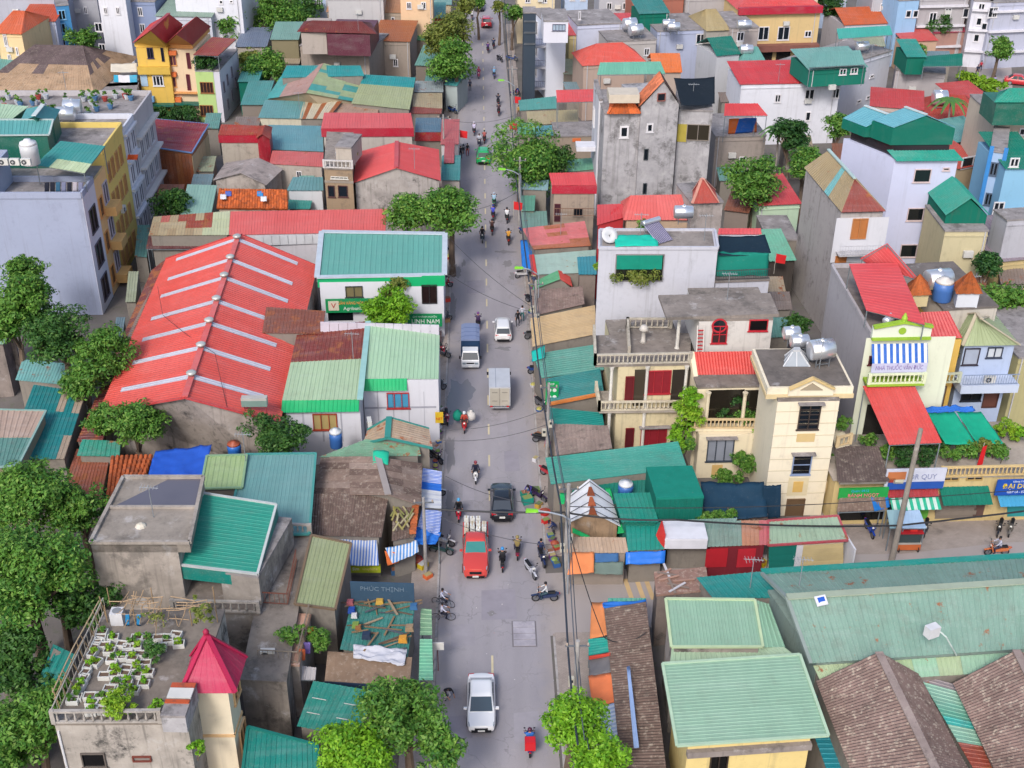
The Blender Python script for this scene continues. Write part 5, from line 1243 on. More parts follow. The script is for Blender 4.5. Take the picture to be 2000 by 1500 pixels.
for i,(q,hx) in enumerate((([(806,180,4.0),(866,180,3.6),(866,158,3.8),(812,158,4.3)],'#a9b5b8'),([(806,208,3.8),(864,212,3.5),(864,182,3.6),(806,182,4.0)],'#c0b090'),([(800,222,3.6),(862,222,3.3),(864,210,3.5),(806,207,3.8)],'#9a4a44'))):
    shed(('silver kerbside shop roof beside the olive roof','tan and cream kerbside shop roof','dull red kerbside shop roof')[i],q,sheet(hx,.1,.3),DARKW,n=5)
h = shed('grey-teal sheet roof below the coral roof',[(530,292,4.6),(632,296,4.6),(630,246,5.0),(524,244,5.0)],sheet('#6fa6b0',0,.15),wall('#b5a898'),n=8)
h = shed('rusty coral roof in front of the grey-teal one',[(526,320,4.8),(631,326,4.8),(632,298,5.2),(532,294,5.2)],sheet('#d9686c',.08,.2),wall('#b5aca4',.5,.4),n=8)
win(h,'f',579,334,590,347,n=2)
h = shed('small scarlet house with a brown roof top',[(426,264,6.2),(510,264,6.2),(522,246,6.8),(432,243,6.8)],sheet('#b0443a',.15,.3),wall('#b9b0a4',.5,.4),n=6,fascia=(sheet(CRIM),.9))
h = gable('narrow scarlet gabled hut beside the brown roof top',[(500,270,6.8),(528,272,6.8),(532,248,6.8),(506,247,6.8)],[(512,262,7.6),(518,244,7.6)],sheet('#b5453c',.1),sheet('#b8243a'),n=2)
h = shed('rust-red ribbed roof over an orange plank wall',[(291,287,6.0),(375,299,6.0),(408,243,6.6),(284,231,6.6)],sheet('#9c2f3c',.22,.3),sheet('#b0643c',.25,.4),n=8,rows=4,trim=plain('#6f8fc0'))
b = MB(); W = h.w['f']
for i in range(12): lo = [W.pt(W.L * i / 12 + .02,.3,.06),W.pt(W.L * (i + 1) / 12 - .02,.3,.06),W.pt(W.L * (i + 1) / 12 - .02,.3,.01),W.pt(W.L * i / 12 + .02,.3,.01)]; MB().hexa(lo,[v + Vector((0,0,5.3)) for v in lo]).part('plank',sheet(RN.choice(['#a85a3a','#b8683f','#9c5236']),.1,.3),h.o)
W = h.w['r']; lo = [W.pt(0,0,.05),W.pt(W.L,0,.05),W.pt(W.L,0,.01),W.pt(0,0,.01)]; MB().hexa(lo,[v + Vector((0,0,5.5)) for v in lo]).part('side_panel',wall('#c9b592',.4,.2),h.o)
h = gable('dusty grey concrete gabled hut among the roofs',[(416,352,4.4),(520,362,4.4),(553,330,4.4),(440,318,4.4)],[(470,338,5.6),(505,308,5.6)],conc('#9a8d86',.4),conc('#a89c92',.4),n=4,prof='flat')
h = shed('pale mint roof patch below the grey hut',[(352,420,4.2),(412,424,4.2),(424,362,4.6),(366,360,4.6)],sheet('#9cc8b8',0,.15),DARKW,n=5)
h = shed('small blue-grey roofed store beside the balconied house',[(560,372,4.4),(632,372,4.4),(631,346,4.8),(572,346,4.8)],sheet('#6fa0a4',0,.15),wall('#d0d2d8',.2,.1),n=5)
h = shed('low teal lean-to under the blue-grey store',[(562,408,3.0),(606,408,3.0),(610,392,3.3),(564,390,3.3)],sheet('#3f9c92'),DARKW,n=3)
# orange tile roof built of tiles
q = Q([(424,405,4.4),(562,407,4.4),(560,374,5.4),(428,372,5.4)]); c0 = sum(q,Vector()) / 4
o = thing('tiled_house','bright orange clay tile roof scattered with rags','house',(c0.x,c0.y,0)); v_ = (q[3] - q[0]).normalized(); pit = math.asin(v_.z)
for j in range(9):
    for i in range(26): inst('tile',tm,bil(q,(i + .5) / 26,(j + .5) / 9) + Vector((0,0,RN.uniform(-.02,.03))),o,rot=(pit,0,math.atan2(-v_.x,v_.y) + RN.uniform(-.05,.05)),scale=(1.25,1.1,1),m=tile('#d9703c'))
MB().hexa([down(p,0) for p in inset(q,.2)],[p - Vector((0,0,.12)) for p in inset(q,.2)]).part('wall',wall('#b9a898',.5,.3),o)
for i,(px,py,hx) in enumerate(((436,384,'#e0e0e6'),(446,378,'#5a6fc0'),(508,378,'#3f8fd0'),(515,388,'#e6e6ea'))): tarp('rag drying on the orange tile roof',[(px - 6,py + 5,5.2),(px + 6,py + 5,5.2),(px + 6,py - 5,5.5),(px - 6,py - 5,5.5)],cloth(hx),0,5,5,'rag','clothes',group='rags on the orange tiles')
# ------------------------------------------------------------------ right of the road, near
GRN = '#8fc9a8'
h = shed('large mint green sheet roof over a yellow house',[(1322,1457,6.3),(1618,1437,6.3),(1562,1279,6.8),(1294,1297,6.8)],sheet('#9dc2a9',0,.14,.25),wall('#e6cf8e',.4,.2),name='house',cat='house',side=True,w=1.05,rib=.22,amp=.02,ins=.9,trim=plain('#b5d0b4'))
win(h,'f',1388,1474,1418,1512,fc='#3a2f2a',n=2,pane=glass('#0c0c0e'),sill=False,name='door'); band(h,'f',5.05,.4,conc('#8a7f78',.5),.3)
h = shed('mint green sheet roof with pale border beside the junk-topped hut',[(1311,1264,6.2),(1490,1264,6.2),(1474,1172,6.8),(1300,1170,6.8)],sheet('#99c0a6',0,.14,.25),conc('#a2968c',.6),n=9,rib=.22,amp=.02,trim=plain('#bcd0a8'))
h2 = shed('pale green flank roof beside the mint green one',[(1492,1264,6.0),(1534,1264,5.6),(1502,1180,6.2),(1476,1172,6.7)],sheet('#9fcfb0',0,.1),DARKW,n=2)
h2 = shed('narrow pale roof strip between the two mint green roofs',[(1308,1300,5.4),(1566,1290,5.4),(1532,1264,5.8),(1312,1264,5.8)],sheet('#b3cfb0',0,.15),DARKW,n=8)
BIG = sheet('#8aae9e',.08,.3,.35)
h = Hs(); q = Q([(1583,1296,5.8),(2110,1260,5.8),(2110,1131,7.8),(1537,1168,7.8),(2110,1082,6.8),(1488,1120,6.8)])
c0 = (q[0] + q[4]) / 2; h.o = thing('market_hall','huge faded teal market roof with a long ridge','market hall',(c0.x,c0.y,0))
roofsheet(h.o,[q[0],q[1],q[2],q[3]],BIG,w=1.0,rib=.33,rows=2); roofsheet(h.o,[q[2],q[3],q[5],q[4]][::-1] and [q[4],q[5],q[3],q[2]],BIG,w=1.0,rib=.33)
bars(h.o,[q[3] + Vector((0,0,.1)),q[2] + Vector((0,0,.1))],plain('#a9b5a0'),.5,.08,closed=False,name='ridge_cap'); bars(h.o,[q[0],q[3],q[5]],plain('#8f9c98'),.2,.2,closed=False)
bars(h.o,[q[5] + Vector((0,.1,.05)),q[4] + Vector((0,.1,.05))],sheet('#1f9a8c'),.5,.12,closed=False,name='eave_sheet')
ci = inset([q[0],q[1],q[4],q[5]],.5); MB().hexa([down(p,0) for p in ci],[down(p,5.6) for p in ci]).part('wall',wall('#8fa39c',.4,.3),h.o)
h = shed('pale rust-spotted sheet strip below the big market roof',[(1604,1334,5.0),(2110,1304,5.0),(2110,1266,5.5),(1588,1300,5.5)],sheet('#b9cfa4',.1,.2),DARKW,w=1.4,mats=lambda u,v: RN.choice([sheet('#b5d0a0',.1),sheet('#c9cf9f',.14),sheet('#a4cfb0',.02),sheet('#9c6a48',.5)]) if u > .2 and RN.random() < .8 else None)
h = shed('dark teal roof at the corner of the market',[(1392,1168,5.0),(1540,1168,5.4),(1490,1116,5.8),(1360,1128,5.2)],sheet('#1b8f8a',0,.15),DARKW,n=6)
h = shed('deep turquoise lower roof in the gap beside the market',[(1650,1600,3.4),(1740,1600,3.4),(1572,1180,3.6),(1496,1180,3.6)],sheet('#0f93a2',0,.08),DARKW,side=True,n=16)
FB = fibro('#84706a',.75)
h = gable('weathered brown ribbed market gable with a mossy ridge',[(1695,1590,5.0),(1935,1590,5.0),(1792,1316,5.0),(1594,1330,5.0)],[(1868,1590,7.2),(1716,1276,7.2)],FB,DARKW,w=1.0,rib=.21,amp=.07,prof='sine',rows=4,cap=fibro('#9a8a84',.3),jit=.03)
h = gable('second weathered brown market gable behind the patched valley',[(1985,1590,5.0),(2260,1590,5.0),(2120,1316,5.0),(1861,1334,5.0)],[(2140,1590,7.2),(1984,1272,7.2)],FB,DARKW,w=1.0,rib=.21,amp=.07,prof='sine',rows=4,cap=fibro('#9a8a84',.3),jit=.03)
h = shed('patched turquoise, mint and rust valley roof between the brown gables',[(1935,1560,4.4),(1980,1560,4.4),(1862,1336,4.7),(1793,1316,4.7)],sheet('#7cbfa6'),DARKW,side=True,n=14,mats=[sheet('#7fbfa8'),sheet('#3fc0b4'),sheet('#8fc4ac'),sheet('#6cb79f'),sheet('#98c8b0')])
for i,s in enumerate(h.sheets):
    if i < 6: s.data.materials[0] = sheet('#a4483a',.25)
    if i == 13: s.data.materials[0] = sheet('#a59a9c',.1)
h.sheets[-1]
p = P(1822,1240,7.6); o = thing('floodlight','white floodlight on a bent pole above the market roof','floodlight',P(1866,1280,5.9))
MB().box(p + Vector((-.1,0,.3)),(.75,.5,.7),.4).part('lamp_housing',plain('#e2e2e6'),o); MB().tube([P(1868,1280,5.9),P(1858,1262,7.0),P(1848,1244,7.7),p + Vector((.3,0,.3))],.045,6).part('arm',plain('#d0dcd8'),o)
p = P(1605,1181,7.65); o = thing('solar_unit','small tilted solar panel on the market roof','solar panel',p); MB().hexa([p + Vector(v) for v in ((-.35,-.3,.1),(.35,-.1,.1),(.25,.45,.35),(-.45,.25,.35))],[p + Vector(v) for v in ((-.35,-.3,.15),(.35,-.1,.15),(.25,.45,.4),(-.45,.25,.4))]).part('frame',plain('#e4e4ea'),o)
MB().hexa([p + Vector(v) for v in ((-.2,-.16,.17),(.22,-.04,.17),(.16,.32,.34),(-.28,.18,.34))],[p + Vector(v) for v in ((-.2,-.16,.19),(.22,-.04,.19),(.16,.32,.36),(-.28,.18,.36))]).part('cells',glass('#2f5fc4'),o)
# kerbside stalls
h = shed('dark fibre-cement stall roofs in a row behind orange awnings',[(1218,1540,2.9),(1306,1540,3.4),(1262,1176,3.5),(1180,1190,3.0)],F2,DARKW,side=True,n=14,rows=2,rib=.2,prof='sine',amp=.06,jit=.06)
def strip(lab,q,m,sd=1,wob=.08): tarp(lab,q,m,.06,8,8,seed=sd,wob=wob)
strip('faded orange tarpaulin at the street corner end of the stall row',[(1152,1247,2.4),(1187,1240,2.9),(1178,1176,3.0),(1155,1176,2.5)],cloth('#f0975f'),3)
awning('turquoise striped sheet awning between two orange tarpaulins',[(1150,1280,2.4),(1192,1272,2.9),(1187,1245,2.9),(1149,1248,2.4)],sheet('#22b5a2'),side=True,n=2,rib=.2)
strip('grey tarpaulin with a red border in the stall row',[(1152,1320,2.4),(1195,1312,2.9),(1192,1275,2.95),(1150,1281,2.45)],cloth('#7d7a7c'),5)
strip('thin red banner over the grey tarpaulin',[(1150,1288,2.6),(1192,1280,3.1),(1192,1274,3.1),(1150,1281,2.6)],cloth('#e6533f'),6,.02)
strip('large bright orange tarpaulin in the stall row',[(1158,1384,2.4),(1208,1368,2.9),(1200,1312,2.95),(1149,1320,2.45)],cloth('#f98a58'),7)
awning('pale blue and white ribbed awning behind the street tree',[(1172,1450,2.4),(1218,1440,2.9),(1208,1370,2.95),(1162,1384,2.45)],stripes('#aebfdc','#e0e6f0',.3,'y'),side=True,n=3,amp=.02)
strip('long narrow pale blue plastic strip stretched over the stall roofs',[(1238,1460,3.6),(1248,1460,3.7),(1230,1300,3.9),(1224,1302,3.8)],cloth('#9fb9e6'),8)
strip('bright blue tarpaulin at the back of the corner stalls',[(1178,1190,2.9),(1264,1184,3.3),(1262,1172,3.4),(1176,1176,3.0)],cloth('#2a72cc'),9,.2)
awning('teal sheet awning facing the side street',[(1186,1178,2.9),(1262,1176,3.0),(1262,1168,3.2),(1188,1168,3.1)],sheet('#3f9c8c'),n=4)
h = block('low brick hut with a cluttered flat top at the street corner',(1284,1164),(1382,1154),(1376,1112),4.2,conc('#7d7068',.7),roof=fibro('#9c7c70',.6))
for i in range(8):
    a = P(RN.uniform(1290,1370),RN.uniform(1115,1150),4.45); o = thing('timber_plank','pale board lying on the cluttered brick hut','plank',a,'boards on the brick hut'); t = RN.uniform(0,3); MB().beam(a - Vector((math.cos(t),math.sin(t),0)) * .7,a + Vector((math.cos(t),math.sin(t),.1)) * .7,.15,.05).part('plank',plain(RN.choice(['#d0ccd0','#b08a78','#8a7a70'])),o)
# corner stall row
h = shed('beige sheet roof of the corner stall by the lamp post',[(1108,1080,2.8),(1228,1080,2.8),(1222,1050,3.3),(1104,1048,3.3)],sheet('#c2a890',.12,.25),wall('#9a8f86'),n=5)
strip('orange cloth awning hung with red goods at the corner',[(1108,1122,2.0),(1160,1118,2.1),(1160,1078,2.9),(1118,1078,2.9)],cloth('#f0925c'),3); strip('blue dotted cloth awning beside the orange one',[(1162,1098,2.4),(1208,1096,2.4),(1208,1080,2.9),(1162,1080,2.9)],cloth('#3f6a9c'),4); strip('grey-green cloth under the dotted awning',[(1160,1120,1.9),(1216,1122,1.9),(1218,1097,2.4),(1160,1097,2.4)],cloth('#6f8078'),5); strip('shiny blue plastic awning beside the corner cloths',[(1222,1102,2.2),(1298,1100,2.2),(1300,1075,2.9),(1222,1078,2.9)],cloth('#2f7ae0',.35),6)
h = shed('low teal roof next to the white shop canopy',[(1226,1076,2.9),(1298,1073,2.9),(1300,1020,3.4),(1222,1022,3.4)],sheet('#249a8a',0,.15),DARKW,n=4)
h = block('white box canopy of the corner shop with a red side',(1299,1056),(1382,1056),2.0,3.6,plain('#dcdce4'),z0=2.9,name='shop_canopy',cat='canopy',slab=True,roof=plain('#e6e6ee'),over=.02)
c = h.c; part('red_side',[down(c[0],2.6),down(c[3],2.6),down(c[3],3.9),down(c[0],4.1),down((c[0] + c[3]) / 2 - Vector((.5,0,0)),3.3)],[(0,1,4),(1,2,4),(2,3,4),(3,0,4)],plain('#e23a34'),h.o)
h = shed('grey-green shop roof behind the white canopy',[(1300,1040,3.2),(1432,1040,3.2),(1440,1012,3.5),(1300,1016,3.5)],sheet('#86a59a',0,.3),DARKW,n=6)
h = shed('shop roof patched with grey, salmon and pink sheets',[(1382,1068,3.0),(1500,1064,3.0),(1500,1016,3.4),(1378,1018,3.4)],sheet('#93aa9e'),wall('#7a2630',.2,.1),n=7,mats=lambda u,v: sheet('#8fa89c',0,.3) if u < .45 else sheet('#c98672',.12,.3) if u < .75 else sheet('#d9707c',.05))
for i,(x0,x1,hx) in enumerate(((1380,1418,'#b5202c'),(1442,1472,'#c22836'))): slab_on(h,'f',x0,1072,x1,1106,plain(hx),.06,'shutter')
h = shed('shop roof of pale green sheets with a crimson border',[(1500,1066,3.0),(1656,1056,3.0),(1636,1008,3.4),(1500,1018,3.4)],sheet('#a9c4a8',.03,.2),wall('#c9c2b0',.3,.1),n=8,trim=sheet('#c2475a',.1))
for (x0,x1,hx,nm) in ((1502,1555,'#15756a','green_shutter'),(1563,1645,'#cdb98a','cream_shutter')):
    for k in range(6): slab_on(h,'f',x0,1066 + k * 6.5,x1,1072 + k * 6.5,plain(hx),.05 + .012 * (k % 2),'shutter_slat')
slab_on(h,'f',1556,1064,1562,1105,plain('#d9d9de'),.1,'post'); W = h.w['f'];
o = thing('wall_panel','white leaning end panel of the shop row','panel',down(W.pt(W.L,0,0),0)); lo = [W.pt(W.L + .3,0,1.2),W.pt(W.L + .42,0,1.2),W.pt(W.L + .3,0,-2),W.pt(W.L + .18,0,-2)]; MB().hexa(lo,[v + Vector((0,0,3.1)) for v in lo]).part('panel',plain('#d8d8de'),o)
# tarped gable and green nets
h = gable('small stone hut with a white tarpaulin stretched over its gable',[(1108,1022,3.2),(1212,1028,3.2),(1192,966,3.2),(1108,970,3.2)],[(1157,1000,4.8),(1151,935,4.8)],plain('#fafafc'),conc('#a08468',.5),n=3,prof='flat',name='hut',cat='hut')
for t in (.12,.4,.7,.95):
    k = lerp(h.r[1],h.r[0],t) + Vector((0,0,.1)); b = MB()
    for a,e in ((h.c[3],h.c[0]),(h.c[2],h.c[1])): b.beam(k,lerp(a,e,t) + Vector((0,0,.1)),.05,.03)
    b.part('rope',plain('#3f3c40'),h.o)
    if t > .2: MB().hexa([k + Vector(v) for v in ((-.3,-.5,-.1),(.3,-.5,-.1),(.1,.4,0),(-.1,.4,0))],[k + Vector(v) for v in ((-.25,-.5,-.02),(.25,-.5,-.02),(.1,.4,.05),(-.1,.4,.05))]).part('bare_tile',tile('#b5623f'),h.o)
for i,q in enumerate(([(1118,1040,2.9),(1150,1052,2.7),(1152,1046,2.8),(1118,1030,3.1)],[(1165,1055,2.7),(1195,1058,2.7),(1195,1050,2.8),(1165,1050,2.8)],[(1206,1042,2.9),(1220,1040,2.9),(1216,1022,3.2),(1208,1022,3.2)],[(1092,984,2.9),(1102,984,3.0),(1106,962,3.3),(1094,962,3.2)],[(1186,976,3.2),(1198,976,3.2),(1192,952,3.5),(1182,952,3.5)])): tarp('torn bright green netting hanging at the tarpaulin hut',q,cloth('#1fae62'),.05,5,5,seed=i,group='green netting at the hut')
h = shed('long grey-teal roof with a pile of leaves at its corner',[(1076,946,3.6),(1342,914,3.8),(1324,862,4.4),(1065,894,4.2)],sheet('#4aa596',0,.2,.35),DARKW,side=True,n=4,rib=.25)
h = shed('dark teal lower roof behind the tarpaulin hut',[(1110,985,2.8),(1278,985,3.0),(1282,935,3.2),(1120,950,3.0)],sheet('#1b8a78',0,.1),DARKW,n=6)
tank_v('white-topped blue barrel on the dark teal roof',1221,968,3.1,.55,1.2)
h = shed('flat teal sheet roof between the hut and the net enclosure',[(1214,1020,3.8),(1287,1020,3.8),(1270,962,4.1),(1198,964,4.1)],sheet('#259a86',0,.15),sheet('#1a8272'),n=3,rib=.3)
h = block('tall enclosure wrapped in dark green netting',(1282,976),(1374,973),(1351,913),5.0,cloth('#0f7263'),roof=cloth('#158674'),name='net_enclosure',cat='enclosure',over=.03)
for i in range(9): u = h.w['f'].L * (i + .5) / 9; MB().beam(h.w['f'].pt(u,.3,.03),h.w['f'].pt(u + .05,4.9,.03),.09,.05).part('net_fold',cloth('#0f7262'),h.o)
tarp('dark navy shade net sagging beside the net enclosure',[(1376,1012,2.8),(1500,1008,3.0),(1492,940,4.2),(1368,940,4.2)],cloth('#163a52'),.35,seed=2,wob=.2); tarp('dark blue-black shade net against the cream tower',[(1490,1010,2.2),(1524,1010,2.2),(1526,946,4.6),(1492,948,4.6)],cloth('#12334a'),.1,seed=4,wob=.15)
shed('plain low shed under the shade nets',[(1380,1018,2.4),(1500,1014,2.4),(1500,950,2.6),(1376,950,2.6)],fibro(),DARKW,n=4)
for px,py,r in ((1372,1008,14),(1400,1006,12),(1430,1000,12)): bush('green plants growing out beneath the navy net',px,py,3.2,r,'mid',leaf=.15,group='plants beneath the navy net')
# roadside roofs further up on the right
RS = [('rust and pink patched roof by the blue awning',[(1042,488,3.8),(1154,480,4.2),(1142,432,4.6),(1020,447,4.2)],sheet('#c86a62',.28,.3),6,3),('pale grey-teal roof with a red side frame',[(1050,536,3.4),(1162,532,3.8),(1164,488,4.2),(1044,498,3.8)],sheet('#9fbdb4',.03,.2),6,1),
      ('brown fibre-cement roof above the walkers',[(1038,618,3.4),(1142,594,3.8),(1138,560,4.1),(1040,567,3.7)],fibro('#8d7870',.3),5,2),('tan board-like sheet roof beside the grey block',[(1040,677,3.3),(1166,652,3.9),(1162,596,4.3),(1036,622,3.7)],sheet('#d3b68a',0,.2),6,1),
      ('grey-teal roof with a white strip above the green sign',[(1058,738,3.3),(1180,722,3.9),(1168,672,4.2),(1040,692,3.7)],sheet('#5fa596',0,.25),6,1),('teal roof with an orange front beam',[(1068,792,3.1),(1180,770,3.7),(1172,720,4.0),(1066,740,3.5)],sheet('#36908f',0,.15),5,1),
      ('tilted dark teal roof below the orange beam',[(1074,828,3.0),(1182,844,3.2),(1176,806,3.6),(1070,796,3.5)],sheet('#12897f',0,.06),5,1),('brown fibre-cement roof below the tilted teal one',[(1084,890,2.8),(1196,876,3.4),(1188,832,3.5),(1082,828,3.0)],fibro('#93827a',.3),5,2)]
for i,(lab,q,m,n,rw) in enumerate(RS):
    h = shed(lab,q,m,DARKW,side=(i not in (2,7)),n=n,rows=rw,rib=.25,prof='sine' if i in (2,7) else 'trap')
    if i == 0:
        for s in h.sheets: s.data.materials[0] = RN.choice([sheet('#c4584e',.35),sheet('#d9707a',.03),sheet('#b5644a',.4)])
    if i == 5: MB().beam(h.c[0] + Vector((0,0,.1)),h.c[1] + Vector((0,0,.1)),.25,.22).part('edge_beam',plain('#e08848'),h.o)
    if i == 1: MB().beam(h.c[0] - Vector((.3,0,0)),h.c[3] - Vector((.3,0,0)),.5,.1).part('side_frame',plain('#d9453f'),h.o)
h = shed('square blue-teal roof on posts against the grey block',[(1130,536,4.4),(1166,536,4.4),(1164,500,4.8),(1127,502,4.8)],sheet('#3f98a8',0,.1),wall('#8d8078',.5,.4),n=2)
h = gable('little green and red tin gable by the street lamp',[(1040,566,3.0),(1118,560,3.2),(1112,535,3.2),(1046,548,3.0)],[(1094,545,3.8),(1090,528,3.8)],sheet('#5fae7c',.1),DARKW,n=2,m2=sheet('#d8473f',.1))
tarp('bright blue tarpaulin bundle hanging over the kerb',[(1020,526,2.0),(1040,524,2.2),(1038,466,3.6),(1016,470,3.2)],cloth('#2a7ad0'),0,8,8,seed=3,wob=.4)
tarp('turquoise tarpaulin corner over the teal roof',[(1040,706,3.6),(1064,698,4.0),(1064,674,4.3),(1038,686,4.0)],cloth('#1fb9ac'),0,6,6,seed=5)
W_.w = {'f': Wl(P(1064,800,2.0),P(1092,800,2.0),0,5)}
signboard('upright green sign with rows of white ovals',W_,'f',(1066,744,1090,788),plain('#17a35a',.4),(('VIP',.5,.9,.13,'#e8efe6',.6),))
sg = bpy.data.objects[[k for k in BASE if k.startswith('sign')][-1]]; W = W_.w['f']
for x in (1073,1083):
    for y in (760,773): u,z = W.uz(x,y); MB().tube([W.pt(u,z,.17),W.pt(u,z,.19)],.16,10).part('white_oval',plain('#eef4ee'),sg)
# ------------------------------------------------------------------ villa, cream house, tower
CREAM = wall('#e6d9bd',.28,.12); CR2 = wall('#efe4cc',.2,.06); TRIM = plain('#d9bd86')
h = block('old cream villa with red shutters, columns and two balustraded storeys',(1208,716),(1345,712),7.5,8.0,wall('#d8caa6',.5,.35),name='villa',roof=conc('#857a70',.5),over=.0)
vt = Q([(1162,712,8.25),(1348,708,8.25),(1350,650,8.25),(1160,655,8.25)])
MB().hexa([p - Vector((0,0,.25)) for p in vt],vt).part('terrace',conc('#847970',.5),h.o); balustrade(h.o,vt[0],vt[1],conc('#b5aa98',.4),h=.9,sp=.33); balustrade(h.o,vt[3],vt[0],conc('#b5aa98',.4),h=.9,sp=.33)
bf = Q([(1170,802,4.2),(1350,800,4.2)]); bk_ = [bf[0] + Vector((0,3,0)),bf[1] + Vector((0,3,0))]
MB().hexa([p - Vector((0,0,.25)) for p in (bf[0],bf[1],bk_[1],bk_[0])],[bf[0],bf[1],bk_[1],bk_[0]]).part('balcony',conc('#a5988a',.45),h.o); balustrade(h.o,bf[0],bf[1],conc('#c4b79e',.3),h=.85,sp=.33); balustrade(h.o,bk_[0],bf[0],conc('#c4b79e',.3),h=.85,sp=.33)
for x0 in (.12,.5,.92):
    p = lerp(bf[0],bf[1],x0) + Vector((0,.3,0)); MB().lathe([(.2,0),(.13,.2),(.12,3.4),(.2,3.8)],p,8).part('column',plain('#dedad2'),h.o); MB().lathe([(.2,0),(.14,.2),(.13,3.5),(.2,3.95)],down(p,0),8).part('column',plain('#dedad2'),h.o)
slab_on(h,'f',1314,722,1342,792,glass('#3a3430'),.03,'loggia'); slab_on(h,'f',1240,722,1257,792,glass('#4a4238'),.03,'loggia'); slab_on(h,'f',1312,828,1342,880,glass('#3a3430'),.03,'loggia'); win(h,'f',1262,724,1308,768,fc='#b02a36',n=3,pane=plain('#8f1f2c')); win(h,'f',1222,735,1236,782,fc='#7a2026',n=1,pane=plain('#6a1a22'),name='door',sill=False); win(h,'f',1252,836,1300,872,fc='#a82834',n=3,pane=plain('#8f1f2c'),hood=True); win(h,'f',1222,836,1236,880,fc='#7a2026',n=1,pane=plain('#5a161e'),name='door',sill=False)  # dark loggia panels paint the shade of the recesses behind the columns
h = block('white upper house with a wide flat concrete roof and red arched window',(1366,628),(1510,626),5.5,11.2,wall('#d4d0cc',.4,.3),z0=8.2,roof=conc('#857a70',.45),over=0)
rf = Q([(1302,620,11.6),(1522,613,11.6),(1504,572,11.6),(1286,576,11.6)]); MB().hexa([p - Vector((0,0,.25)) for p in rf],rf).part('roof_slab',conc('#867b72',.4),h.o)
win(h,'f',1392,636,1418,670,fc='#c22a38',n=2,pane=plain('#3a2024'),hb=1); W = h.w['f']; u,z = W.uz(1405,636); MB().tube([W.pt(u,z,-.02),W.pt(u,z,.05)],.62,14).part('window_arch',plain('#c22a38'),h.o); MB().tube([W.pt(u,z + .02,.05),W.pt(u,z + .02,.06)],.48,14).part('arch_pane',glass(),h.o)
win(h,'f',1464,624,1498,646,fc='#c22a38',n=1,pane=glass('#0f0f12'))
o = thing('ladder','red painted ladder against the white upper house','ladder',W.pt(.3,8.3,.6)); b = MB()
for s in (-.25,.25): MB().beam(W.pt(.1 + s,8.3,.8),W.pt(.1 + s,11,.25),.07,.07).part('rail',plain('#ddd6d0'),o)
for i in range(8): MB().beam(W.pt(-.15,8.5 + i * .3,.75 - .06 * i),W.pt(.35,8.5 + i * .3,.75 - .06 * i),.06,.1).part('rung',plain('#b5282f'),o)
for px,py in ((1322,680),(1365,668)): p = P(px,py,8.25); MB().lathe([(.2,0),(.14,.2),(.13,2.9),(.2,3.1)],p,8).part('column',plain('#d8d4cc'),h.o)
p = P(1256,668,8.25); o = thing('roof_ornament','white stone urn standing on the villa terrace','urn',p); MB().lathe([(.3,0),(.18,.2),(.16,1.0),(.42,1.15),(.2,1.5)],p,10).part('urn',plain('#cfc9c2'),o,True)
for i,q in enumerate((Q([(1225,640,8.25),(1310,640,8.25)]),Q([(1228,695,8.25),(1225,640,8.25)]))): balustrade(h.o,q[0],q[1],conc('#b0a594',.4),h=.9,sp=.4)
h = block('cream house with a red tiled porch roof and planted balconies',(1362,760),(1530,756),7.0,7.4,CREAM,roof=conc('#7d7268',.4),over=0)
RT = sheet('#dc4a48',0,.08,.1); q = Q([(1358,740,7.3),(1527,738,7.3),(1521,686,8.9),(1350,688,8.9)]); roofsheet(h.o,q,RT,n=10,rows=6,rib=.22,amp=.05,prof='sine',name='tile_course',jit=.03)
bars(h.o,[q[0] - Vector((0,0,.15)),q[1] - Vector((0,0,.15))],CREAM,.5,.4,closed=False,name='cornice'); bars(h.o,[q[0],q[3]],CREAM,.35,.45,closed=False,name='gable_edge')
fl = Q([(1345,836,4.3),(1514,836,4.3)]); MB().hexa([p - Vector((0,0,.3)) for p in (fl[0],fl[1],fl[1] + Vector((0,4,0)),fl[0] + Vector((0,4,0)))],[fl[0],fl[1],fl[1] + Vector((0,4,0)),fl[0] + Vector((0,4,0))]).part('balcony',CREAM,h.o)
balustrade(h.o,fl[0],fl[1],plain('#d9c096'),h=.85,sp=.3); balustrade(h.o,fl[0] + Vector((0,3.5,0)),fl[0],plain('#d9c096'),h=.85,sp=.3)
for t in (.2,.62): p = lerp(fl[0],fl[1],t) + Vector((0,.3,0)); MB().lathe([(.2,0),(.15,.2),(.14,2.7),(.22,3.0)],p,8).part('column',plain('#e6d9bd'),h.o)
slab_on(h,'f',1384,762,1446,834,glass('#26221c'),.03,'porch'); slab_on(h,'f',1456,762,1512,834,glass('#26221c'),.03,'porch'); hl = block('',(1366,850),(1484,848),5.0,3.98,CREAM,par=h.o,slab=False)  # dark porch panels put the shade of the balcony recess into colour
win(hl,'f',1383,857,1430,900,fc='#3c4654',n=3,pane=plain('#8d93a0'),hood=True); slab_on(hl,'f',1391,908,1409,930,plain('#dcb878'),.04,'ornament')
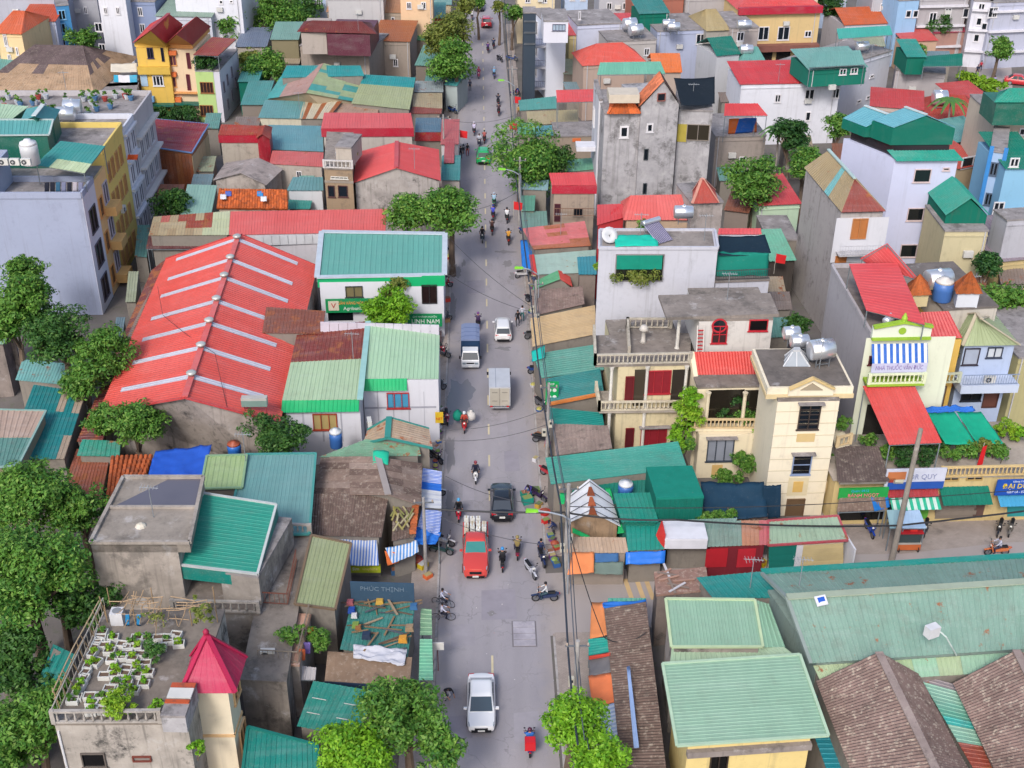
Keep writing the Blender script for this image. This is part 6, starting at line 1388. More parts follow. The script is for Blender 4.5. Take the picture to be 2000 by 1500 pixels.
for i,(px,py,r,k) in enumerate(((1340,800,26,'yel'),(1332,845,22,'bright'),(1352,772,20,'bright'),(1410,800,20,'deep'),(1465,800,24,'mid'),(1495,800,18,'mid'),(1482,850,20,'bright'),(1450,905,22,'mid'),(1490,910,16,'mid'),(1425,935,22,'mid'),(1340,870,16,'mid'),(1440,780,18,'deep'))):
    bush(('yellow-green creeper tumbling down the cream house corner','bright creeper hanging below the corner balcony','bright green creeper beside the red porch roof','dark pot plant behind the cream balustrade','broad-leaved plant in the middle of the cream balcony','leafy plant at the tower end of the cream balcony','hanging bright foliage under the cream balcony','pink-flowered shrub on the lower cream balcony','green shrub on the lower cream balcony','rounded shrub above the navy net','trailing plant at the creeper foot','dark foliage under the red porch roof')[i],px,py,(5.8,4.0,7.0,5.2,5.2,5.2,3.6,2.0,2.0,1.6,3.4,6.2)[i],r,k,leaf=.15)
h = block('slim cream tower with a pediment, grooved bands and dark windows',(1519,785),(1640,783),5.2,10.0,CR2,name='tower',cat='tower',over=.0,roof=conc('#7a7068',.4)); tw = h
for z in [1.0 + i * 1.02 for i in range(9)]: band(h,'f',z,.05,plain('#cfc2a6'),.02,'groove')
c = h.c; ex = Q([(1496,772,10.35),(1668,770,10.35)])
cn = [ex[0],ex[1],ex[1] + Vector((0,5.8,0)),ex[0] + Vector((0,5.8,0))]; MB().hexa([p - Vector((0,0,.32)) for p in cn],[p for p in cn]).part('cornice',plain('#dcc79c'),h.o); cm = [p + Vector((0,.02,.01)) for p in inset(cn,.1)]; MB().hexa(cm,[p + Vector((0,0,.55)) for p in cm]).part('parapet',CR2,h.o)
ci = inset(cm,.25); MB().hexa([down(p,10.92) for p in ci],[down(p,10.96) for p in ci]).part('roof_top',conc('#6f665f',.4),h.o)
m0 = lerp(cm[0],cm[1],.24); m1 = lerp(cm[0],cm[1],.76); mid = (m0 + m1) / 2 + Vector((0,0,1.45)); k = Vector((0,-.25,0))
part('pediment',[m0 + k,m1 + k,m1 + k + Vector((0,0,.6)),mid + k,m0 + k + Vector((0,0,.6)),m0,m1,m1 + Vector((0,0,.6)),mid,m0 + Vector((0,0,.6))],[(0,1,2,3,4),(9,8,7,6,5),(0,5,6,1),(1,6,7,2),(2,7,8,3),(3,8,9,4),(4,9,5,0)],CR2,h.o)
bars(h.o,[m0 + k * 1.2 + Vector((0,0,.62)),mid + k * 1.2 + Vector((0,0,.03)),m1 + k * 1.2 + Vector((0,0,.62))],TRIM,.3,.16,closed=False,name='pediment_trim')
p = (m0 + m1) / 2 + k * 1.1; part('pediment_relief',[p + Vector(v) for v in ((-.8,-.05,.5),(.8,-.05,.5),(0,-.05,1.05),(-.8,.05,.5),(.8,.05,.5),(0,.05,1.05))],[(0,1,2),(5,4,3),(0,3,4,1),(1,4,5,2),(2,5,3,0)],plain('#a89a84'),h.o)
win(h,'f',1563,790,1597,838,fc='#4a3f3a',n=2,hb=4,hood=True); win(h,'f',1550,888,1581,926,fc='#8ea0c4',n=1,pane=glass('#1a1d24'),hood=True,hb=1); win(h,'f',1537,974,1567,1012,fc='#7a6048',n=1,pane=plain('#6f573f'),name='door',sill=False)
slab_on(h,'f',1557,847,1590,862,plain('#dcc08a'),.05,'ornament'); slab_on(h,'f',1541,933,1575,967,plain('#e8d9b4'),.04,'ornament'); slab_on(h,'f',1550,940,1566,960,plain('#dcb468'),.07,'ornament')
for (a,b_,z) in (((1634,872),(1660,866),5.6),((1612,958),(1640,952),1.9)):
    p0,p1 = P(*a,z),P(*b_,z); MB().hexa([v - Vector((0,0,.2)) for v in (p0,p1,p1 + Vector((0,2.2,0)),p0 + Vector((0,2.2,0)))],[p0,p1,p1 + Vector((0,2.2,0)),p0 + Vector((0,2.2,0))]).part('side_balcony',CREAM,h.o); balustrade(h.o,p0,p1,plain('#d9c096'),sp=.3)
bush('red-flowered pot plants on the tower side balcony',1645,828,6.4,14,'mid',leaf=.13); bush('green shrub on the lower tower side balcony',1636,905,3.4,18,'mid',leaf=.14)
tank_h('round white steel tank beside the glass pyramid',1604,682,10.96,.2,.75,1.7); tank_h('upright-set small steel tank by the tower parapet',1546,650,10.96,.1,.5,1.1); tank_h('second small steel tank by the tower parapet',1562,666,10.96,.1,.5,1.2)
o = thing('glass_pyramid','glazed pyramid skylight on the tower roof','skylight',P(1556,715,10.96)); q = Q([(1530,716,11.0),(1582,716,11.0),(1577,694,11.0),(1533,694,11.0)]); a = P(1556,676,12.3)
q2 = [lerp(p,a,.72) for p in q]; MB().hexa(q,q2).part('glazing',plain('#a9b0b8',.2),o)
for i in range(4): MB().beam(q[i],q2[i],.08,.08).part('bar',plain('#d8dade'),o); MB().beam(lerp(q[i],q[(i + 1) % 4],.5),lerp(q2[i],q2[(i + 1) % 4],.5),.06,.06).part('bar',plain('#d8dade'),o)
MB().hexa(q2,[p + Vector((0,0,.15)) for p in q2]).part('cap',plain('#c9ccd0'),o)
# grey-white block
GW = wall('#c6c7d2',.3,.08)
h = block('tall pale grey block with a planted loggia closed by green curtains',(1170,487),(1402,487),(1396,452),13.4,GW,name='apartment_block',cat='building',roof=conc('#8d8279',.4),parapet=.25); gb = h
win(h,'f',1203,496,1294,549,fc='#8a8788',n=1,pane=glass('#1e241a'),sill=False,name='loggia'); W = h.w['f']
for i,(a,e) in enumerate(((1205,1247),(1249,1292))): slab_on(h,'f',a,497,e,525,cloth('#12907a'),.1,'curtain')
u,z = W.uz(1248,540); leaves('plants',lm('olive'),h.o,W.pt(u,z,.3),2.6,.55,900,.13,31,clumps=26,flat=2,stretch=(1,.12))
h2 = block('',(1398,552),(1502,548),6.0,10.4,GW,par=h.o,roof=conc('#7d736c',.4)); h2.o = h.o
tarp('deep green net curtain along the side terrace',[(1396,540,10.6),(1500,538,10.6),(1502,494,12.6),(1400,492,12.6)],cloth('#128272'),-.05,16,8,seed=7,wob=.15); tarp('black shade net over the side terrace',[(1404,498,12.5),(1506,494,12.5),(1494,458,13.0),(1403,460,13.0)],cloth('#152c3c'),.3,seed=8)
c = h2.c; railing(h.o,c[0] + Vector((0,0,.17)),c[1] + Vector((0,0,.17)),plain('#4a4448'))
tarp('turquoise tarpaulin laid on the pale grey block roof',[(1202,482,13.7),(1286,480,13.7),(1284,459,13.9),(1200,460,13.9)],cloth('#1fc4aa'),-.12,seed=2,wob=.1); dish('grey satellite dish on the pale block roof',1190,474,13.5,.7); solar('tilted solar water heater on the pale block roof',1300,474,13.5,1.6,2.4,.6)
bush('yellowish creeper on the block front corner',1168,520,11,8,'yel',leaf=.2)
h = hip('two-tier coral red hipped roof with green plants below',[(1218,430,8.6),(1352,430,8.6),(1340,392,8.6),(1212,394,8.6)],[(1232,382,10.2),(1330,380,10.2)],sheet('#e4676a',0,.08),wall('#c2a890',.4,.2),n=6,rib=.3)
h = shed('scarlet lean-to joined to the two-tier roof',[(1166,440,8.0),(1222,424,8.4),(1216,398,9.0),(1166,400,8.6)],sheet('#d94850',0,.1),wall('#c03a40',.2,.1),n=4)
bush('row of green plants under the coral hipped roof',1262,442,8.6,20,'mid',leaf=.2,rzf=.4); tank_h('white steel tank on a tall stand behind the grey block',1335,414,10.6,0,.6,1.6)
h = block('bare concrete stair tower with a red pyramid cap',(1352,400),(1412,396),5,10.5,conc('#a2968e',.4),name='stair_tower',cat='tower'); hip('',[(1352,398,10.7),(1404,396,10.7),(1396,372,10.7),(1354,374,10.7)],[(1370,350,13.2),(1374,350,13.2)],sheet('#e2625e'),None,par=h.o,walls=False,n=2,cap=plain('#e8a898'))
h = shed('bright coral canopy behind the grey block',[(1402,458,11.0),(1488,458,11.0),(1486,446,11.3),(1404,446,11.3)],sheet('#e85560'),GW,n=4)
# old weathered tower
OT = conc('#a5a09f',.5)
h = block('tall mould-stained concrete tower house with three roofs',(1181,223),(1252,222),8,13.0,OT,name='tower_house',slab=True)
win(h,'f',1211,246,1227,269,n=1,fr=.18); win(h,'f',1258,290,1265,311,n=1,fc='#3c4448',sill=False)
h2 = block('',(1252.5,208),(1326,204),8,13.9,OT,par=h.o,slab=False); h2.o = h.o; win(h2,'f',1263,241,1275,258,n=1,fr=.16); win(h2,'f',1258,291,1265,312,n=1,fc='#3c4448',sill=False); win(h2,'f',1256,358,1262,378,n=1,fc='#3c4448',sill=False); win(h2,'f',1284,182,1299,197,n=1,fc='#a0645a',sill=False)
g = h2.c; a = lerp(g[0],g[1],.55) + Vector((0,0,2.6)); bk2 = Vector((0,3.2,0)); L = Vector((-.3,-.3,.1)); part('gable_wall',[g[0],g[1],a,g[0] + bk2,g[1] + bk2,a + bk2],[(0,1,2),(5,4,3),(0,3,4,1),(1,4,5,2),(2,5,3,0)],OT,h.o)
roofsheet(h.o,[g[0] + bk2 + L,g[0] + L,a + Vector((0,-.3,.1)),a + bk2 + Vector((0,0,.1))],tile('#e88a64'),n=7,rows=4); roofsheet(h.o,[g[1] + Vector((.2,-.3,.1)),g[1] + bk2,a + bk2 + Vector((0,0,.1)),a + Vector((0,-.3,.1))],tile('#5a4a48'),n=4)
h3 = block('',(1326.5,216),(1392,218),8,12.8,OT,par=h.o,slab=True); h3.o = h.o; win(h3,'f',1342,242,1384,275,fc='#9a9086',n=2,pane=glass('#3a352c'),sill=False,name='loggia'); slab_on(h3,'f',1324,242,1340,277,plain('#b5a548'),.05,'panel')
hip('',[(1187,223,13.2),(1251,222,13.2),(1240,196,13.2),(1192,197,13.2)],[(1205,190,14.8),(1230,190,14.8)],tile('#e8763f'),None,par=h.o,walls=False,n=3,cap=plain('#e0703c')); p = P(1217,186,15.0); MB().box(p,(3.2,2.5,.9)).part('skylight',plain('#d9cdbb'),h.o)
tarp('black shade net over the weathered tower terrace',[(1330,205,14.0),(1396,202,13.4),(1396,150,15.2),(1316,152,15.6)],cloth('#1a2530'),.3,seed=3)
h = block('white narrow house front beside the weathered tower',(1170,196),(1178,196),7,13.4,wall('#d6d6de',.15,.05)); win(h,'l',0,0,0,0,uz=(1.5,11,3,9)); p = P(1146,300,8); MB().hexa([P(1126,296,7) + Vector(v) for v in ((0,0,0),(3.6,0,0),(3.6,2,0),(0,2,0))],[P(1126,296,7) + Vector(v) for v in ((0,0,.5),(3.6,0,.5),(3.6,2,.5),(0,2,.5))]).part('balcony',plain('#e2e2ea'),h.o)
h = shed('red-roofed kiosk house with a dark balcony by the roadside tree',[(1078,362,7.4),(1166,362,7.4),(1160,336,8.0),(1072,338,8.0)],sheet('#e0505a',0,.08),wall('#a8988a',.5,.4),n=6,fascia=(sheet(CRIM),.9)); win(h,'f',1083,398,1094,432,fc='#5a2a34',n=1,name='door',sill=False,pane=plain('#4a2430')); win(h,'f',1120,406,1138,422,fc='#8a8078',n=1); W = h.w['f']; railing(h.o,W.pt(0,4.2,.8),W.pt(W.L,4.2,.8),plain('#8a6a58'),sp=.3)
for i,(q,hx) in enumerate((([(1018,370,4.2),(1070,372,4.4),(1072,352,4.8),(1020,352,4.6)],'#8fb8c0'),([(1018,412,3.6),(1044,412,3.8),(1046,382,4.0),(1018,382,3.8)],'#6fae98'),([(1018,446,3.2),(1070,440,3.4),(1068,412,3.6),(1018,414,3.4)],'#7fa89c'))): shed(('silver-blue kerb roof by the kiosk','small green kerb roof by the kiosk','grey-green kerb roof beside the rust-patched roof')[i],q,sheet(hx,.03,.2),DARKW,n=4)
for i,(q,hx) in enumerate((([(1015,216,3.8),(1088,212,4.2),(1086,188,4.6),(1012,196,4.2)],'#5fa8a0'),([(1032,244,3.8),(1130,240,4.4),(1128,214,4.8),(1028,218,4.2)],'#b9ab84'),([(1046,266,3.6),(1090,264,3.8),(1088,244,4.2),(1048,246,4.0)],'#5fa2b0'),([(1012,262,3.4),(1046,262,3.6),(1044,240,4.0),(1010,240,3.8)],'#68b08c'),([(1106,336,4.0),(1166,330,4.4),(1164,308,4.8),(1104,312,4.4)],'#78b898'))): shed(('long teal roadside roof near the white tower','tan roadside roof below the red canopy','blue-teal roof beside the orange screen','green roadside roof behind the big tree','mint roof beside the weathered tower')[i],q,sheet(hx,.03,.2),DARKW,n=5)
awning('tall coral canopy with a crimson front on thin posts',[(1088,200,8.0),(1166,198,8.0),(1164,174,8.8),(1086,176,8.8)],sheet('#e2545e'),n=5,z0=3); h = block('open upper storey with an orange screen under the coral canopy',(1088,268),(1168,266),5,4.6,wall('#a8998a',.5,.4)); slab_on(h,'f',1118,270,1134,276,plain('#e87c48'),.1)
# right-hand big houses
WB = wall('#ccd0ea',.12,.0)
h = block('tall lilac-white house with a teal attic storey',(1748,310),(1872,309),(1648,270),14.0,WB,side='l',slab=False,name='house')
for r_ in ((1787,330,1815,356),(1842,327,1854,333),(1774,406,1801,431),(1820,408,1833,416),(1760,477,1788,502),(1806,479,1820,487)): win(h,'f',*r_,fc='#d8c4c4',n=1,fr=.08,pane=glass('#151b20'))
c = h.c; TW = sheet('#0f7a68',0,.05,.1); TR = sheet('#6cb0c2',0,.06,.15)
u_ = (c[1] - c[0]).normalized(); v_ = (c[3] - c[0]).normalized(); W0 = (c[1] - c[0]).length; D0 = (c[3] - c[0]).length
def attic(u0,u1,v0,v1,za,ze,zr,lab):
    b = [c[0] + u_ * a + v_ * e for a,e in ((u0,v0),(u1,v0),(u1,v1),(u0,v1))]
    b = [down(p,0) for p in b]; m0,m1 = (b[0] + b[1]) / 2,(b[2] + b[3]) / 2; Z = lambda p,z: Vector((p.x,p.y,z))
    part('attic_wall',[Z(p,za) for p in b] + [Z(p,ze) for p in b] + [Z(m0,zr),Z(m1,zr)],[(3,2,1,0),(0,1,5,8,4),(1,2,6,5),(2,3,7,9,6),(3,0,4,7),(4,8,9,7),(5,6,9,8)],TW,h.o)
    k = .12; roofsheet(h.o,[Z(b[3],ze + k),Z(b[0],ze + k),Z(m0,zr + k),Z(m1,zr + k)],TR,w=1.0); roofsheet(h.o,[Z(b[1],ze + k),Z(b[2],ze + k),Z(m1,zr + k),Z(m0,zr + k)],TR,w=1.0); bars(h.o,[Z(m0,zr + .2),Z(m1,zr + .2)],plain('#c9d6d8'),.3,.1,closed=False,name='ridge_cap')
attic(0,W0 * .97,D0 * .12,D0 * .52,15.1,16.7,17.9,''); attic(-.3,W0 * .6,D0 * .56,D0 * 1.02,15.0,15.9,17.1,'')
b = [c[0] + u_ * a + v_ * e for a,e in ((.4,.8),(W0 - .4,.8),(W0 - .4,D0 * .95),(.4,D0 * .95))]; MB().hexa([down(p,14.0) for p in b],[down(p,15.05) for p in b]).part('attic_gap_shade',glass('#2c2a30'),h.o)  # dark block colours in the shade of the open band below the attic
q = [c[0] + u_ * -.2 - v_ * .5,c[1] + u_ * .2 - v_ * .5,c[1] + u_ * .2 + v_ * .9,c[0] + u_ * -.2 + v_ * .9]; roofsheet(h.o,[down(q[0],13.9),down(q[1],13.9),down(q[2],14.6),down(q[3],14.6)],sheet('#23a08c'),w=1.0)
h = block('stained grey house with an orange shutter and tan hipped roof',(1643,416),(1725,414),(1574,333),12.4,wall('#b9b2b0',.5,.45),side='l',slab=False)
c = h.c; slab_on(h,'f',1634,426,1722,510,wall('#d9d9e0',.1,0),.04,'render'); h.w['f'].A += h.w['f'].N * .05; win(h,'f',1666,427,1690,466,fc='#c98a58',n=2,pane=plain('#c07a44'),sill=False); win(h,'f',1632,500,1652,512,fc='#c07a44',n=1,pane=plain('#c07a44'),sill=False)
e = inset(c,-.35); r0 = (c[0] + c[1]) / 2 + (c[3] - c[0]) * .28; r1 = (c[2] + c[3]) / 2; Z = lambda p,z: Vector((p.x,p.y,z)); TAN = sheet('#ae9a74',.05,.2)
roofsheet(h.o,[Z(e[3],12.6),Z(e[0],12.6),Z(r0,14.4),Z(r1,14.4)],TAN,w=1.0,mats=lambda u,v: sheet('#6fb5b8') if .48 < u < .56 else None); roofsheet(h.o,[Z(e[1],12.6),Z(e[2],12.6),Z(r1,14.4),Z(r0,14.4)],TAN,w=1.0); roofsheet(h.o,[Z(e[0],12.6),Z(e[1],12.6),Z(r0,14.42),Z(r0,14.4)],sheet('#9c4640',.1),n=4); bars(h.o,[Z(r0,14.5),Z(r1,14.5)],plain('#b9d0cc'),.3,.12,closed=False,name='ridge_cap')
W = h.w['f']; u,z = W.uz(1634,490); MB().hexa([W.pt(0,z - .1,1.1),W.pt(W.L,z - .1,1.1),W.pt(W.L,z - .1,.05),W.pt(0,z - .1,.05)],[W.pt(0,z,1.1),W.pt(W.L,z,1.1),W.pt(W.L,z,.05),W.pt(0,z,.05)]).part('balcony',conc('#b5b0ae',.2),h.o); railing(h.o,W.pt(0,z,1.05),W.pt(W.L,z,1.05),plain('#c9c9d0'),sp=.25)
# lime-fronted house and its neighbours
h = block('narrow grey-sided house with a lime trimmed front and pediment',(1703,658),(1812,656),(1624,522),12.6,wall('#b9b4b8',.35,.15),side='l',parapet=.3,roof=conc('#857a72',.4)); lh = h
slab_on(h,'f',1692,660,1808,930,wall('#e2e6d2',.15,.03),.05,'render'); W = h.w['f']; W.A += W.N * .06; m0,m1 = W.pt(-.1,12.6,.2),W.pt(W.L + .1,12.6,.2); k = W.N * -.3; mid = (m0 + m1) / 2 + Vector((0,0,1.35)); t = Vector((0,0,.95))
part('pediment',[m0,m1,m1 + t,mid,m0 + t] + [v + k for v in (m0,m1,m1 + t,mid,m0 + t)],[(0,1,2,3,4),(9,8,7,6,5),(0,5,6,1),(1,6,7,2),(2,7,8,3),(3,8,9,4),(4,9,5,0)],wall('#e2e8d8',.1,0),h.o); LIME = plain('#9cc23c')
bars(h.o,[m0 + t,mid,m1 + t],LIME,.4,.18,closed=False,name='pediment_trim'); bars(h.o,[m0,m1],LIME,.4,.18,closed=False,name='pediment_trim'); p = (m0 + m1) / 2 + Vector((0,0,.6)); MB().tube([p,p + W.N * .05],.28,12).part('roundel',LIME,h.o); MB().lathe([(.2,0),(.22,.3),(.05,.7)],mid,8).part('finial',LIME,h.o)
aw = [W.pt(0,10.9,.9),W.pt(W.L,10.9,.9),W.pt(W.L,12.1,.12),W.pt(0,12.1,.12)]; roofsheet(h.o,aw,stripes('#2c66c0','#dfe3ea',.46,'x'),n=5,amp=.02,name='awning_sheet'); lo = [W.pt(0,10.1,.9),W.pt(W.L,10.1,.9),W.pt(W.L,10.1,.86),W.pt(0,10.1,.86)]; sb = MB().hexa(lo,[v + Vector((0,0,.8)) for v in lo]).part('sign_panel',plain('#c4c6e2'),h.o); lettering('NHÀ THUỐC VĂN ĐỨC',sb,W.L * .85,W.pt(W.L / 2,10.5,.92),.5,plain('#9a8ac0'),rz=W.rz)
slab_on(h,'f',1694,790,1720,880,glass('#2a2826'),.03,'terrace_door'); win(h,'f',1720,697,1750,726,fc='#5a1f2c',n=2,pane=plain('#4a1a26'),name='door',sill=False); win(h,'f',1698,695,1710,712,fc='#5a1f2c',n=1); win(h,'f',1764,695,1772,712,fc='#5a1f2c',n=1)
for z,lim in ((9.3,1),): MB().hexa([W.pt(-.2,z - .2,1.2),W.pt(W.L * .98,z - .2,1.2),W.pt(W.L * .98,z - .2,.06),W.pt(-.2,z - .2,.06)],[W.pt(-.2,z,1.2),W.pt(W.L * .98,z,1.2),W.pt(W.L * .98,z,.06),W.pt(-.2,z,.06)]).part('balcony',LIME,h.o); balustrade(h.o,W.pt(-.1,z,1.1),W.pt(W.L * .97,z,1.1),plain('#dfe8c4'),sp=.3)
bush('green pot plant on the lime balcony',1758,722,10.0,12,'mid',leaf=.14)
awning('coral red canopy roof spanning the lime house terrace',[(1692,606,14.2),(1807,634,14.0),(1752,513,15.0),(1658,515,15.0)],sheet('#e0535c',0,.06,.15),z0=12.7,n=6,side=True,rib=.4,amp=.02); awning('red peaked canopy behind the terrace canopy',[(1700,520,14.0),(1795,546,14.4),(1733,475,16.2),(1680,505,14.6)],sheet('#d9474f',0,.06),z0=12,n=5); tank_h('small steel heater tank at the terrace canopy corner',1738,622,13.0,.8,.3,1.2)
awning('large coral red sloping awning over the shop terrace',[(1737,869,6.7),(1840,865,6.7),(1786,752,9.0),(1685,754,9.0)],sheet('#dc5052',0,.1,.3),z0=4.17,n=7,rib=.3)
h = block('yellow narrow house with a red roof and planted balcony',(1806,668),(1878,664),7,10.4,wall('#e0b860',.3,.15),slab=False); roofsheet(h.o,Q([(1807,662,10.6),(1880,660,10.6),(1852,608,12.2),(1797,610,12.2)]),sheet('#d8454c',0,.08),n=5,rows=4,rib=.25,prof='sine'); win(h,'f',1828,672,1848,698,fc='#1f4a44',n=1,pane=plain('#1d4c48'),name='door',sill=False); W = h.w['f']; balustrade(h.o,W.pt(0,7.2,.9),W.pt(W.L,7.2,.9),plain('#c9cfb8'),sp=.3); win(h,'f',1798,756,1840,796,fc='#7a5a40',n=2,pane=plain('#aab0b4')); bush('tall flowering shrub on the yellow house balcony',1866,690,8.6,16,'olive',leaf=.15); bush('pink bougainvillea on the yellow house balcony',1800,708,8.2,13,'mid',leaf=.14)
awning('orange tile awning under the yellow house balcony',[(1782,757,5.6),(1882,755,5.6),(1878,732,6.6),(1784,734,6.6)],tile('#e0643c'),n=6,poles=False)
h = hip('light blue house with a pale green hipped roof and round balcony',[(1880,676,9.8),(1992,674,9.8),(1944,614,9.8),(1852,618,9.8)],[(1908,612,12.2),(1917,624,12.2)],sheet('#b9c89c',0,.12),wall('#b4c3e0',.15,.05),n=5,cap=plain('#c9bfa8')); win(h,'f',1930,678,1955,698,fc='#3a4256',n=2,pane=plain('#c9d0da')); win(h,'f',1885,680,1908,712,fc='#3a3440',n=1,pane=plain('#aab4c8')); W = h.w['f']
MB().hexa([W.pt(-.3,6.3,1.6),W.pt(W.L + .3,6.3,1.6),W.pt(W.L + .3,6.3,.02),W.pt(-.3,6.3,.02)],[W.pt(-.3,7.0,1.6),W.pt(W.L + .3,7.0,1.6),W.pt(W.L + .3,7.0,.02),W.pt(-.3,7.0,.02)]).part('balcony',wall('#c4cfe4',.1,0),h.o); railing(h.o,W.pt(-.2,7,1.5),W.pt(W.L + .2,7,1.5),plain('#8a9ab8'),sp=.2); ac_unit('air conditioner unit on the light blue balcony',W.pt(W.L * .5,7.05,1.2),W.rz); win(h,'f',1882,752,1914,782,fc='#2a2c38',n=2); win(h,'f',1926,752,1945,795,fc='#5a3a34',n=1,pane=plain('#6a4238'),name='door',sill=False)
h = block('dark flat roof with orange pyramid turrets behind the lime house',(1842,606),(1948,600),8,12.0,wall('#c9c2ba',.4,.2),roof=conc('#6f6660',.4))
for lab,q,a,wm in (('orange pyramid turret with a metal vent',[(1776,578,13.2),(1820,576,13.2),(1812,552,13.2),(1772,554,13.2)],(1797,536,15.2),wall('#d8c89c')),('orange pyramid turret with blue shutters',[(1868,574,13.4),(1920,574,13.4),(1908,552,13.4),(1860,554,13.4)],(1896,530,15.8),wall('#d6dae4',.1,0))): hip(lab,q,[(*a[:2],a[2]),(a[0] + .5,a[1],a[2])],tile('#e5804c'),wm,z0=12.1,name='turret',cat='turret',n=3,ins=.25)
tank_h('large printed steel tank on the dark flat roof',1833,545,12.2,.2,.8,1.9); tank_v('striped blue and white tank on the dark flat roof',1838,585,12.2,.75,1.8,'#4a78c0','#d8d4d0')
for lab,q in (('beside the red awning',[(1846,867,5.6),(1906,867,5.6),(1864,804,6.6),(1812,806,6.6)]),('beside the potted shrubs',[(1908,866,5.6),(1960,866,5.6),(1916,804,6.6),(1868,804,6.6)])): tarp('bright green shade net over the terrace, ' + lab,q,cloth('#12a080'),.12,seed=5,group='green shade nets over the planted terrace')
tarp('blue plastic sheet bundled above the shade nets',[(1808,806,6.5),(1905,804,6.5),(1900,794,6.9),(1808,794,6.9)],cloth('#2f70d0'),0,16,5,seed=8,wob=.3)
# shop row on the side street
h = block('row of street shops with a planted roof terrace',(1632,938),(2040,928),7.0,4.0,wall('#d8c08a',.3,.2),name='shop_row',cat='shop',roof=conc('#a5988a',.3),over=.25); W = h.w['f']; sr = h
u,z = W.uz(1842,905); balustrade(h.o,W.pt(u,4.17,.1),W.pt(W.L,4.17,.1),plain('#d9bd86'),sp=.3)
for i in range(7): slab_on(h,'f',1827,966 + i * 6.4,1905,972 + i * 6.4,plain('#9a8f84',.4,.3),.05 + .015 * (i % 2),'shutter_slat')
slab_on(h,'f',1906,978,1918,1010,plain('#6a5048'),.05,'door'); slab_on(h,'f',1735,985,1795,1012,glass('#12343a'),.03,'shop_opening'); slab_on(h,'f',1795,985,1810,1012,plain('#6fc04a'),.06,'poster')
for i in range(7): slab_on(h,'f',1968,975 + i * 4.6,2034,979 + i * 4.6,plain('#2f9a9c'),.05 + .015 * (i % 2),'shutter_slat')
slab_on(h,'f',1640,975,1725,1014,glass('#1b1d1e'),.03,'shop_opening'); win(h,'f',1842,930,1872,938,fc='#c9a86a',n=2,sill=False); win(h,'f',1888,929,1918,937,fc='#c9a86a',n=2,sill=False)
o,*_ = signboard('white and blue shop sign with food pictures',h,'f',(1728,908,1836,944),plain('#d9dcec',.4),(('DR QUY',.62,.6,.36,'#8f96b8',.45),('· · · · ·',.65,.32,.2,'#8f96b8',.4)),off=.5)
lo = [(1729,932,1835,943,'#2a58b0','blue_band'),(1730,912,1762,926,'#c97a4a','food_picture'),(1740,926,1758,934,'#e0d9c0','food_picture'),(1731,924,1742,932,'#b0432f','food_picture')]
for x0,y0,x1,y1,hx,nm in lo: u0,z1 = W.uz(x0,y0); u1,z0 = W.uz(x1,y1); l_ = [W.pt(u0,z0,.69),W.pt(u1,z0,.69),W.pt(u1,z0,.672),W.pt(u0,z0,.672)]; MB().hexa(l_,[v + Vector((0,0,z1 - z0)) for v in l_]).part(nm,plain(hx),o)
signboard('green shop sign with pink lettering',h,'f',(1634,942,1726,960),plain('#2aa04a',.4),(('Quán: 0912',.42,.75,.3,'#3fb0d8',.5),('BÁNH NGỌT',.5,.32,.42,'#f0708c',.9)),off=.7)
signboard('bright blue shop sign with yellow lettering',h,'f',(1940,924,2034,951),plain('#1d55b8',.4),(('ĐẠI DƯƠNG',.52,.58,.42,'#f2d23a',.8),('GIẶT LÀ - SỬA CHỮA',.5,.2,.17,'#e6ecf4',.8),('CÔNG TY CỔ PHẦN',.5,.88,.13,'#e6ecf4',.6)),off=.8)
def shopaw(lab,x0,x1,yb,yt,m,d0,d1,**kw):
    u0,zb = W.uz(x0,yb); u1,_ = W.uz(x1,yb); _,zt = W.uz(x0,yt); zb = max(zb,2.2)
    o = thing('awning',lab,'awning',W.pt((u0 + u1) / 2,zb,d0)); roofsheet(o,[W.pt(u0,zb,d1),W.pt(u1,zb,d1),W.pt(u1,zt,d0),W.pt(u0,zt,d0)],m,**kw)
    b = MB(); [b.beam(W.pt(u,zt,.03),W.pt(u,zb,d1 - .05),.05,.05) for u in (u0 + .1,u1 - .1)]; b.part('bracket',plain('#6a6f74'),o)
shopaw('green and white striped shop awning under the food sign',1730,1824,972,957,stripes('#2fb892','#cfe6dc',.5,'x'),.1,1.6,n=5,amp=.02); shopaw('crimson tin fringe above the striped shop awning',1728,1826,958,948,sheet('#b5303a',.1),.1,.9,n=6); shopaw('dark green scalloped awning over the metal shutter',1830,1925,966,950,cloth('#147a66'),.1,1.4,n=5,amp=.03); shopaw('light blue awning under the bright blue sign',1940,2034,968,954,cloth('#4aa4d0'),.1,1.4,n=6,amp=.03)
h2 = shed('dark fibre-cement roof between the cream tower and the shops',[(1636,942,4.5),(1738,940,4.5),(1716,872,5.4),(1630,872,5.4)],fibro('#5f5350',.3),DARKW,n=6,rows=2,rib=.22,prof='sine',z0=4.18)
awning('brown fibre-cement and blue plastic awning at the alley shop',[(1634,1000,2.4),(1732,996,2.4),(1728,966,3.1),(1640,968,3.1)],fibro('#7d6a60',.3),n=6); tarp('blue plastic sheet corner over the alley shop',[(1708,998,2.5),(1738,990,2.5),(1734,962,3.2),(1700,966,3.1)],cloth('#1f74c4'),.1,8,6,seed=3)
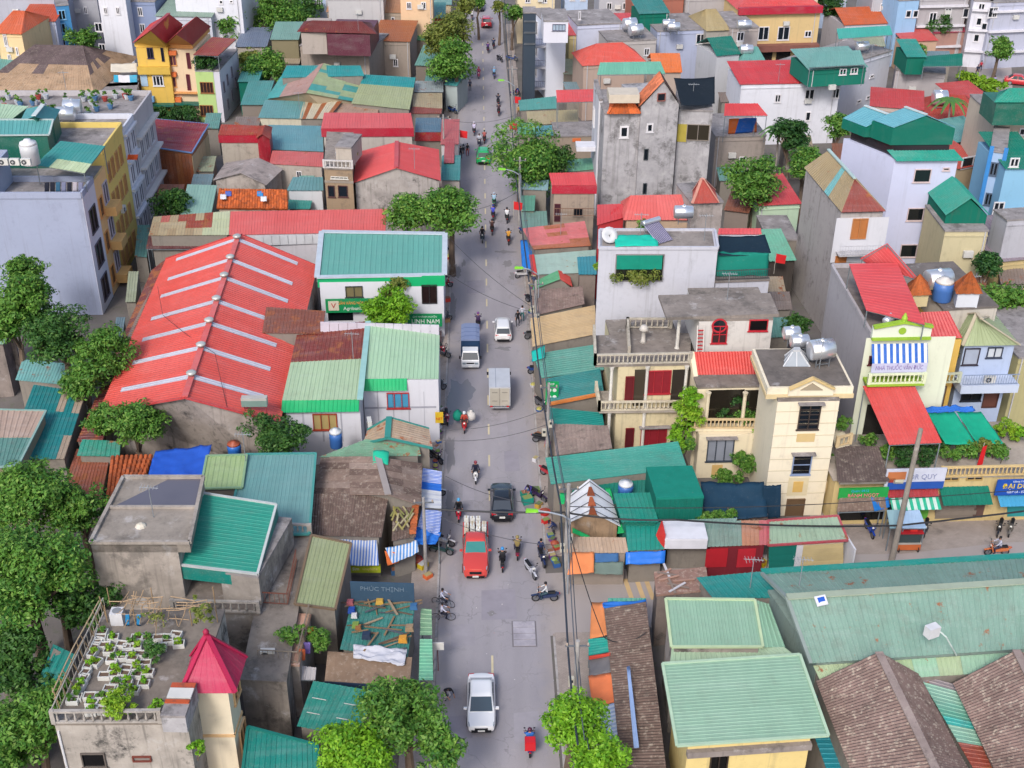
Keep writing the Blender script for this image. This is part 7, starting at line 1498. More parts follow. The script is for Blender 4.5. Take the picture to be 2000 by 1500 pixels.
for i,(px,py,r,k) in enumerate(((1855,885,16,'mid'),(1882,878,20,'mid'),(1912,880,20,'olive'),(1942,878,18,'mid'),(1965,838,20,'yel'),(1988,845,16,'bright'),(1765,890,22,'deep'),(1805,890,20,'deep'),(1958,888,12,'mid'),(1735,880,18,'mid'),(1830,870,18,'deep'),(1700,862,16,'mid'))): bush(('low leafy plant at the near end of the terrace balustrade','broad leafy plant behind the terrace balustrade','olive foliage behind the red flag','green shrub behind the terrace balustrade','tall yellow-green shrub beyond the shade nets','bright potted shrub beyond the shade nets','dark shrub under the red awning','second dark shrub under the red awning','small potted plant by the terrace wall','green shrub beside the dark ribbed roof','dark foliage between the red awning and the nets','shrub at the foot of the cream house front')[i],px,py,5.0,r,k,leaf=.15,z0=4.2)
p = P(1906,905,4.2) + Vector((0,-.3,0)); o = thing('red_flag','red flag hanging from the terrace balustrade','flag',p); MB().tube([p,p + Vector((0,-.3,2.2))],.025,5).part('staff',plain('#b9b4a8'),o); MB().hexa([p + Vector(v) for v in ((-.2,-.35,.2),(.22,-.3,.3),(.22,-.27,.3),(-.2,-.32,.2))],[p + Vector(v) for v in ((-.1,-.4,1.9),(.2,-.35,2.0),(.2,-.32,2.0),(-.1,-.37,1.9))]).part('cloth',cloth('#d8232a'),o)
# food cart
p = P(1770,1072,0); o = thing('food_cart','glass-cased street food cart with a red top by the pole','cart',p)
for nm,c_,d,m in (('counter',(0,0,.45),(1.7,.8,.5),plain('#c96a3a')),('shelf',(0,0,.74),(1.75,.85,.06),plain('#b9b4ac')),('glass_case',(0,.05,1.2),(1.6,.65,.85),glass('#39484a')),('top',(0,0,1.68),(1.75,.85,.1),plain('#b8242c')),('red_pan',(.2,0,1.78),(.5,.4,.12),plain('#e23a34'))): MB().box(p + Vector(c_),d).part(nm,m,o)
ty = lib('cart_w',lambda: wheel_mesh('wheel',.22,.06,plain('#222226'),14))
for x in (-.7,.7):
    for y in (-.35,.35): inst('wheel',ty,p + Vector((x,y,.22)),o)
awning('pale blue canopy beside the food cart',[(1762,1032,2.1),(1810,1032,2.1),(1796,996,2.5),(1764,998,2.5)],plain('#a9c4e0'),n=3,amp=.01); awning('light blue-green canopy behind the concrete pole',[(1738,1032,2.1),(1758,1032,2.1),(1758,996,2.5),(1732,996,2.5)],plain('#8fb0b8'),n=2,amp=.01)
# ------------------------------------------------------------------ row of tall houses on the left
def wblock(label,x0,x1,y0,y1,zt,m,**kw):
    h = Hs(); c = [Vector((x0,y0,zt)),Vector((x1,y0,zt)),Vector((x1,y1,zt)),Vector((x0,y1,zt))]; h.c = c
    z0 = kw.get('z0',0.0); h.o = kw.get('par') or thing(kw.get('name','house'),label,kw.get('cat','house'),((x0 + x1) / 2,(y0 + y1) / 2,z0))
    MB().hexa([down(p,z0) for p in c],c).part('wall',m,h.o); mkwalls(h,c,z0,zt)
    ci = inset(c,.25); MB().hexa([down(p,zt + .002) for p in ci],[down(p,zt + .06) for p in ci]).part('roof',kw.get('roof') or conc(),h.o)
    if kw.get('parapet'):
        b = MB()
        for i in range(4):
            p,q = c[i],c[(i + 1) % 4]; d = (q - p).normalized() * .1
            if i % 2: p = p + d * 1.03; q = q - d * 1.03
            b.beam(p + Vector((0,0,.3)),q + Vector((0,0,.3)),.2,.6)
        b.part('parapet',m,h.o)
    return h
XR = -36.4; LAV = wall('#a2abc4',.25,.08)
h = wblock('lavender apartment block with a huge blank wall and laundry terrace',-62,XR,108.2,112.2,12.0,LAV,name='apartment_block',cat='building',parapet=True)
slab = MB(); W = h.w['r']; lo = [W.pt(0,0,.05),W.pt(W.L,0,.05),W.pt(W.L,0,.01),W.pt(0,0,.01)]; MB().hexa(lo,[v + Vector((0,0,12.55)) for v in lo]).part('render',wall('#d6d8e4',.1,0),h.o); h.w['r'].A += W.N * .05
for z in (.9,4.4,7.9): win(h,'r',0,0,0,0,uz=(1.0,z + 2.4,3.0,z),n=2,fc='#5a5560',pane=glass('#241c20'))
wblock('',-62,-43.8,108.25,112.1,14.6,LAV,z0=12.1,par=h.o,parapet=True)
h = wblock('peach house front with stacked balconies behind the lavender wall',-50,XR,112.25,116.4,12.0,wall('#ecc48c',.2,.05)); W = h.w['r']
for z in (.6,4.2,7.8): win(h,'r',0,0,0,0,uz=(.4,z + 2.3,1.6,z + .3),n=1,fc='#e0a060',pane=glass('#3a2a34')); lo = [W.pt(1.9,z - .1,1.1),W.pt(4.1,z - .1,1.1),W.pt(4.1,z - .1,.01),W.pt(1.9,z - .1,.01)]; MB().hexa(lo,[v + Vector((0,0,.9)) for v in lo]).part('balcony',wall('#e6b878',.2,.05),h.o); win(h,'r',0,0,0,0,uz=(2.2,z + 3.0,3.8,z + .85),n=2,fc='#c9c2d0',pane=glass('#4a4656'),sill=False)
h = wblock('yellow house with tall shutters in the row',-50,XR,116.45,124.0,13.2,wall('#e8cd78',.2,.06),parapet=True); W = h.w['r']
for z in (.5,3.6,6.7,9.8):
    for u in (.5,2.0,3.6,5.2): win(h,'r',0,0,0,0,uz=(u,z + 2.2,u + .9,z + .3),n=2,fc='#d0a06a',pane=plain('#7a5648'))
ac_unit('air conditioner unit on the yellow house front',W.pt(2.4,6.2,.4),W.rz)
h = wblock('pale blue and white house in the row with a rooftop terrace',-56,XR,124.1,128.5,12.6,wall('#dadde8',.2,.08),parapet=True)
for z in (.8,3.8,6.8,9.8):
    for u in (.4,2.5): win(h,'r',0,0,0,0,uz=(u,z + 2.0,u + 1.5,z),n=2,fc='#e6e6ee',pane=glass('#4a5a78'))
    band(h,'r',z + 2.4,.25,plain('#e2e4ee'),.35)
awn = Q([(248,312,10),(268,312,10),(270,302,10.6),(250,302,10.6)]); o = thing('awning','small orange awning on the row house front','awning',awn[0]); roofsheet(o,awn,plain('#e86a40'),n=2)
h = wblock('grey-white end house of the row with a cluttered roof garden',-62,XR,128.6,137,12.4,wall('#c0bcc0',.3,.15),parapet=True); g = h.c
for z in (1,4.4,7.8):
    for u in (.8,3.2,5.6): win(h,'r',0,0,0,0,uz=(u,z + 2.0,u + 1.4,z),n=2,fc='#d8d8e0',pane=glass('#44506a'))
    band(h,'r',z + 2.5,.25,plain('#d8d4d2'),.6)
for i in range(46):
    p = Vector((RN.uniform(-58,-38),RN.uniform(129.2,136),12.5)); o = thing('flower_pot','potted plant in the row of the cluttered roof garden','pot plant',p,'pots on the cluttered roof garden'); MB().lathe([(.22,0),(.34,.45),(.36,.5)],p,8).part('pot',plain(RN.choice(['#c9ced6','#b0483f','#d8d8dc','#5a86b0'])),o); leaves('foliage',lm('mid'),o,p + Vector((0,0,.8)),.45,.4,50,.16,i + 70,clumps=5,flat=2)
for (px,py,z,lab) in ((141,208,12.6,'printed steel tank lying on the cluttered roof garden'),(128,222,12.6,'round steel tank end-on at the roof garden edge')): tank_h(lab,px,py,z,.1,.75,1.7)
awning('teal canopy with a pale strip over the laundry terrace',[(68,322,14.0),(165,338,14.0),(206,286,14.8),(118,276,14.8)],sheet('#3f9c98',0,.08),z0=12.1,n=7,rows=3,mats=lambda u,v: sheet('#c9dcb0') if (v < .2 and u > .2) else None)
for i in range(7): p = P(90 + i * 12,366,12.4); tarp('garment hung on the laundry terrace line',[(87 + i * 11,376,12.2),(96 + i * 11,376,12.2),(96 + i * 11,356,13.3),(87 + i * 11,356,13.3)],cloth(RN.choice(['#d8d4e0','#2c3040','#8a90b0','#c9c4d0','#3f6f8f'])),0,4,4,'hung_garment','clothes',seed=i,group='laundry on the terrace')
for i in range(6): ac_unit('outdoor unit of the stacked bank of six air conditioners',P(8 + (i % 3) * 22,322 - (i // 3) * 0,14.75 + (i // 3) * .75),0,group='bank of six air conditioners')
tank_v('white-banded tall water tank beside the air conditioners',62,320,14.7,.8,2.2,'#c4c6ca','#e2e2e6')
h = shed('teal-roofed attic with green cladding above the row',[(-20,265,15.4),(96,264,15.4),(104,234,16.2),(-20,234,16.2)],sheet('#5fa8a8',0,.06),sheet('#12705e'),n=8,z0=12,trim=plain('#b9c9c8'))
h = gable('teal gabled attic with a white ridge behind the first attic',[(40,236,15.6),(106,236,15.6),(118,214,15.6),(52,212,15.6)],[(66,228,16.8),(84,206,16.8)],sheet('#58a8b0',0,.06),sheet('#12705e'),n=4,z0=12,cap=plain('#d0dcdc'))
h = shed('pale green attic roof at the end of the attics',[(-20,236,15.0),(22,234,15.0),(56,208,15.6),(-20,200,15.6)],sheet('#b4d4b4'),sheet('#12705e'),n=5,z0=12)
# ------------------------------------------------------------------ yellow trio and the far left
h = block('mustard yellow townhouse with a red gable and attic arcade',(265,94),(327,94),8,9.6,wall('#e4bd5e',.2,.05),slab=False)
gable('',[(259,84,10.2),(325,85,10.2),(358,48,10.2),(294,46,10.2)],[(293,60,13.0),(330,27,13.0)],sheet('#d8474f',0,.08),wall('#e4bd5e',.2),par=h.o,z0=9.61,n=6,cap=sheet('#b8303c'))
win(h,'f',286,93,301,114,fc='#4a3a58',n=2); win(h,'f',313,93,322,120,fc='#3a2c44',n=1,name='door',sill=False); band(h,'f',6.2,1.0,plain('#dcb650'),.5); win(h,'f',297,147,321,168,n=3,fr=.14); slab_on(h,'f',272,136,290,168,plain('#a9c4dc'),.1,'curtain'); slab_on(h,'f',280,187,303,197,plain('#7fb0e0'),.6,'awning'); band(h,'f',1.9,.3,sheet('#12705e'),.9,'awning')
h = block('orange-trimmed townhouse with an arched gable between its neighbours',(328,97),(382,98),8,9.2,wall('#e8cfae',.15,.05),slab=False); gable('',[(322,86,9.8),(376,88,9.8),(412,52,9.8),(360,50,9.8)],[(344,67,12.6),(384,32,12.6)],sheet('#c24850',0,.1),wall('#e8a868',.2),par=h.o,z0=9.21,n=6)
for y in (108,150): win(h,'f',330,y,346,y + 20,fc='#e8a868',n=2,pane=plain('#6a3a48')); win(h,'f',363,y - 5,374,y + 26,fc='#7a2a3c',n=1,pane=plain('#5a1f30'),name='door',sill=False); slab_on(h,'f',326,y - 10,346,y - 2,plain('#ee7d43'),.5,'awning')
slab_on(h,'f',334,189,356,199,plain('#ee7d43'),.5,'awning'); band(h,'f',1.9,.3,sheet('#12705e'),.9,'awning'); band(h,'f',3.4,.15,plain('#e8a868'),.6)
h = block('pistachio townhouse with a white side wall and rusty roof canopy',(381,138),(428,139),(464,98),7.0,wall('#d4d2dc',.15,.1),roof=conc()); slab_on(h,'f',381,140,428,243,wall('#b9d48a',.15,.03),.05,'render'); h.w['f'].A += h.w['f'].N * .06
for y in (160,205): win(h,'f',390,y,418,y + 22,fc='#a0663c',n=4,pane=glass('#3a2a2a'))
for i,(u,z) in enumerate(((1,5.2),(3,5.6),(5.5,5.9),(2,2.5),(4.5,3),(7,4))): win(h,'r',0,0,0,0,uz=(u,z,u + .6,z - 1.4),n=1,fc='#8a8794')
awning('rusty red canopy over the pistachio house roof',[(377,107,9.4),(426,109,9.4),(462,76,9.8),(414,72,9.8)],sheet('#a8443a',.3,.3),z0=7.1,n=6); bush('dense roof plants on the pistachio townhouse',402,122,8.0,22,'deep',leaf=.25,rzf=.5);
for px in (305,345,372): bush('dark shrub at the foot of the yellow townhouses',px,222,1.4,20,'deep',leaf=.25,rzf=.6,group='shrubs at the yellow townhouses')
def far(lab,fl,fr,d,zt,hx,kind=None,rh=None,wins=(),wf=WHITE,st=.24,**kw):
    h = block(lab,fl,fr,d,zt,wall(hx,st,st * .3),slab=(kind is None or kind == 'flat'),parapet=0,**kw); c = h.c; e = inset(c,-.3); Z = lambda p,z: Vector((p.x,p.y,z))
    for w in wins: win(h,w[4] if len(w) > 4 else 'f',*w[:4],n=2 if abs(w[2] - w[0]) > 9 else 1,fc=wf,fr=.12)
    W = h.w['f']; k = RN.random()
    if zt > 5 and W.L > 4:
        MB().tube([W.pt(W.L * (.06 if k < .5 else .94),h.z0,.07),W.pt(W.L * (.06 if k < .5 else .94),zt,.07)],.06,5).part('drain_pipe',plain('#c9c9cf'),h.o)
        MB().box(W.pt(W.L * (.3 + .4 * k),zt - 2.2,.22),(.9,.36,.6),W.rz).part('air_conditioner',plain('#d6d5d2'),h.o); band(h,'f',zt - .5,.12,wall(hx,.4,.2),.08)
    if kind == 'mono': roofsheet(h.o,[Z(e[0],zt + .1),Z(e[1],zt + .1),Z(e[2],zt + 1.0),Z(e[3],zt + 1.0)],sheet(rh),w=1.5)
    if kind == 'gx':
        m0,m1 = (e[0] + e[3]) / 2,(e[1] + e[2]) / 2; roofsheet(h.o,[Z(e[0],zt + .1),Z(e[1],zt + .1),Z(m1,zt + 1.7),Z(m0,zt + 1.7)],sheet(rh),w=1.5); roofsheet(h.o,[Z(e[2],zt + .1),Z(e[3],zt + .1),Z(m0,zt + 1.7),Z(m1,zt + 1.7)],sheet(rh),w=1.5)
    if kind == 'gy':
        m0,m1 = (e[0] + e[1]) / 2,(e[2] + e[3]) / 2; part('gable_wall',[c[0],c[1],Z((c[0] + c[1]) / 2,zt + 1.6),c[3],c[2],Z((c[2] + c[3]) / 2,zt + 1.6)],[(0,1,2),(5,4,3),(0,2,5,3),(1,4,5,2),(0,3,4,1)],wall(kw.get('gh',hx),st),h.o)
        roofsheet(h.o,[Z(e[3],zt + .1),Z(e[0],zt + .1),Z(m0,zt + 1.8),Z(m1,zt + 1.8)],sheet(rh),w=1.5); roofsheet(h.o,[Z(e[1],zt + .1),Z(e[2],zt + .1),Z(m1,zt + 1.8),Z(m0,zt + 1.8)],sheet(rh),w=1.5)
    if kind == 'hip':
        m0,m1 = lerp((e[0] + e[3]) / 2,(e[1] + e[2]) / 2,.3),lerp((e[0] + e[3]) / 2,(e[1] + e[2]) / 2,.7)
        for q in ([e[0],e[1],Z(m1,zt + 2),Z(m0,zt + 2)],[e[1],e[2],Z(m1,zt + 2.01),Z(m1,zt + 2)],[e[2],e[3],Z(m0,zt + 2),Z(m1,zt + 2)],[e[3],e[0],Z(m0,zt + 2),Z(m0,zt + 2.01)]): roofsheet(h.o,q,sheet(rh),n=3)
    return h
h = far('slate-blue blank-sided apartment house with a few white windows',(208,2),(302,4),12,9.6,'#8f9cbc','flat',None,((231,20,243,38),(268,14,280,31),(184,44,202,62),(272,46,285,64),(192,85,208,103)),st=.08)
far('cream townhouse with stacked balconies and an orange top',(-12,64),(42,66),9,8.6,'#e8cfa2','hip','#e0643c',((5,66,17,90),(14,106,25,126),(30,92,38,108))); far('pale blue-walled house with a long orange roof',(38,43),(108,42),9,8.0,'#b9c0d8','mono','#d8542f',())
h = far('narrow bright blue glass-fronted house',(109,12),(134,10),10,9.6,'#4a8fc4','flat',None,((112,20,130,38),(112,46,130,64),(113,72,130,90)),wf='#7fb8e0'); far('grey concrete wall house above the orange roof',(-40,-8),(106,-8),9,10,'#b4b6c2')
far('grey-white shed house with a pale green roof',(305,32),(412,34),10,8.0,'#c9ccd8','mono','#9cb5a4',()); far('white flats with balconies at the back of the town',(340,-14),(470,-10),9,11,'#dfe0ea','flat',None,((428,0,436,8),(448,0,456,6)))
h = far('big brown tiled hall with a hipped roof',(-40,176),(178,182),16,5.2,'#c2a888',None,None,(),name='temple_hall',cat='hall'); c = inset(h.c,-1.2); Z = lambda p,z: Vector((p.x,p.y,z)); m0,m1 = lerp((c[0] + c[3]) / 2,(c[1] + c[2]) / 2,.35),lerp((c[0] + c[3]) / 2,(c[1] + c[2]) / 2,.75)
for q in ([c[0],c[1],Z(m1,9),Z(m0,9)],[c[1],c[2],Z(m1,9.01),Z(m1,9)],[c[2],c[3],Z(m0,9),Z(m1,9)],[c[3],c[0],Z(m0,9),Z(m0,9.01)]): roofsheet(h.o,q,fibro('#6a5c5c',.2),n=8,rows=5,mats=lambda u,v: fibro('#ab9076',.3) if v < .3 or (v < .5 and RN.random() < .5) else None)
k = (m0 + m1) / 2 + Vector((0,-3,-1.2)); gq = [(k + Vector(v)) for v in ((-3.5,-3,0),(3.5,-3,0),(3.5,3,0),(-3.5,3,0))]; roofsheet(h.o,[gq[3],gq[0],Z(k + Vector((0,-3,0)),k.z + 1.6),Z(k + Vector((0,3,0)),k.z + 1.6)],fibro('#5f4a40',.3),n=4); roofsheet(h.o,[gq[1],gq[2],Z(k + Vector((0,3,0)),k.z + 1.6),Z(k + Vector((0,-3,0)),k.z + 1.6)],fibro('#5f4a40',.3),n=4)
far('low white colonnade building in front of the brown hall',(0,200),(125,200),4,4.0,'#cfc4b4','flat',None,((20,204,40,216),(60,204,80,216),(95,204,112,216))); far('whitewashed rooftop annex with open frames',(120,196),(262,190),6,5,'#c4bcb8','flat',None,((172,200,186,208),(200,200,212,208),(216,198,230,207),(238,198,250,207))); h = far('pinkish low house with laundry beside the brown hall',(185,172),(268,168),6,5.0,'#b5a09a','flat')
tarp('white awning sheet beside the pinkish house',[(216,140,6.5),(268,140,6.5),(268,122,7),(216,124,7)],cloth('#e0d8c8')); tarp('turquoise and white laundry line sheet',[(222,160,5.3),(268,160,5.3),(268,146,6.2),(222,146,6.2)],stripes('#3aa8cc','#e2e0e6',3,'x'))
far('teal lean-to at the left beneath the cream townhouse',(-20,148),(30,146),5,4,'#b0483f','mono','#6fb0a8')
far('dark green clad shed behind the white side wall',(466,160),(505,160),8,4.6,'#147060','mono','#4f9c98'); far('teal-roofed annex by the pistachio house',(472,205),(520,205),7,4.0,'#8a8078','mono','#5aa09c'); far('blue-grey roofed low house between the trees',(462,92),(520,92),7,4.6,'#b0a89c','mono','#7a88a0')
h = far('stone house with a maroon top storey and hipped maroon roof',(586,90),(720,100),9,6.0,'#a89c92',None,None,(),st=.5); block('',(638,66),(722,68),8,9.0,sheet('#6a3046'),z0=6.0,par=h.o,slab=False); block('',(588,64),(637,64),8,9.0,wall('#b5aaa2',.4),z0=6.0,par=h.o,slab=False); hip('',[(580,62,9.2),(736,66,9.2),(724,44,9.2),(594,42,9.2)],[(612,40,10.8),(706,42,10.8)],sheet('#7d3038',.05,.2),None,par=h.o,walls=False,n=5); win(h,'f',683,88,697,100,fc='#1f5a50',n=1)
far('olive and teal clad hut beside the stone house',(530,78),(582,78),6,6.5,'#8a8268','mono','#86b0a4'); far('long stone house with small green windows',(640,24),(800,26),7,7.0,'#b0a294','mono','#c98a68',((675,33,682,42),(704,33,711,42),(740,33,747,44),(764,33,771,44)),st=.5); far('pale grey blank apartment wall at the back',(640,-6),(748,-6),8,10,'#c2c0c2')
far('mottled old house with a rusty tin roof',(728,80),(800,82),8,5.6,'#a2968c','mono','#b5643f',((768,115,778,130),),st=.5); far('crimson-walled shop with a teal roof under the trees',(812,36),(868,36),6,4.6,'#b0304a','mono','#5a9a98'); far('pale roofed shop beyond the crimson one',(812,10),(880,10),6,4.6,'#c9b89a','mono','#86b0a8'); far('low shop with a green awning behind the street trees',(800,78),(842,80),6,3.8,'#8d8278','mono','#2f9a70'); far('teal shack roof beside the mottled house',(812,128),(860,130),7,3.6,'#7d746c','mono','#6fa89c')
far('mint roofed shop by the road',(870,166),(893,168),5,3.8,'#a9b4b4','mono','#58b0b0'); far('white tall sign-fronted shop by the road',(862,282),(895,282),6,4.2,'#d0cdd0','mono','#c4626a'); far('teal kerb shop below the red gable',(863,352),(897,352),5,3.6,'#b0a8a4','mono','#3f9090'); far('grey-fronted shop between the red gable and the road',(868,318),(886,318),5,4.4,'#b05a60','mono','#b5505a')
# ------------------------------------------------------------------ far right
h = far('tall white townhouse with stacked bow balconies',(1068,50),(1106,48),9,10.4,'#eceffc','flat',None,(),st=.06); W = h.w['l']; c = h.c
for z in (1.2,4.2,7.2):
    q = [c[0] + Vector(v) for v in ((-1.6,.3,0),(0,.3,0),(0,6.5,0),(-1.6,6.5,0))]; MB().hexa([down(p,z) for p in q],[down(p,z + .35) for p in q]).part('balcony',plain('#e2e2ec'),h.o); railing(h.o,down(q[0],z + .35),down(q[3],z + .35),plain('#7a7a90'),sp=.3); railing(h.o,down(q[0],z + .35),down(q[1],z + .35),plain('#7a7a90'),sp=.3); win(h,'l',0,0,0,0,uz=(2,z + 2.4,4,z + .4),n=2)
h2 = block('',(1062,42),(1110,42),6,13.4,wall('#dcdce8',.08,0),z0=10.6,par=h.o); win(h2,'f',1079,13,1107,33,fc='#6a6a80',n=4,pane=plain('#a9bcd0')) if False else None; h2.o = h.o; win(h2,'f',1079,47,1104,60,fc='#6a6a80',n=4,pane=plain('#a9bcd0'))
far('half-built house wrapped in black netting',(1023,26),(1047,26),3,13,'#3c4856','flat',None,((1024,40,1046,42),(1024,62,1046,64),(1024,84,1046,86)),wf='#6a7078',st=.1)
FR = [('white house with a cornice and side windows',(1128,50),(1216,46),8,9.0,'#c9cde0','flat',None,((1130,22,1134,38),)),('cream house with a long coral roof',(1112,70),(1262,66),8,7.4,'#d8c48c','mono','#e4535c',((1162,76,1174,90),)),('concrete house with twin tanks and white windows',(1188,82),(1282,78),7,8.0,'#b9b4b2','flat',None,((1194,84,1204,98),(1258,94,1268,108))),('large lavender blank-walled house with a small window',(1284,62),(1380,58),9,8.4,'#b4bcd6','flat',None,((1360,66,1376,86),)),('scarlet tiered roof behind the teal canopy',(1140,128),(1260,122),6,7.6,'#b5a094','hip','#e2574f',()),('orange tiled roof beside the teal canopy',(1276,142),(1330,142),6,8.0,'#b5a498','gx','#e8743f',()),('beige round-fronted concrete house',(1428,56),(1482,54),9,9,'#b5aaa6','flat',None,((1440,62,1452,80),)),('tan hipped roof house with grilles',(1380,60),(1426,58),8,8.6,'#a9a49c','hip','#b5a274',()),('small dark green roofed hut on a roof',(1400,110),(1444,106),6,8.4,'#c4c6cc','gx','#147a6a',()),('blue-green roofed attic beside the beige house',(1446,132),(1500,132),6,7.2,'#b0aca6','hip','#6aa8a0',()),('white house with a long scarlet roof',(1448,166),(1642,162),7,8.0,'#e2e3ec','mono','#dc3c44',((1514,184,1524,200),(1573,174,1589,195),(1626,172,1638,192),(1574,218,1582,236))),('long pale grey side-walled house with a teal terrace roof',(1606,142),(1742,100),7,8.4,'#d6d8e4','flat',None,((1681,154,1688,158),(1699,147,1706,151),(1674,196,1681,200),(1692,188,1699,192))),
      ('square grey house with rain marks under its eaves',(1750,138),(1846,146),8,7.0,'#b4aeb0','flat',None,()),('peach house with verandas and a red top roof',(1442,18),(1604,14),8,10,'#dcc08c','hip','#dc4c50',((1482,52,1500,78),(1520,52,1540,78),(1572,60,1584,72))),('brick-red apartment house behind the green cladding',(1236,-4),(1336,-6),8,10,'#b0705f','flat',None,((1258,2,1266,12),)),('dark green clad rooftop store',(1250,28),(1306,26),5,10,'#12705e','mono','#3a8a84',()),('grey house with brown balconies behind',(1340,-4),(1436,-6),8,10,'#b4aeae','flat',None,()),('temple with an orange tiled roof and white ridge scrolls',(1650,50),(1742,46),8,6,'#c9c4cc','gx','#d0603c',()),('yellow and blue slim townhouse',(1756,2),(1796,0),8,10,'#9cc0e4','flat',None,((1770,20,1778,34),(1784,20,1792,34))),('grey townhouse with a white arched balcony',(1798,-4),(1892,-6),9,10,'#b4b0b4','flat',None,((1816,24,1826,50),(1846,16,1856,34),(1882,16,1890,34))),('white townhouse with orange window hoods',(1902,2),(1940,4),9,10,'#dcdce6','flat',None,((1912,6,1922,22),(1908,34,1916,50),(1918,44,1926,62),(1903,66,1911,82))),('pale lilac side wall of the orange-hooded townhouse',(1941,6),(2040,2),9,10,'#bcbfd2','flat',None,((1932,14,1946,34),)),('coral villa roof in the leafy lane',(1765,82),(1830,80),6,4.6,'#c9a890','mono','#d8585c',()),('magenta lean-to roof in the leafy lane',(1826,66),(1898,62),5,4.6,'#b08a80','mono','#c43c60',()),('red tiled villa with a two-tier hipped roof',(1812,232),(1918,238),8,5.4,'#8cc4d8','hip','#b8443c',((1870,240,1896,258),)),('white villa wing with a small red roof',(1880,206),(1942,200),6,6.0,'#d8d8dc','mono','#c8484a',()),('long red roof behind the tall lilac house',(1702,208),(1802,216),5,5.4,'#c0b0a8','mono','#d04a50',()),('teal lean-to over a dark porch beside the tall house',(1850,282),(1934,268),5,6.2,'#5a5048','mono','#6aa8a4',()),('tan-walled house with a rusty balcony',(1870,330),(1924,320),6,6.0,'#b8a486','mono','#c85048',((1880,308,1920,322),)),('dark green clad gable beside the tall lilac house',(1848,420),(1928,420),7,10.4,'#12705e','gy','#1fa490',()),('cream and grey stained house under the green gable',(1846,452),(1930,452),6,9.4,'#cfc4a0','flat',None,()),('grey side wall of the end house',(1968,432),(2060,426),2.5,10,'#b9b9c2','flat',None,()),('low tan house with a purple-grey flat roof',(1950,512),(2060,500),8,6.0,'#cdb98a','mono','#9a8c98',()),('olive plaster wall house at the street end',(1990,700),(2100,690),8,7.5,'#b9b184','flat',None,())]
for r in FR:
    h = far(*r[:8],wins=r[8] if len(r) > 8 else ())
    if 'verandas' in r[0]:
        band(h,'f',9.3,1.0,sheet(CRIM),.7,'fascia'); band(h,'f',3.9,.9,plain('#8a5a50'),1.3,'balcony'); band(h,'f',.6,.3,plain('#8a6a58'),1.3,'balcony')
        for u in (.3,.52,.74): W = h.w['f']; lo = [W.pt(W.L * u,1,.08),W.pt(W.L * (u + .17),1,.08),W.pt(W.L * (u + .17),1,.01),W.pt(W.L * u,1,.01)]; MB().hexa(lo,[v + Vector((0,0,2.7)) for v in lo]).part('veranda',glass('#2c2624'),h.o)  # dark flat panels paint the shade inside the open veranda bays
    if 'lilac side' in r[0] or 'white arched' in r[0] or 'orange window' in r[0]:
        for z in (2.4,5.6,8.6): band(h,'f',z,.3,plain('#e4e2ea'),.5,'balcony')
h = far('pale blue and white townhouse with bright blue piers',(1934,296),(1966,300),8,12.0,'#a9c4e6','flat',None,((1936,316,1946,344),(1926,376,1936,402)),wf='#5a6a80',st=.06); W = h.w['f']
for u in (-.1,W.L - .3): lo = [W.pt(u,0,.2),W.pt(u + .4,0,.2),W.pt(u + .4,0,.01),W.pt(u,0,.01)]; MB().hexa(lo,[v + Vector((0,0,12.6)) for v in lo]).part('pier',plain('#3f8fd8'),h.o)
h = far('light blue balconied house with pink bougainvillea',(1964,330),(2040,330),8,11.0,'#8ec0e0','mono','#178a74',((1974,308,1988,326),(1942,394,1956,426),(1935,450,1946,470)),st=.06); W = h.w['f']
for z in (2.2,5.4): lo = [W.pt(0,z,1.3),W.pt(W.L,z,1.3),W.pt(W.L,z,.02),W.pt(0,z,.02)]; MB().hexa(lo,[v + Vector((0,0,.7)) for v in lo]).part('balcony',plain('#a4c8e0'),h.o)
b = bush('pink bougainvillea over the light blue balcony',1972,372,7.5,14,'mid',leaf=.22); b.children[0].data.materials[0] = leafmat('#d85a94','#c03a7c','#e88ab4')
h = far('tall house with a green clad top and hipped turquoise roof',(1944,232),(2040,232),8,12.5,'#cfc2b0','flat',None,((1992,250,2010,264),)); block('',(1946,203),(2040,203),4,15.0,sheet('#12705e'),z0=12.7,par=h.o,slab=False); hip('',[(1942,200,15.1),(2050,200,15.1),(2050,178,15.1),(1950,180,15.1)],[(1972,172,16.6),(2040,172,16.6)],sheet('#2fa894'),None,par=h.o,walls=False,n=4)
awning('mint gabled canopy above the weathered tower',[(1166,146,14.0),(1300,144,14.0),(1290,120,15.0),(1172,122,15.0)],sheet('#6fb5a0',0,.05),z0=8,n=8); awning('teal hipped terrace roof on the long grey house',[(1580,132,11.2),(1690,126,11.2),(1680,98,12.0),(1590,102,12.0)],sheet('#7ab0a8',0,.06),z0=8.5,n=8); awning('turquoise terrace roof behind the hipped one',[(1638,76,11.2),(1744,68,11.2),(1738,50,12.0),(1634,56,12.0)],sheet('#48b0a4',0,.06),z0=8.5,n=8); h = far('green glazed terrace room on the long grey house',(1582,138),(1692,132),6,10.6,'#1f7a68','mono','#7ab0a8',((1640,134,1652,146),(1662,132,1674,144)),z0=8.5)
awning('dark green lean-to roof on the square grey house',[(1802,130,8.8),(1880,128,8.8),(1880,104,9.8),(1806,110,9.2)],sheet('#147a68',0,.05),z0=7.1,n=6); far('dark green box store on the square grey house',(1772,112),(1808,112),5,9.4,'#12705e','mono','#2f9a8c',z0=7.1)
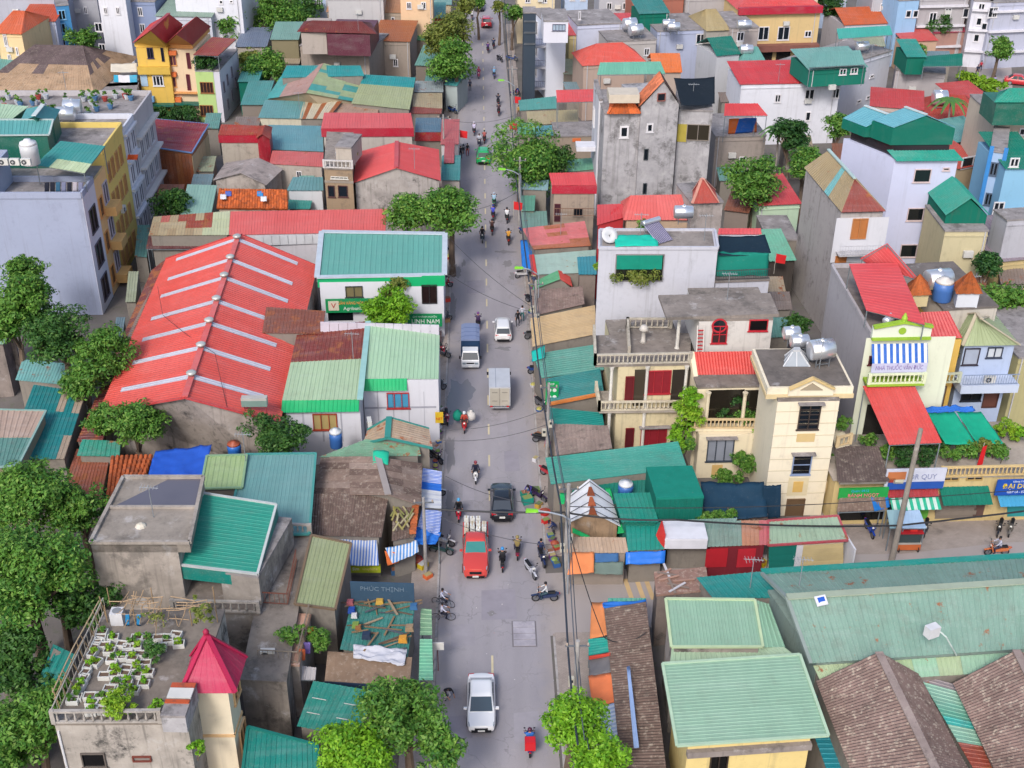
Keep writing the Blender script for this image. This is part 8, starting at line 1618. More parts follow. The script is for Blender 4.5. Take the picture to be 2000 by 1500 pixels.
awning('red canopy on the open terrace beside the weathered tower',[(1414,226,9.4),(1500,226,9.4),(1480,202,10.2),(1416,202,10.2)],sheet('#dc4850',0,.05),z0=6.2,n=6); h = far('mottled concrete house under the red terrace canopy',(1398,268),(1496,266),8,6.2,'#a89e98','flat',None,((1444,306,1456,322),),st=.6); tarp('blue tarpaulin with an orange fold under the red canopy',[(1422,262,6.4),(1478,258,6.4),(1478,230,8.8),(1424,232,8.8)],stripes('#2a70d8','#f07a3a',4.3,'x'),0)
tank_h('white steel tank on the concrete house roof',1242,58,8.2,.3,.8,1.8); tank_h('second steel tank on the concrete house roof',1230,46,8.2,.3,.8,1.8); tank_h('white tank on the lavender house roof',1316,52,8.6,0,.6,1.6); tank_h('second white tank on the lavender house roof',1306,46,8.6,0,.6,1.6); tank_h('white tank on the beige house roof',1454,48,9.2,0,.6,1.8); tank_h('white tank on the terrace of the long grey house',1684,90,8.6,.3,.6,1.6); tank_h('white tank beside the dark green hut',1458,96,8,0,.6,1.6); tank_h('round white tank on the villa wing',1836,190,6.2,0,.9,1.6)
h = far('low roof with a patched brown corner between the towers',(1416,410),(1462,416),7,4.5,'#8d8078','mono','#9c5a48'); h = far('white canopied house with a pink-red roof strip',(1484,402),(1562,398),6,5.5,'#c4dcc0','mono','#dc4a54'); far('grey balcony house behind the pale block',(1500,470),(1560,470),6,5.0,'#8d867e','flat',None,((1506,478,1520,490),)); far('mint awning house with a red flag',(1504,510),(1552,508),5,5.0,'#4a4440','mono','#7cc4a8')
FC = [('cream','#e2d2b0'),('pale blue','#b9cbe6'),('grey','#b9b9c0'),('white','#e2e3ec'),('peach','#e6c4a0'),('lilac','#c4c6de'),('yellow','#e0c27a')]
RC = [('red','mono','#d9524e'),('teal','gx','#4f9e98'),('flat','flat',None),('orange','hip','#df6c42')]
for i in range(40):
    px = -30 + (i % 28) * 75 + RN.uniform(-15,15); py = RN.uniform(-34,-6) if i < 28 else RN.uniform(-60,-40); w = RN.uniform(44,74); zt = RN.uniform(7,11)
    if px < 1000 and px + w > 885: continue
    c_,r_ = FC[i % 7],RC[i % 4]; y = py + 20
    far(c_[0] + ' house with ' + ('an ' if r_[0] == 'orange' else 'a ') + r_[0] + ' roof ' + ('on' if i < 28 else 'beyond') + ' the far edge of town',(px,py),(px + w,py),8,zt,c_[1],r_[1],r_[2],tuple((px + w * f,y,px + w * f + 10,y + 14) for f in (.2,.65)),group='houses on the far edge of town')
# filler roofs between the larger buildings
FS = ['#6fa59c','#8f8078','#b5a58c','#9c5f50','#5a9490','#a8b094','#7d97a0']
for i,(x,y,w,l,z) in enumerate(((1522,640,46,40,4.2),(1528,588,40,36,4.4),(1515,555,40,30,4.0),(1905,560,50,34,5),(1700,560,40,40,5),(400,320,34,30,3.4),(392,352,40,24,3.2),(412,236,30,30,3.6),(480,240,50,24,3.4),(465,300,60,20,3.2),(330,372,50,24,3.0),(275,470,24,60,3.0),(255,560,20,60,2.8),(230,640,18,40,2.8),(595,350,30,14,3.4),(720,285,30,12,4),(560,112,50,24,3.6),(640,110,60,20,3.4),(845,150,34,24,3.2),(1120,130,40,30,3.6),(1130,168,50,16,3.8),(1430,340,50,26,3.6),(1430,190,44,20,4.2),(1560,280,60,30,3.6),(1650,300,40,40,4),(1800,270,60,24,4),(1700,80,60,24,4.4),(1830,110,60,20,4),(1890,300,40,30,5),(1980,540,50,30,4.6),(1420,120,50,24,5),(330,10,60,20,5),(560,60,50,16,4),(1360,20,60,20,6),(430,22,70,12,6))):
    q = [(x - w / 2,y + l / 2,z),(x + w / 2,y + l / 2 + RN.uniform(-3,3),z),(x + w / 2 + (x < 960) * 6 - (x > 960) * 6,y - l / 2,z + .5),(x - w / 2 + (x < 960) * 6 - (x > 960) * 6,y - l / 2,z + .5)]
    shed(('low','small','patched','narrow','plain')[i % 5] + ' ' + ('teal','brown','tan','rust red','dark teal','olive','slate blue')[i % 7] + ' tin lean-to roof between taller houses',q,sheet(FS[i % 7],(0,.1,.2)[i % 3],.35),DARKW,n=4,rows=1 + i % 2,name='lean_to',cat='lean-to',group='lean-to roofs between houses')
# ------------------------------------------------------------------ trees
T = [('deep green tree filling the yard by the roof garden',100,1110,6.5,80,'dark',.24),('tree mass behind the concrete house yard',20,960,6.5,70,'mid',.24),('bright crown at the yard edge',30,1090,8.5,75,'mid',.24),('bushy tree under the roof garden rail',110,1370,5,55,'mid',.22),('dark tree at the yard corner',15,1475,5,70,'mid',.22),('dense mango crown beside the blank wall',20,620,8,60,'mid',.26),('leafy lower crown by the red hall corner',165,745,5.5,50,'mid',.24),('dense dark tree crown covering the low roofs',60,1000,7,110,'mid',.24),('dark spreading tree beside the concrete house',150,990,6.5,75,'mid',.22),('tall deep green tree beside the roof garden',55,1130,8,120,'mid',.24),('shadowed tree at the back of the roof garden',165,1180,5,70,'dark',.24),('bushy dark tree below the roof garden edge',60,1420,6,95,'mid',.22),('dark tree crowding the blank garden wall',30,1290,5,80,'dark',.24),
     ('leafy mango tree before the lavender wall',55,585,9,75,'mid',.26),('dense tree between the mango tree and red hall',115,650,7.5,80,'dark',.26),('bright green tree overhanging the red hall lean-to',195,700,6.5,72,'mid',.24),('small tree at the foot of the blank wall',40,530,8,45,'mid',.26),
     ('round green tree before the red hall gable',265,830,6.0,68,'mid',.22),('sparse feathery tree beside the red hall corner',195,825,5.5,40,'mid',.2),('dark bushy tree below the white house window',535,850,5.5,62,'dark',.22),
     ('bright yellow-green round tree in front of the bank',757,602,4.4,60,'bright',.24),('small dark conical tree by the bank wall',768,558,5.5,34,'olive',.2),('large roadside tree behind the bank',882,405,7.5,72,'mid',.3),('lower roadside tree beside the red gable house',798,418,6,56,'mid',.3),('broad roadside tree shading the green taxi',1018,300,6.5,92,'mid',.32),('dark tree clump behind the roadside tree',1080,312,5.5,44,'dark',.32),
     ('upper tiered street tree over the far road',880,68,8,62,'olive',.36),('lower tiered street tree over the far road',888,118,7,60,'mid',.36),('pale leafed tree far along the road',905,12,7,28,'olive',.38),('dark tree far along the road',935,5,6,18,'mid',.38),
     ('tall tree behind the white and red-roofed house',1548,262,8,50,'deep',.32),('rounded tree beside the weathered tower',1478,362,7,66,'mid',.3),('mid green tree in the row by the red-roofed house',1575,320,7,48,'mid',.3),('light green tree before the long grey wall',1640,250,6,34,'mid',.3),
     ('bright round tree beside the light blue house',1965,600,7,68,'mid',.26),('dark tree behind the orange turrets',1925,520,7,36,'deep',.26),('green tree between the slate-blue and orange houses',160,80,6,34,'mid',.34),('large dark tree at the town edge',545,30,7,60,'mid',.36),('rounded tree by the slate roof',455,50,6,42,'mid',.36),('low tree beside the patched shed',520,130,5,52,'mid',.34),('second low tree beside the patched shed',490,118,5,34,'olive',.34),('dark far tree behind the pale wall',590,20,7,40,'dark',.36),('tree over the lane by the white townhouse',1950,95,5,34,'mid',.34),('lane tree behind the magenta roof',1835,45,6,30,'dark',.34),('small tree in the leafy lane',1780,100,5,26,'mid',.34),('dark tree behind the peach house',1625,12,7,34,'deep',.36),('green tree beside the black-netted house',1000,25,6,26,'mid',.36),('street tree beyond the black-netted house',975,15,6,18,'olive',.36),('small dark tree by the patchwork roof',328,398,5,44,'dark',.28),('tree at the alley beside the tan-walled house',1560,640,5,34,'dark',.24),
     ('large bright street tree with red-tipped leaves beside the white car',800,1400,6.5,105,'mid',.21),('yellow-green street tree overhanging the kerb',700,1480,5.5,100,'bright',.2),('dark lower limb tree over the teal shed roof',860,1460,5,60,'mid',.2),('bright green street tree before the stall row',1110,1410,5.5,78,'bright',.2),('second bright green street tree before the stall row',1170,1480,5.0,75,'bright',.2)]
for lab,cx,cy,zc,r,k,lf in T: tree(lab,cx,cy,zc,r,k=k,leaf=lf,rzf=.9,dens=1.0)
def palm(lab,cx,cy,z,s=1.0):
    c = P(cx,cy,z); o = thing('palm_tree',lab,'tree',(c.x,c.y,0)); MB().tube([(c.x,c.y,0),(c.x + .2,c.y,z * .5),c],.16,7,r2=.1).part('trunk',conc('#9a8f84',.3),o)
    for i in range(11):
        t = 2 * math.pi * i / 11; d = Vector((math.cos(t),math.sin(t),0)); n = Vector((-d.y,d.x,0)); V = []; F = []
        for j in range(6): f = j / 5; p = c + d * (2.0 * s * f) + Vector((0,0,(.9 * f - 1.7 * f * f) * s)); w = .32 * s * (1 - f * .8); V += [p - n * w - Vector((0,0,.12)),p,p + n * w - Vector((0,0,.12))]
        for j in range(5): F += [(j * 3,j * 3 + 1,j * 3 + 4,j * 3 + 3),(j * 3 + 1,j * 3 + 2,j * 3 + 5,j * 3 + 4)]
        part('frond',V,F,plain('#4d7a34'),o)
palm('slender palm beside the red tiled villa',1858,195,9,1.3); palm('thin palm in front of the white red-roofed house',1521,250,8,1.1)
for px,py in ((1890,150),(1915,160),(1935,168)): bush('clipped yellow-green hedge clump along the lane',px,py,1.2,20,'yel',leaf=.3,rzf=.5,group='hedge clumps along the lane',name='hedge',cat='hedge')
flat('lane',[(70,172),(76,172),(86,200),(86,230),(78,230),(80,205)],.003,ASPH)
# ------------------------------------------------------------------ poles, lamps and cables
def pole(lab,px,py,hgt,r=.16,hx='#9a948e',lean=(0,0),arms=1,group='utility poles'):
    p = P(px,py,0); o = thing('utility_pole',lab,'pole',p,group); t = p + Vector((lean[0],lean[1],hgt)); MB().tube([p,t],r,10,r2=r * .7).part('post',conc(hx,.2),o)
    for i in range(arms): MB().beam(t + Vector((-.7,0,-.4 - i * .6)),t + Vector((.7,0,-.4 - i * .6)),.08,.08).part('cross_arm',plain('#6a6f76'),o); [MB().lathe([(.05,0),(.07,.12),(.03,.2)],t + Vector((x,0,-.36 - i * .6)),6).part('insulator',plain('#b9a89a'),o) for x in (-.6,.6)]
    return o,p,t
PL = [pole('thick concrete pole carrying the cable bundle at the crossroads',1104,1135,8.2,.2),pole('concrete pole rising through the bright green street tree',1120,1440,7.6,.18),pole('concrete pole beside the tilted teal roof',1068,905,7.4,.16),pole('concrete pole beside the tan sheet roof',1044,690,7.4,.16),pole('concrete pole by the roadside tree',1014,440,8.0,.16),pole('concrete pole near the coral canopy',1000,236,7.5,.16)]
pole('leaning concrete pole in front of the food cart',1741,1097,11.2,.22,'#8d8378',(.15,0),0); pole('short pole at the market corner hung with wires',832,1120,6.5,.14); pole('thin pole by the far street trees',896,185,8,.13); pole('thin pole by the red gable house',868,340,7.5,.13)
for i,(o,p,t) in enumerate(PL[:4]):
    for k in range(2 + i % 2): q = p + Vector((-.28 + .5 * (k % 2),-.1,3.0 + .8 * k)); e = thing('meter_box','pale meter box strapped to a utility pole','meter box',q,'meter boxes on the poles'); MB().box(q,(.34,.26,.6)).part('box',plain('#c9c4b4'),e); MB().box(q + Vector((0,-.14,.1)),(.2,.02,.2)).part('dial',glass('#3a3f44'),e)
def lamp(lab,px,py,hgt,reach,bx):
    p = P(px,py,0); o = thing('street_lamp',lab,'street lamp',p,None); t = p + Vector((0,0,hgt)); e = t + Vector((-reach,0,.75)); MB().tube([p,t + Vector((0,0,-.6)),t,t + Vector((-.5,0,.35)),t + Vector((-reach * .6,0,.6)),e],.06,7).part('post',plain('#b4bcc4',.4,.4),o)
    b = MB(); b.hexa([e + Vector(v) for v in ((-.75,-.14,-.06),(.1,-.1,-.06),(.1,.1,-.06),(-.75,.14,-.06))],[e + Vector(v) for v in ((-.68,-.1,.14),(.05,-.07,.1),(.05,.07,.1),(-.68,.1,.14))]); b.part('lamp_head',plain('#86d63a',.35),o); MB().box(e + Vector((-.35,0,-.08)),(.6,.18,.04)).part('lens',plain('#e6ecd8',.2),o)
lamp('street lamp with a lime green head at the crossroads',1108,1160,6.3,2.2,0); lamp('street lamp with a lime green head above the tin gable',1050,650,6.0,1.5,0); lamp('street lamp with a lime green head under the roadside tree',1016,452,6.5,1.7,0); lamp('far street lamp with a lime green head',1004,262,6.5,1.4,0)
def cable(lab,pts,r,sag,hx='#26262b',n=12,name='cable'):
    o = thing(name,lab,'cable',pts[0],None);
    for a,e in zip(pts,pts[1:]):
        a,e = Vector(a),Vector(e); MB().tube([lerp(a,e,i / n) - Vector((0,0,sag * 4 * (i / n) * (1 - i / n))) for i in range(n + 1)],r,5).part('wire',plain(hx),o)
tops = [P(1116,1560,0) + Vector((0,-2,6.4))] + [PL[k][1] + Vector((-.5,0,6.5)) for k in (1,0,2,3,4,5)] + [Vector((4.2,215,6.4))]
cable('thick black cable bundle running along the right kerb',tops,.065,.35,'#343c48'); cable('second cable run above the bundle along the right kerb',[p + Vector((.35,0,.35)) for p in tops],.035,.3,'#5a626c'); cable('third thin cable run along the right kerb',[p + Vector((.6,0,-.4)) for p in tops],.03,.45,'#4a525c')
L0 = P(832,1120,0) + Vector((0,0,5.6)); R0 = PL[0][1] + Vector((-.2,0,5.9))
cable('heavy cable spanning the road in front of the red pickup',[L0,R0],.07,.12); cable('cable bundle from the crossroads pole along the side street',[R0,Vector((13,67.5,5.4)),P(1741,1097,0) + Vector((0,0,3.2)),Vector((60,73,5.2))],.07,.25); cable('upper wire along the side street',[R0 + Vector((0,0,.5)),P(1741,1097,0) + Vector((0,0,5.5)),Vector((60,73.5,6.2))],.03,.4)
for i,(a,b_,z1,z2) in enumerate((((868,455),(1040,600),5.5,5.8),((868,530),(1040,610),5.2,5.8),((862,840),(1064,800),4.6,6.4),((862,860),(1066,830),4.6,6.2),((870,930),(1062,985),4.5,5.5),((890,415),(1010,375),6,6.2),((885,236),(1004,226),6,6.2),((860,1010),(1090,1065),4.0,5.5))): cable('thin sagging wire over the road, ' + ('above the van by the bank','in front of the bank fascia','behind the laden scooter','in front of the laden scooter','beside the black saloon','under the roadside trees','beside the far flag','above the pickup load')[i],[P(*a,z1),P(*b_,z2)],.022,.5,'#4a4a50')
cable('loose dark wire drooping over the stall row',[R0,P(1180,1245,3.6),P(1262,1235,3.9)],.03,.6)
cable('wire sagging across the red market hall',[P(308,560,6.5),P(318,615,7.2),P(420,690,8.7),P(445,800,7)],.02,.2)
for px,py,z in ((1003,195,4),(995,246,4),(898,262,4),(1003,402,4),(1515,505,6)):
    p = P(px,py,z); o = thing('red_flag','small red flag on a staff over the kerb','flag',p - Vector((0,0,1)),'red flags along the street'); MB().tube([p - Vector((0,0,1.6)),p + Vector((0,0,.6))],.03,5).part('staff',plain('#b9b4a8'),o)
    MB().hexa([p + Vector(v) for v in ((0,0,-.4),(.9,-.15,-.5),(.9,-.12,-.5),(0,.03,-.4))],[p + Vector(v) for v in ((0,0,.5),(.95,-.2,.4),(.95,-.17,.4),(0,.03,.5))]).part('cloth',plain('#e02a2e'),o)
# ------------------------------------------------------------------ vehicles
PI = math.pi
car('white saloon car driving towards the junction',P(940,1384),0,'sedan','#fbfbfd',gl='#3a4c5a'); car('black saloon car with red tail lights heading up the road',P(980,990),PI,'sedan','#1d1f24',gl='#3c444e')
pk = car('bright red pickup truck loaded with white cartons',P(929,1088),0,'pickup','#d84a42',gl='#1f7f7c',name='pickup_truck',cat='truck'); pp = P(929,1088)
for i in range(11): q = pp + Vector((-.65 + (i % 4) * .42,1.35 + (i // 4) * .42,.78)); hh = RN.uniform(.7,1.35); o = thing('carton','upright white carton in the red pickup bed','carton',q,'cartons in the pickup'); MB().box(q + Vector((0,0,hh / 2)),(.32,.3,hh),RN.uniform(-.15,.15)).part('box',plain(RN.choice(['#e6e6e2','#d8cfc0','#efefee'])),o); MB().box(q + Vector((0,0,hh + .012)),(.06,.28,.02)).part('tape',plain('#c9b48a'),o)
car('white multi-purpose van heading up the road',P(982,652),PI,'suv','#f0f0f2').scale = (.9,) * 3; truck('white light truck with a blue canvas cover',P(919,700),0,'canvas').scale = (.88,) * 3; truck('white box truck with grey rear doors',P(975,778),PI,'box').scale = (.92,) * 3
car('bright green taxi half hidden by the roadside tree',P(944,312),PI,'suv','#1fb060',gl='#123a30'); car('red hatchback far up the road',P(950,50),PI,'suv','#c0303c'); car('dark van at the far end of the road',P(936,18),0,'suv','#2c2c3a'); car('parked red car in the leafy lane',P(1990,165),1.2,'sedan','#c8343c')
def box_on(lab,p,rz,c_,d,hx,nm='delivery_box'):
    q = rotp(c_,p,rz); o = thing(nm,lab,nm.replace('_',' '),q)
    if nm == 'sack': MB().lathe([(.18,-.45),(.38,-.3),(.42,0),(.33,.3),(.12,.42),(.16,.5)],q,10).part('bag',cloth(hx),o,True); return
    MB().box(q,d,rz).part('box',plain(hx,.4),o); MB().box(q + Vector((0,0,d[2] / 2 + .02)),(d[0] * .9,d[1] * .9,.04),rz).part('lid',plain(hx,.4),o)
R_ = [('red scooter laden with big sacks',907,838,0,'#c8242c',('#c04a3c','#5a4038','#dfe6ee','rider in a red top and white helmet between big sacks')),('white scooter coming down the middle of the road',929,936,0,'#e2e2e6',('#20243c','#2a2c3a','#8a3a4a','rider in a navy shirt and plum helmet')),('crimson scooter passing the striped awnings',896,1010,0,'#d2203c',('#16181f','#22242c','#58a8d8','rider in black with a sky blue helmet')),
      ('dark motorbike beside the red pickup',981,1106,PI,'#2a2c34',('#17181f','#1c1e26','#3f8fd0','rider in a black jacket with a blue helmet')),('maroon motorbike beside the lime lamp',1010,1083,PI,'#7a2a44',('#8a7a4a','#2c2e44','#9a8a5a','rider in a khaki shirt and helmet')),('blue motorbike crossing the junction',1064,1174,-PI / 2,'#25365c',('#d6d8dc','#2a4a58',None,'bare-headed rider in a white shirt and shorts')),('delivery motorbike beside the bright green tree',1034,1462,PI,'#23407a',('#2f6fc4','#22304a','#5a2a44','delivery rider in a blue jacket')),
      ('red motorbike ahead of the canvas truck',934,640,PI,'#c8242c',('#3a2450','#2a2438','#7a4a8a','rider in a purple top')),('dark scooter near the bank',942,470,0,'#3a4a56',('#1a1822','#20242c','#2a1a24','rider in a black vest by the bank')),('brown motorbike passing the bank tree',961,455,PI,'#5a2a24',('#4a2a26','#2a2224','#3a3a40','rider in a brown jacket')),('maroon motorbike behind the brown one',963,427,PI,'#6a2430',('#3f4ac0','#3a2a3a','#2f3a9a','rider in a royal blue shirt')),('red and black motorbike on the right lane',993,474,PI,'#8a2420',('#e0a03a','#2a2224','#1c1c22','rider in a yellow top')),('grey motorbike with a white-shirted rider',990,432,PI,'#3f4048',('#e2e4ea','#22242c','#2a2c34','rider in a white shirt with a dark bag')),('green motorbike beyond the thick cable',965,402,PI,'#2f8a6a',('#9fc4e0','#2a7a5a','#c0d0e6','rider in a pale blue shirt and green trousers')),
      ('motorbike behind the green taxi',936,285,0,'#2c3044',('#cfd2e0','#2a2c48',None,'rider in a white school shirt')),('far motorbike left of the taxi',926,262,PI,'#4a4a52',('#cfc8e6','#2a2c34','#d8d4e6','rider in a lilac shirt')),('far motorbike with a red-clad rider',946,278,PI,'#4a2a30',('#b05a58','#4a3038',None,'rider in a dusty red top')),('far motorbike by the first flag',973,205,PI,'#22242c',('#24263a','#1c1e26','#1c1c22','rider in dark navy clothes')),('far motorbike following by the flag',974,224,PI,'#5a2430',('#3a2430','#2a2028','#2a2a30','rider in a dark plum top')),('far scooter under the street trees',935,152,0,'#c05a78',('#c04a74','#2a3a6a','#b84a5a','rider in a pink top')),('far scooter on the right lane',965,152,PI,'#5a7ab0',('#7ab0dc','#2a2c44','#9ac0e0','rider in a light blue top')),('dark motorbike in the far lane',953,102,PI,'#2a2040',('#4a2a70','#24202c',None,'rider in a violet top')),('dark motorbike further up the road',964,94,PI,'#1c2434',('#1c2c50','#1c1e26',None,'rider in dark blue clothes')),('pale motorbike near the red hatchback',922,38,PI,'#8a8a90',('#e6e6ea','#5a5a60','#e6e6ea','rider in white far away')),
      ('motorbike riding along the side street',1945,1084,-PI / 2,'#d87a4a',('#c4c6d8','#2a2c48',None,'rider in a white shirt on the side street'))]
for lab,px,py,rz,hx,rd in R_:
    o,p = motorbike(lab,px,py,rz,hx,rd)
    if 'sacks' in lab: [box_on(l2,p,0,(x,.55,1.0),(.7,.6,.9),c_,'sack') for l2,x,c_ in (('bulging green sack on the laden scooter',-.55,'#18907a'),('bulging white sack on the laden scooter',.55,'#d8d4d0'))]
    if 'delivery' in lab: box_on('square red delivery box on the motorbike',p,rz,(0,.72,1.15),(.62,.55,.6),'#d0252e')
PK = [('white motorbike parked under the striped awning',866,1064,1.2,'#d8dade'),('dark motorbike parked at the market corner',862,1082,1.3,'#2a4a48'),('red motorbike parked by the white house',863,690,.3,'#b03a4a'),('motorbike with a pink cover parked near the puddle',873,822,.1,'#b04a6a'),('motorbike parked by the blue tarpaulin bundle',1022,542,1.9,'#d8d8dc'),('motorbike parked against the bank kerb',873,555,.2,'#d4d6dc'),('blue motorbike parked in the alley shop yard',1697,1042,.1,'#1f4ab0'),('dark motorbike parked behind the food cart',1806,1040,-.4,'#3a3f4a'),('black motorbike parked on the terracotta paving',1950,1040,-.5,'#202228'),('grey motorbike parked on the terracotta paving',1972,1040,-.5,'#6a6660'),('blue motorbike parked at the crossroads pole',1058,1098,.2,'#22305a'),('white motorbike parked at the crossroads pole',1036,1122,.4,'#c9ccd8'),('dark motorbike parked by the yellow crates',1612,1102,1.4,'#2a2c34'),('motorbike parked among the vegetable baskets',1050,975,.8,'#3a2a4a'),('motorbike parked by the far flag',905,297,0,'#2a2c34'),('dark motorbike parked by the far lamp',976,120,.5,'#3a3a44')]
for i in range(26):
    L_ = i % 2; y = 30 + i * 30 if i < 13 else 60 + (i - 13) * 62
    X = (-3.6 if L_ else 5.1) + RN.uniform(-.2,.2); Y = P(950,120 + i * 34,0).y
    if Y < 70 or (P(950,120 + i * 34,0) - P(950,1130,0)).length < 4: continue
    k = RN.choice(['#22242c black','#b0303a red','#d0d2d8 white','#2a4a8a blue','#5a5a60 grey']).split(); motorbike(k[1] + ' motorbike parked on the ' + ('bank-side' if L_ else 'cable-side') + ' pavement before the shops',(X,Y,.11),None,RN.uniform(.5,2.4),k[0],None,group='motorbikes parked on the pavements')
for lab,px,py,rz,hx in PK: motorbike(lab,px,py,rz,hx,None,group='parked motorbikes')
bicycle('child bicycle with a dark basket by the kerb',866,1184,-1.9 + PI,'#3a4a52',('#d6d8ee','#1c1e34',None,'schoolchild in a white shirt on the basket bicycle')); bicycle('child bicycle with spoked wheels by the mint awning',866,1212,PI / 2,'#7a6a5a',('#dcdcf0','#1c1e34',None,'schoolchild in a white shirt on the spoked bicycle'))
for lab,px,py,rz,pose,s,pa in (('woman in black walking along the right kerb',1011,637,.3,'stand','#1c1c22','#22222a'),('person in a white top beside the woman in black',1020,628,PI,'stand','#d0d2e0','#2a6a6a'),('person bending at the kerb beside the white car',872,1366,.6,'bend','#1c1c24','#c9c4cc'),('person by the tan sheet roof',1046,600,0,'stand','#5a4a70','#2a2c38'),('woman tending the yellow crates',1640,1098,1.5,'bend','#4a4a90','#b03040'),('figure in a dark coat on the left pavement',900,310,0,'stand','#22242c','#1c1c22'),('figure in red trousers on the left pavement',913,305,.4,'stand','#2a2c34','#a0403c'),('stall keeper seated among green baskets',1036,968,-.6,'bend','#3a2a8a','#2a5a90'),('person walking in the leafy lane',1907,148,0,'stand','#22284a','#1c1c22'),('person in red in the leafy lane',1914,140,0,'stand','#c02a3a','#22222a'),('person in a pale dress in the leafy lane',1940,170,0,'stand','#b0a4dc','#9a8ac0'),('shopper in a blue coat at the crossroads pole',1056,1090,2.6,'stand','#22305c','#1c2030'),('person under the far street trees',918,178,0,'stand','#2a3450','#22242c')): person(lab,P(px,py,0),rz,pose,s,pa)
# television aerials on the roofs
for i,(px,py,z,lab) in enumerate(((300,1010,9.2,'bare concrete roof'),(690,700,6.8,'white panelled house'),(1250,468,13.5,'pale grey block'),(1420,585,11.7,'wide flat concrete roof'),(1375,470,13.5,'pale block parapet'),(1890,590,12.1,'dark flat roof'),(1600,720,10.97,'cream tower roof'),(1560,1150,7.2,'market ridge'),(1095,458,4.3,'rust patched roof'),(810,330,8,'red gable'),(585,215,4.5,'patched shed'),(130,180,12.5,'roof garden of the row'),(1352,204,12.95,'weathered tower'),(1520,160,8.5,'scarlet roof'),(1700,120,8.5,'long grey house'),(1465,1148,5.4,'teal corner roof'),(700,60,10,'maroon roof'),(480,900,6,'yellow-green roof'))):
    p = P(px,py,z); o = thing('television_aerial','thin television aerial standing on the ' + lab,'aerial',p,'television aerials'); MB().tube([p,p + Vector((0,0,2.4))],.03,5).part('mast',plain('#8d9298'),o); MB().beam(p + Vector((-.6,.1,2.2)),p + Vector((.6,-.1,2.25)),.03,.03).part('boom',plain('#a9adb2'),o)
    for k in range(6): x = -.5 + k * .2; MB().beam(p + Vector((x,-.35 + .03 * k,2.23)),p + Vector((x,.35 - .03 * k,2.23)),.02,.02).part('element',plain('#a9adb2'),o)
# small street stock
for i in range(22):
    L_ = i % 2; Y = 72 + i * 5.2 + RN.uniform(-1,1); p = Vector(((-4.2 if L_ else 5.3) + RN.uniform(-.2,.3),Y,.11))
    k = RN.choice(['#d8d8de white','#7a3a4a maroon','#2a3a6a navy','#c9a24a mustard','#5a7a5a green','#1c1c22 black','#b06a8a pink']).split(); person('person in a ' + k[1] + ' top on the ' + ('bank-side' if L_ else 'cable-side') + ' pavement',p,RN.uniform(-2,2),RN.choice(['stand','stand','bend']),k[0],RN.choice(['#22242c','#4a4a58','#6a5a4a']),None,hat=RN.choice([None,None,'#d8c49a']),group='people on the pavements')
def crate(lab,px,py,hx,s=.4,nm='basket',z=0.0,g=None):
    p = P(px,py,z); o = thing(nm,lab,nm.replace('_',' '),p,g); t = RN.uniform(0,1)
    if RN.random() < .55: MB().box(p + Vector((0,0,s * .55)),(s * 1.6,s * 1.2,s * 1.1),t).part('shell',plain(hx),o); MB().box(p + Vector((0,0,s * 1.12)),(s * 1.4,s,.06),t).part('contents',plain(RN.choice(['#8a9a5a','#b8a878','#c9c9cc','#9a6a52','#6a7a52'])),o)
    else: MB().lathe([(s * .75,0),(s,s * .9),(s * 1.05,s * .95)],p,9).part('shell',plain(hx),o); MB().lathe([(s * .9,0),(s * .6,.12),(s * .1,.16)],p + Vector((0,0,s * .95)),8).part('contents',plain(RN.choice(['#7f9a4a','#b8b060','#c9c9cc','#a8553f','#5a7a3a'])),o)
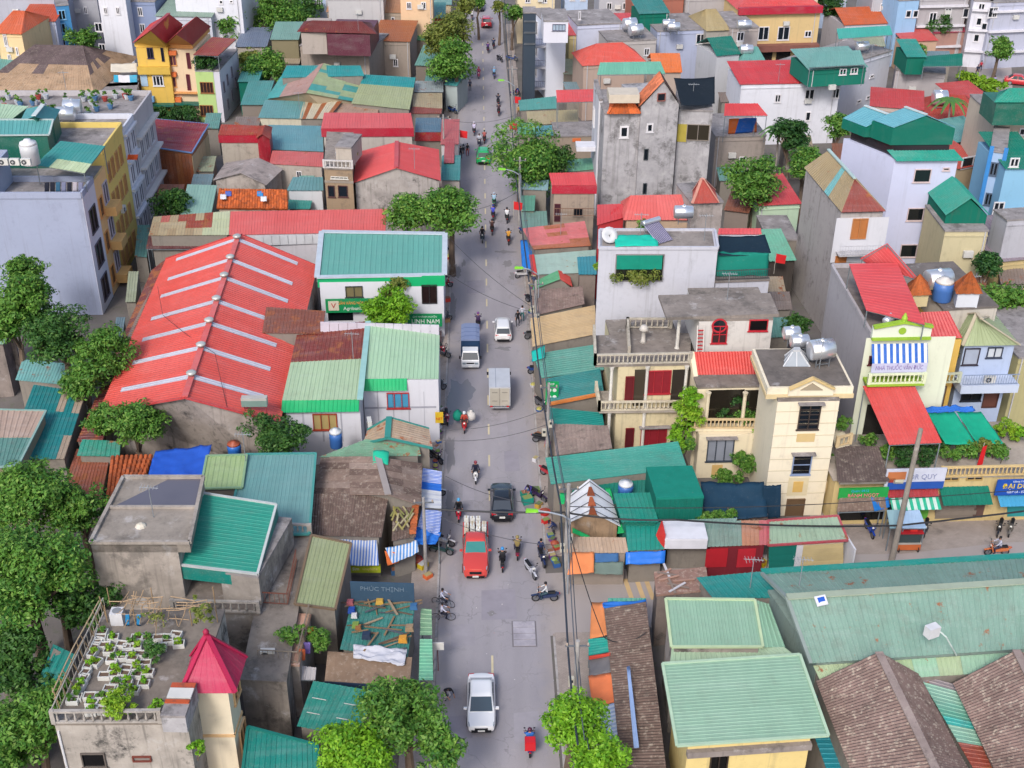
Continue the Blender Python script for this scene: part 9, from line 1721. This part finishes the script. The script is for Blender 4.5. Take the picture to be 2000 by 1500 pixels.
for i,(px,py,hx,lab) in enumerate(((1026,970,'#1fa48c','turquoise basket of greens on the right kerb'),(1030,982,'#1f9484','second turquoise basket on the right kerb'),(1044,964,'#9cc24a','lime basket on the right kerb'),(1052,990,'#c8a040','ochre basket on the right kerb'),(1064,1006,'#d02a2a','red stool beside the right kerb'),(1066,1022,'#d02a2a','second red stool beside the right kerb'),(1384,1098,'#d8d440','yellow-green pile before the red shutters'),(1420,1100,'#d8d8e0','white sacks before the red shutters'),(1432,1106,'#e2e2e8','white bag heap before the red shutters'),(1462,1098,'#e2e2ea','stack of white bags by the second red shutter'),(1490,1104,'#d8b820','yellow basin by the green shutter'),(1500,1100,'#e0c830','second yellow basin by the green shutter'),(1412,1112,'#c8302c','red basin before the red shutters'),(1622,1106,'#1f8a74','green crate at the shop end'),(1652,1100,'#d09a30','amber crate at the shop end'),(872,630,'#c9a070','cardboard carton on the bank kerb'),(872,590,'#e0483a','red box by the bank kerb'),(876,506,'#d8563a','orange box under the bank tree'),(826,1110,'#d8c030','yellow fruit basket at the corner stall'),(812,1102,'#c8302c','red basin at the corner stall'),(790,1112,'#2f9a70','green crate at the corner stall'),(772,1120,'#3a6a9a','blue crate at the corner stall'),(836,1130,'#e8703c','orange tray at the market corner pole'))): crate(lab,px,py,hx,RN.uniform(.32,.5))
for i in range(16): crate('small goods heap along the right kerb shops',1046 + (i % 3) * 5 - i * 1.6 if i < 8 else 1075 + (i % 4) * 4,900 - i * 48 if i < 8 else 1050 + (i - 8) * 8,RN.choice(['#d8d8de','#c04a3a','#3a6ab0','#e0a040','#7a4a8a']),.3,'goods_heap',g='goods along the right kerb')
for i in range(14): crate('small goods heap along the left kerb shops',862 - i * 1.0 + RN.uniform(-2,3),800 + i * 9.5,RN.choice(['#8a4a9a','#d8d8de','#c04a5a','#3a6ab0']),.25,'goods_heap',g='goods along the left kerb')
W_.w = {'f': Wl(P(850,836,2),P(868,836,2),0,5)}
signboard('small yellow and red shop sign above the left pavement',W_,'f',(850,804,866,824),plain('#d8b42a'),(('NET',.5,.4,.35,'#c8302c',.8),)); p = P(858,842,1.0); o = thing('warning_sign','blue triangular crossing sign on the left pavement','sign',down(p,0)); MB().tube([down(p,0),down(p,2.6)],.04,6).part('post',plain('#b4b8bc'),o); part('plate',[p + Vector(v) for v in ((-.42,-.06,1.1),(.42,-.06,1.1),(0,-.06,1.85),(-.42,-.03,1.1),(.42,-.03,1.1),(0,-.03,1.85))],[(0,1,2),(5,4,3),(0,3,4,1),(1,4,5,2),(2,5,3,0)],plain('#1f4ab0'),o); MB().box(p + Vector((0,-.075,1.35)),(.1,.02,.35)).part('pictogram',plain('#eeeef2'),o)
p = P(856,1310,0); o = thing('street_board','small white board on a post beside the mint awning','sign',p); MB().tube([p,p + Vector((0,0,1.9))],.03,6).part('post',plain('#8a4a40'),o); MB().box(p + Vector((.05,-.05,2.1)),(.7,.05,.6)).part('board',plain('#e2e0dc'),o)
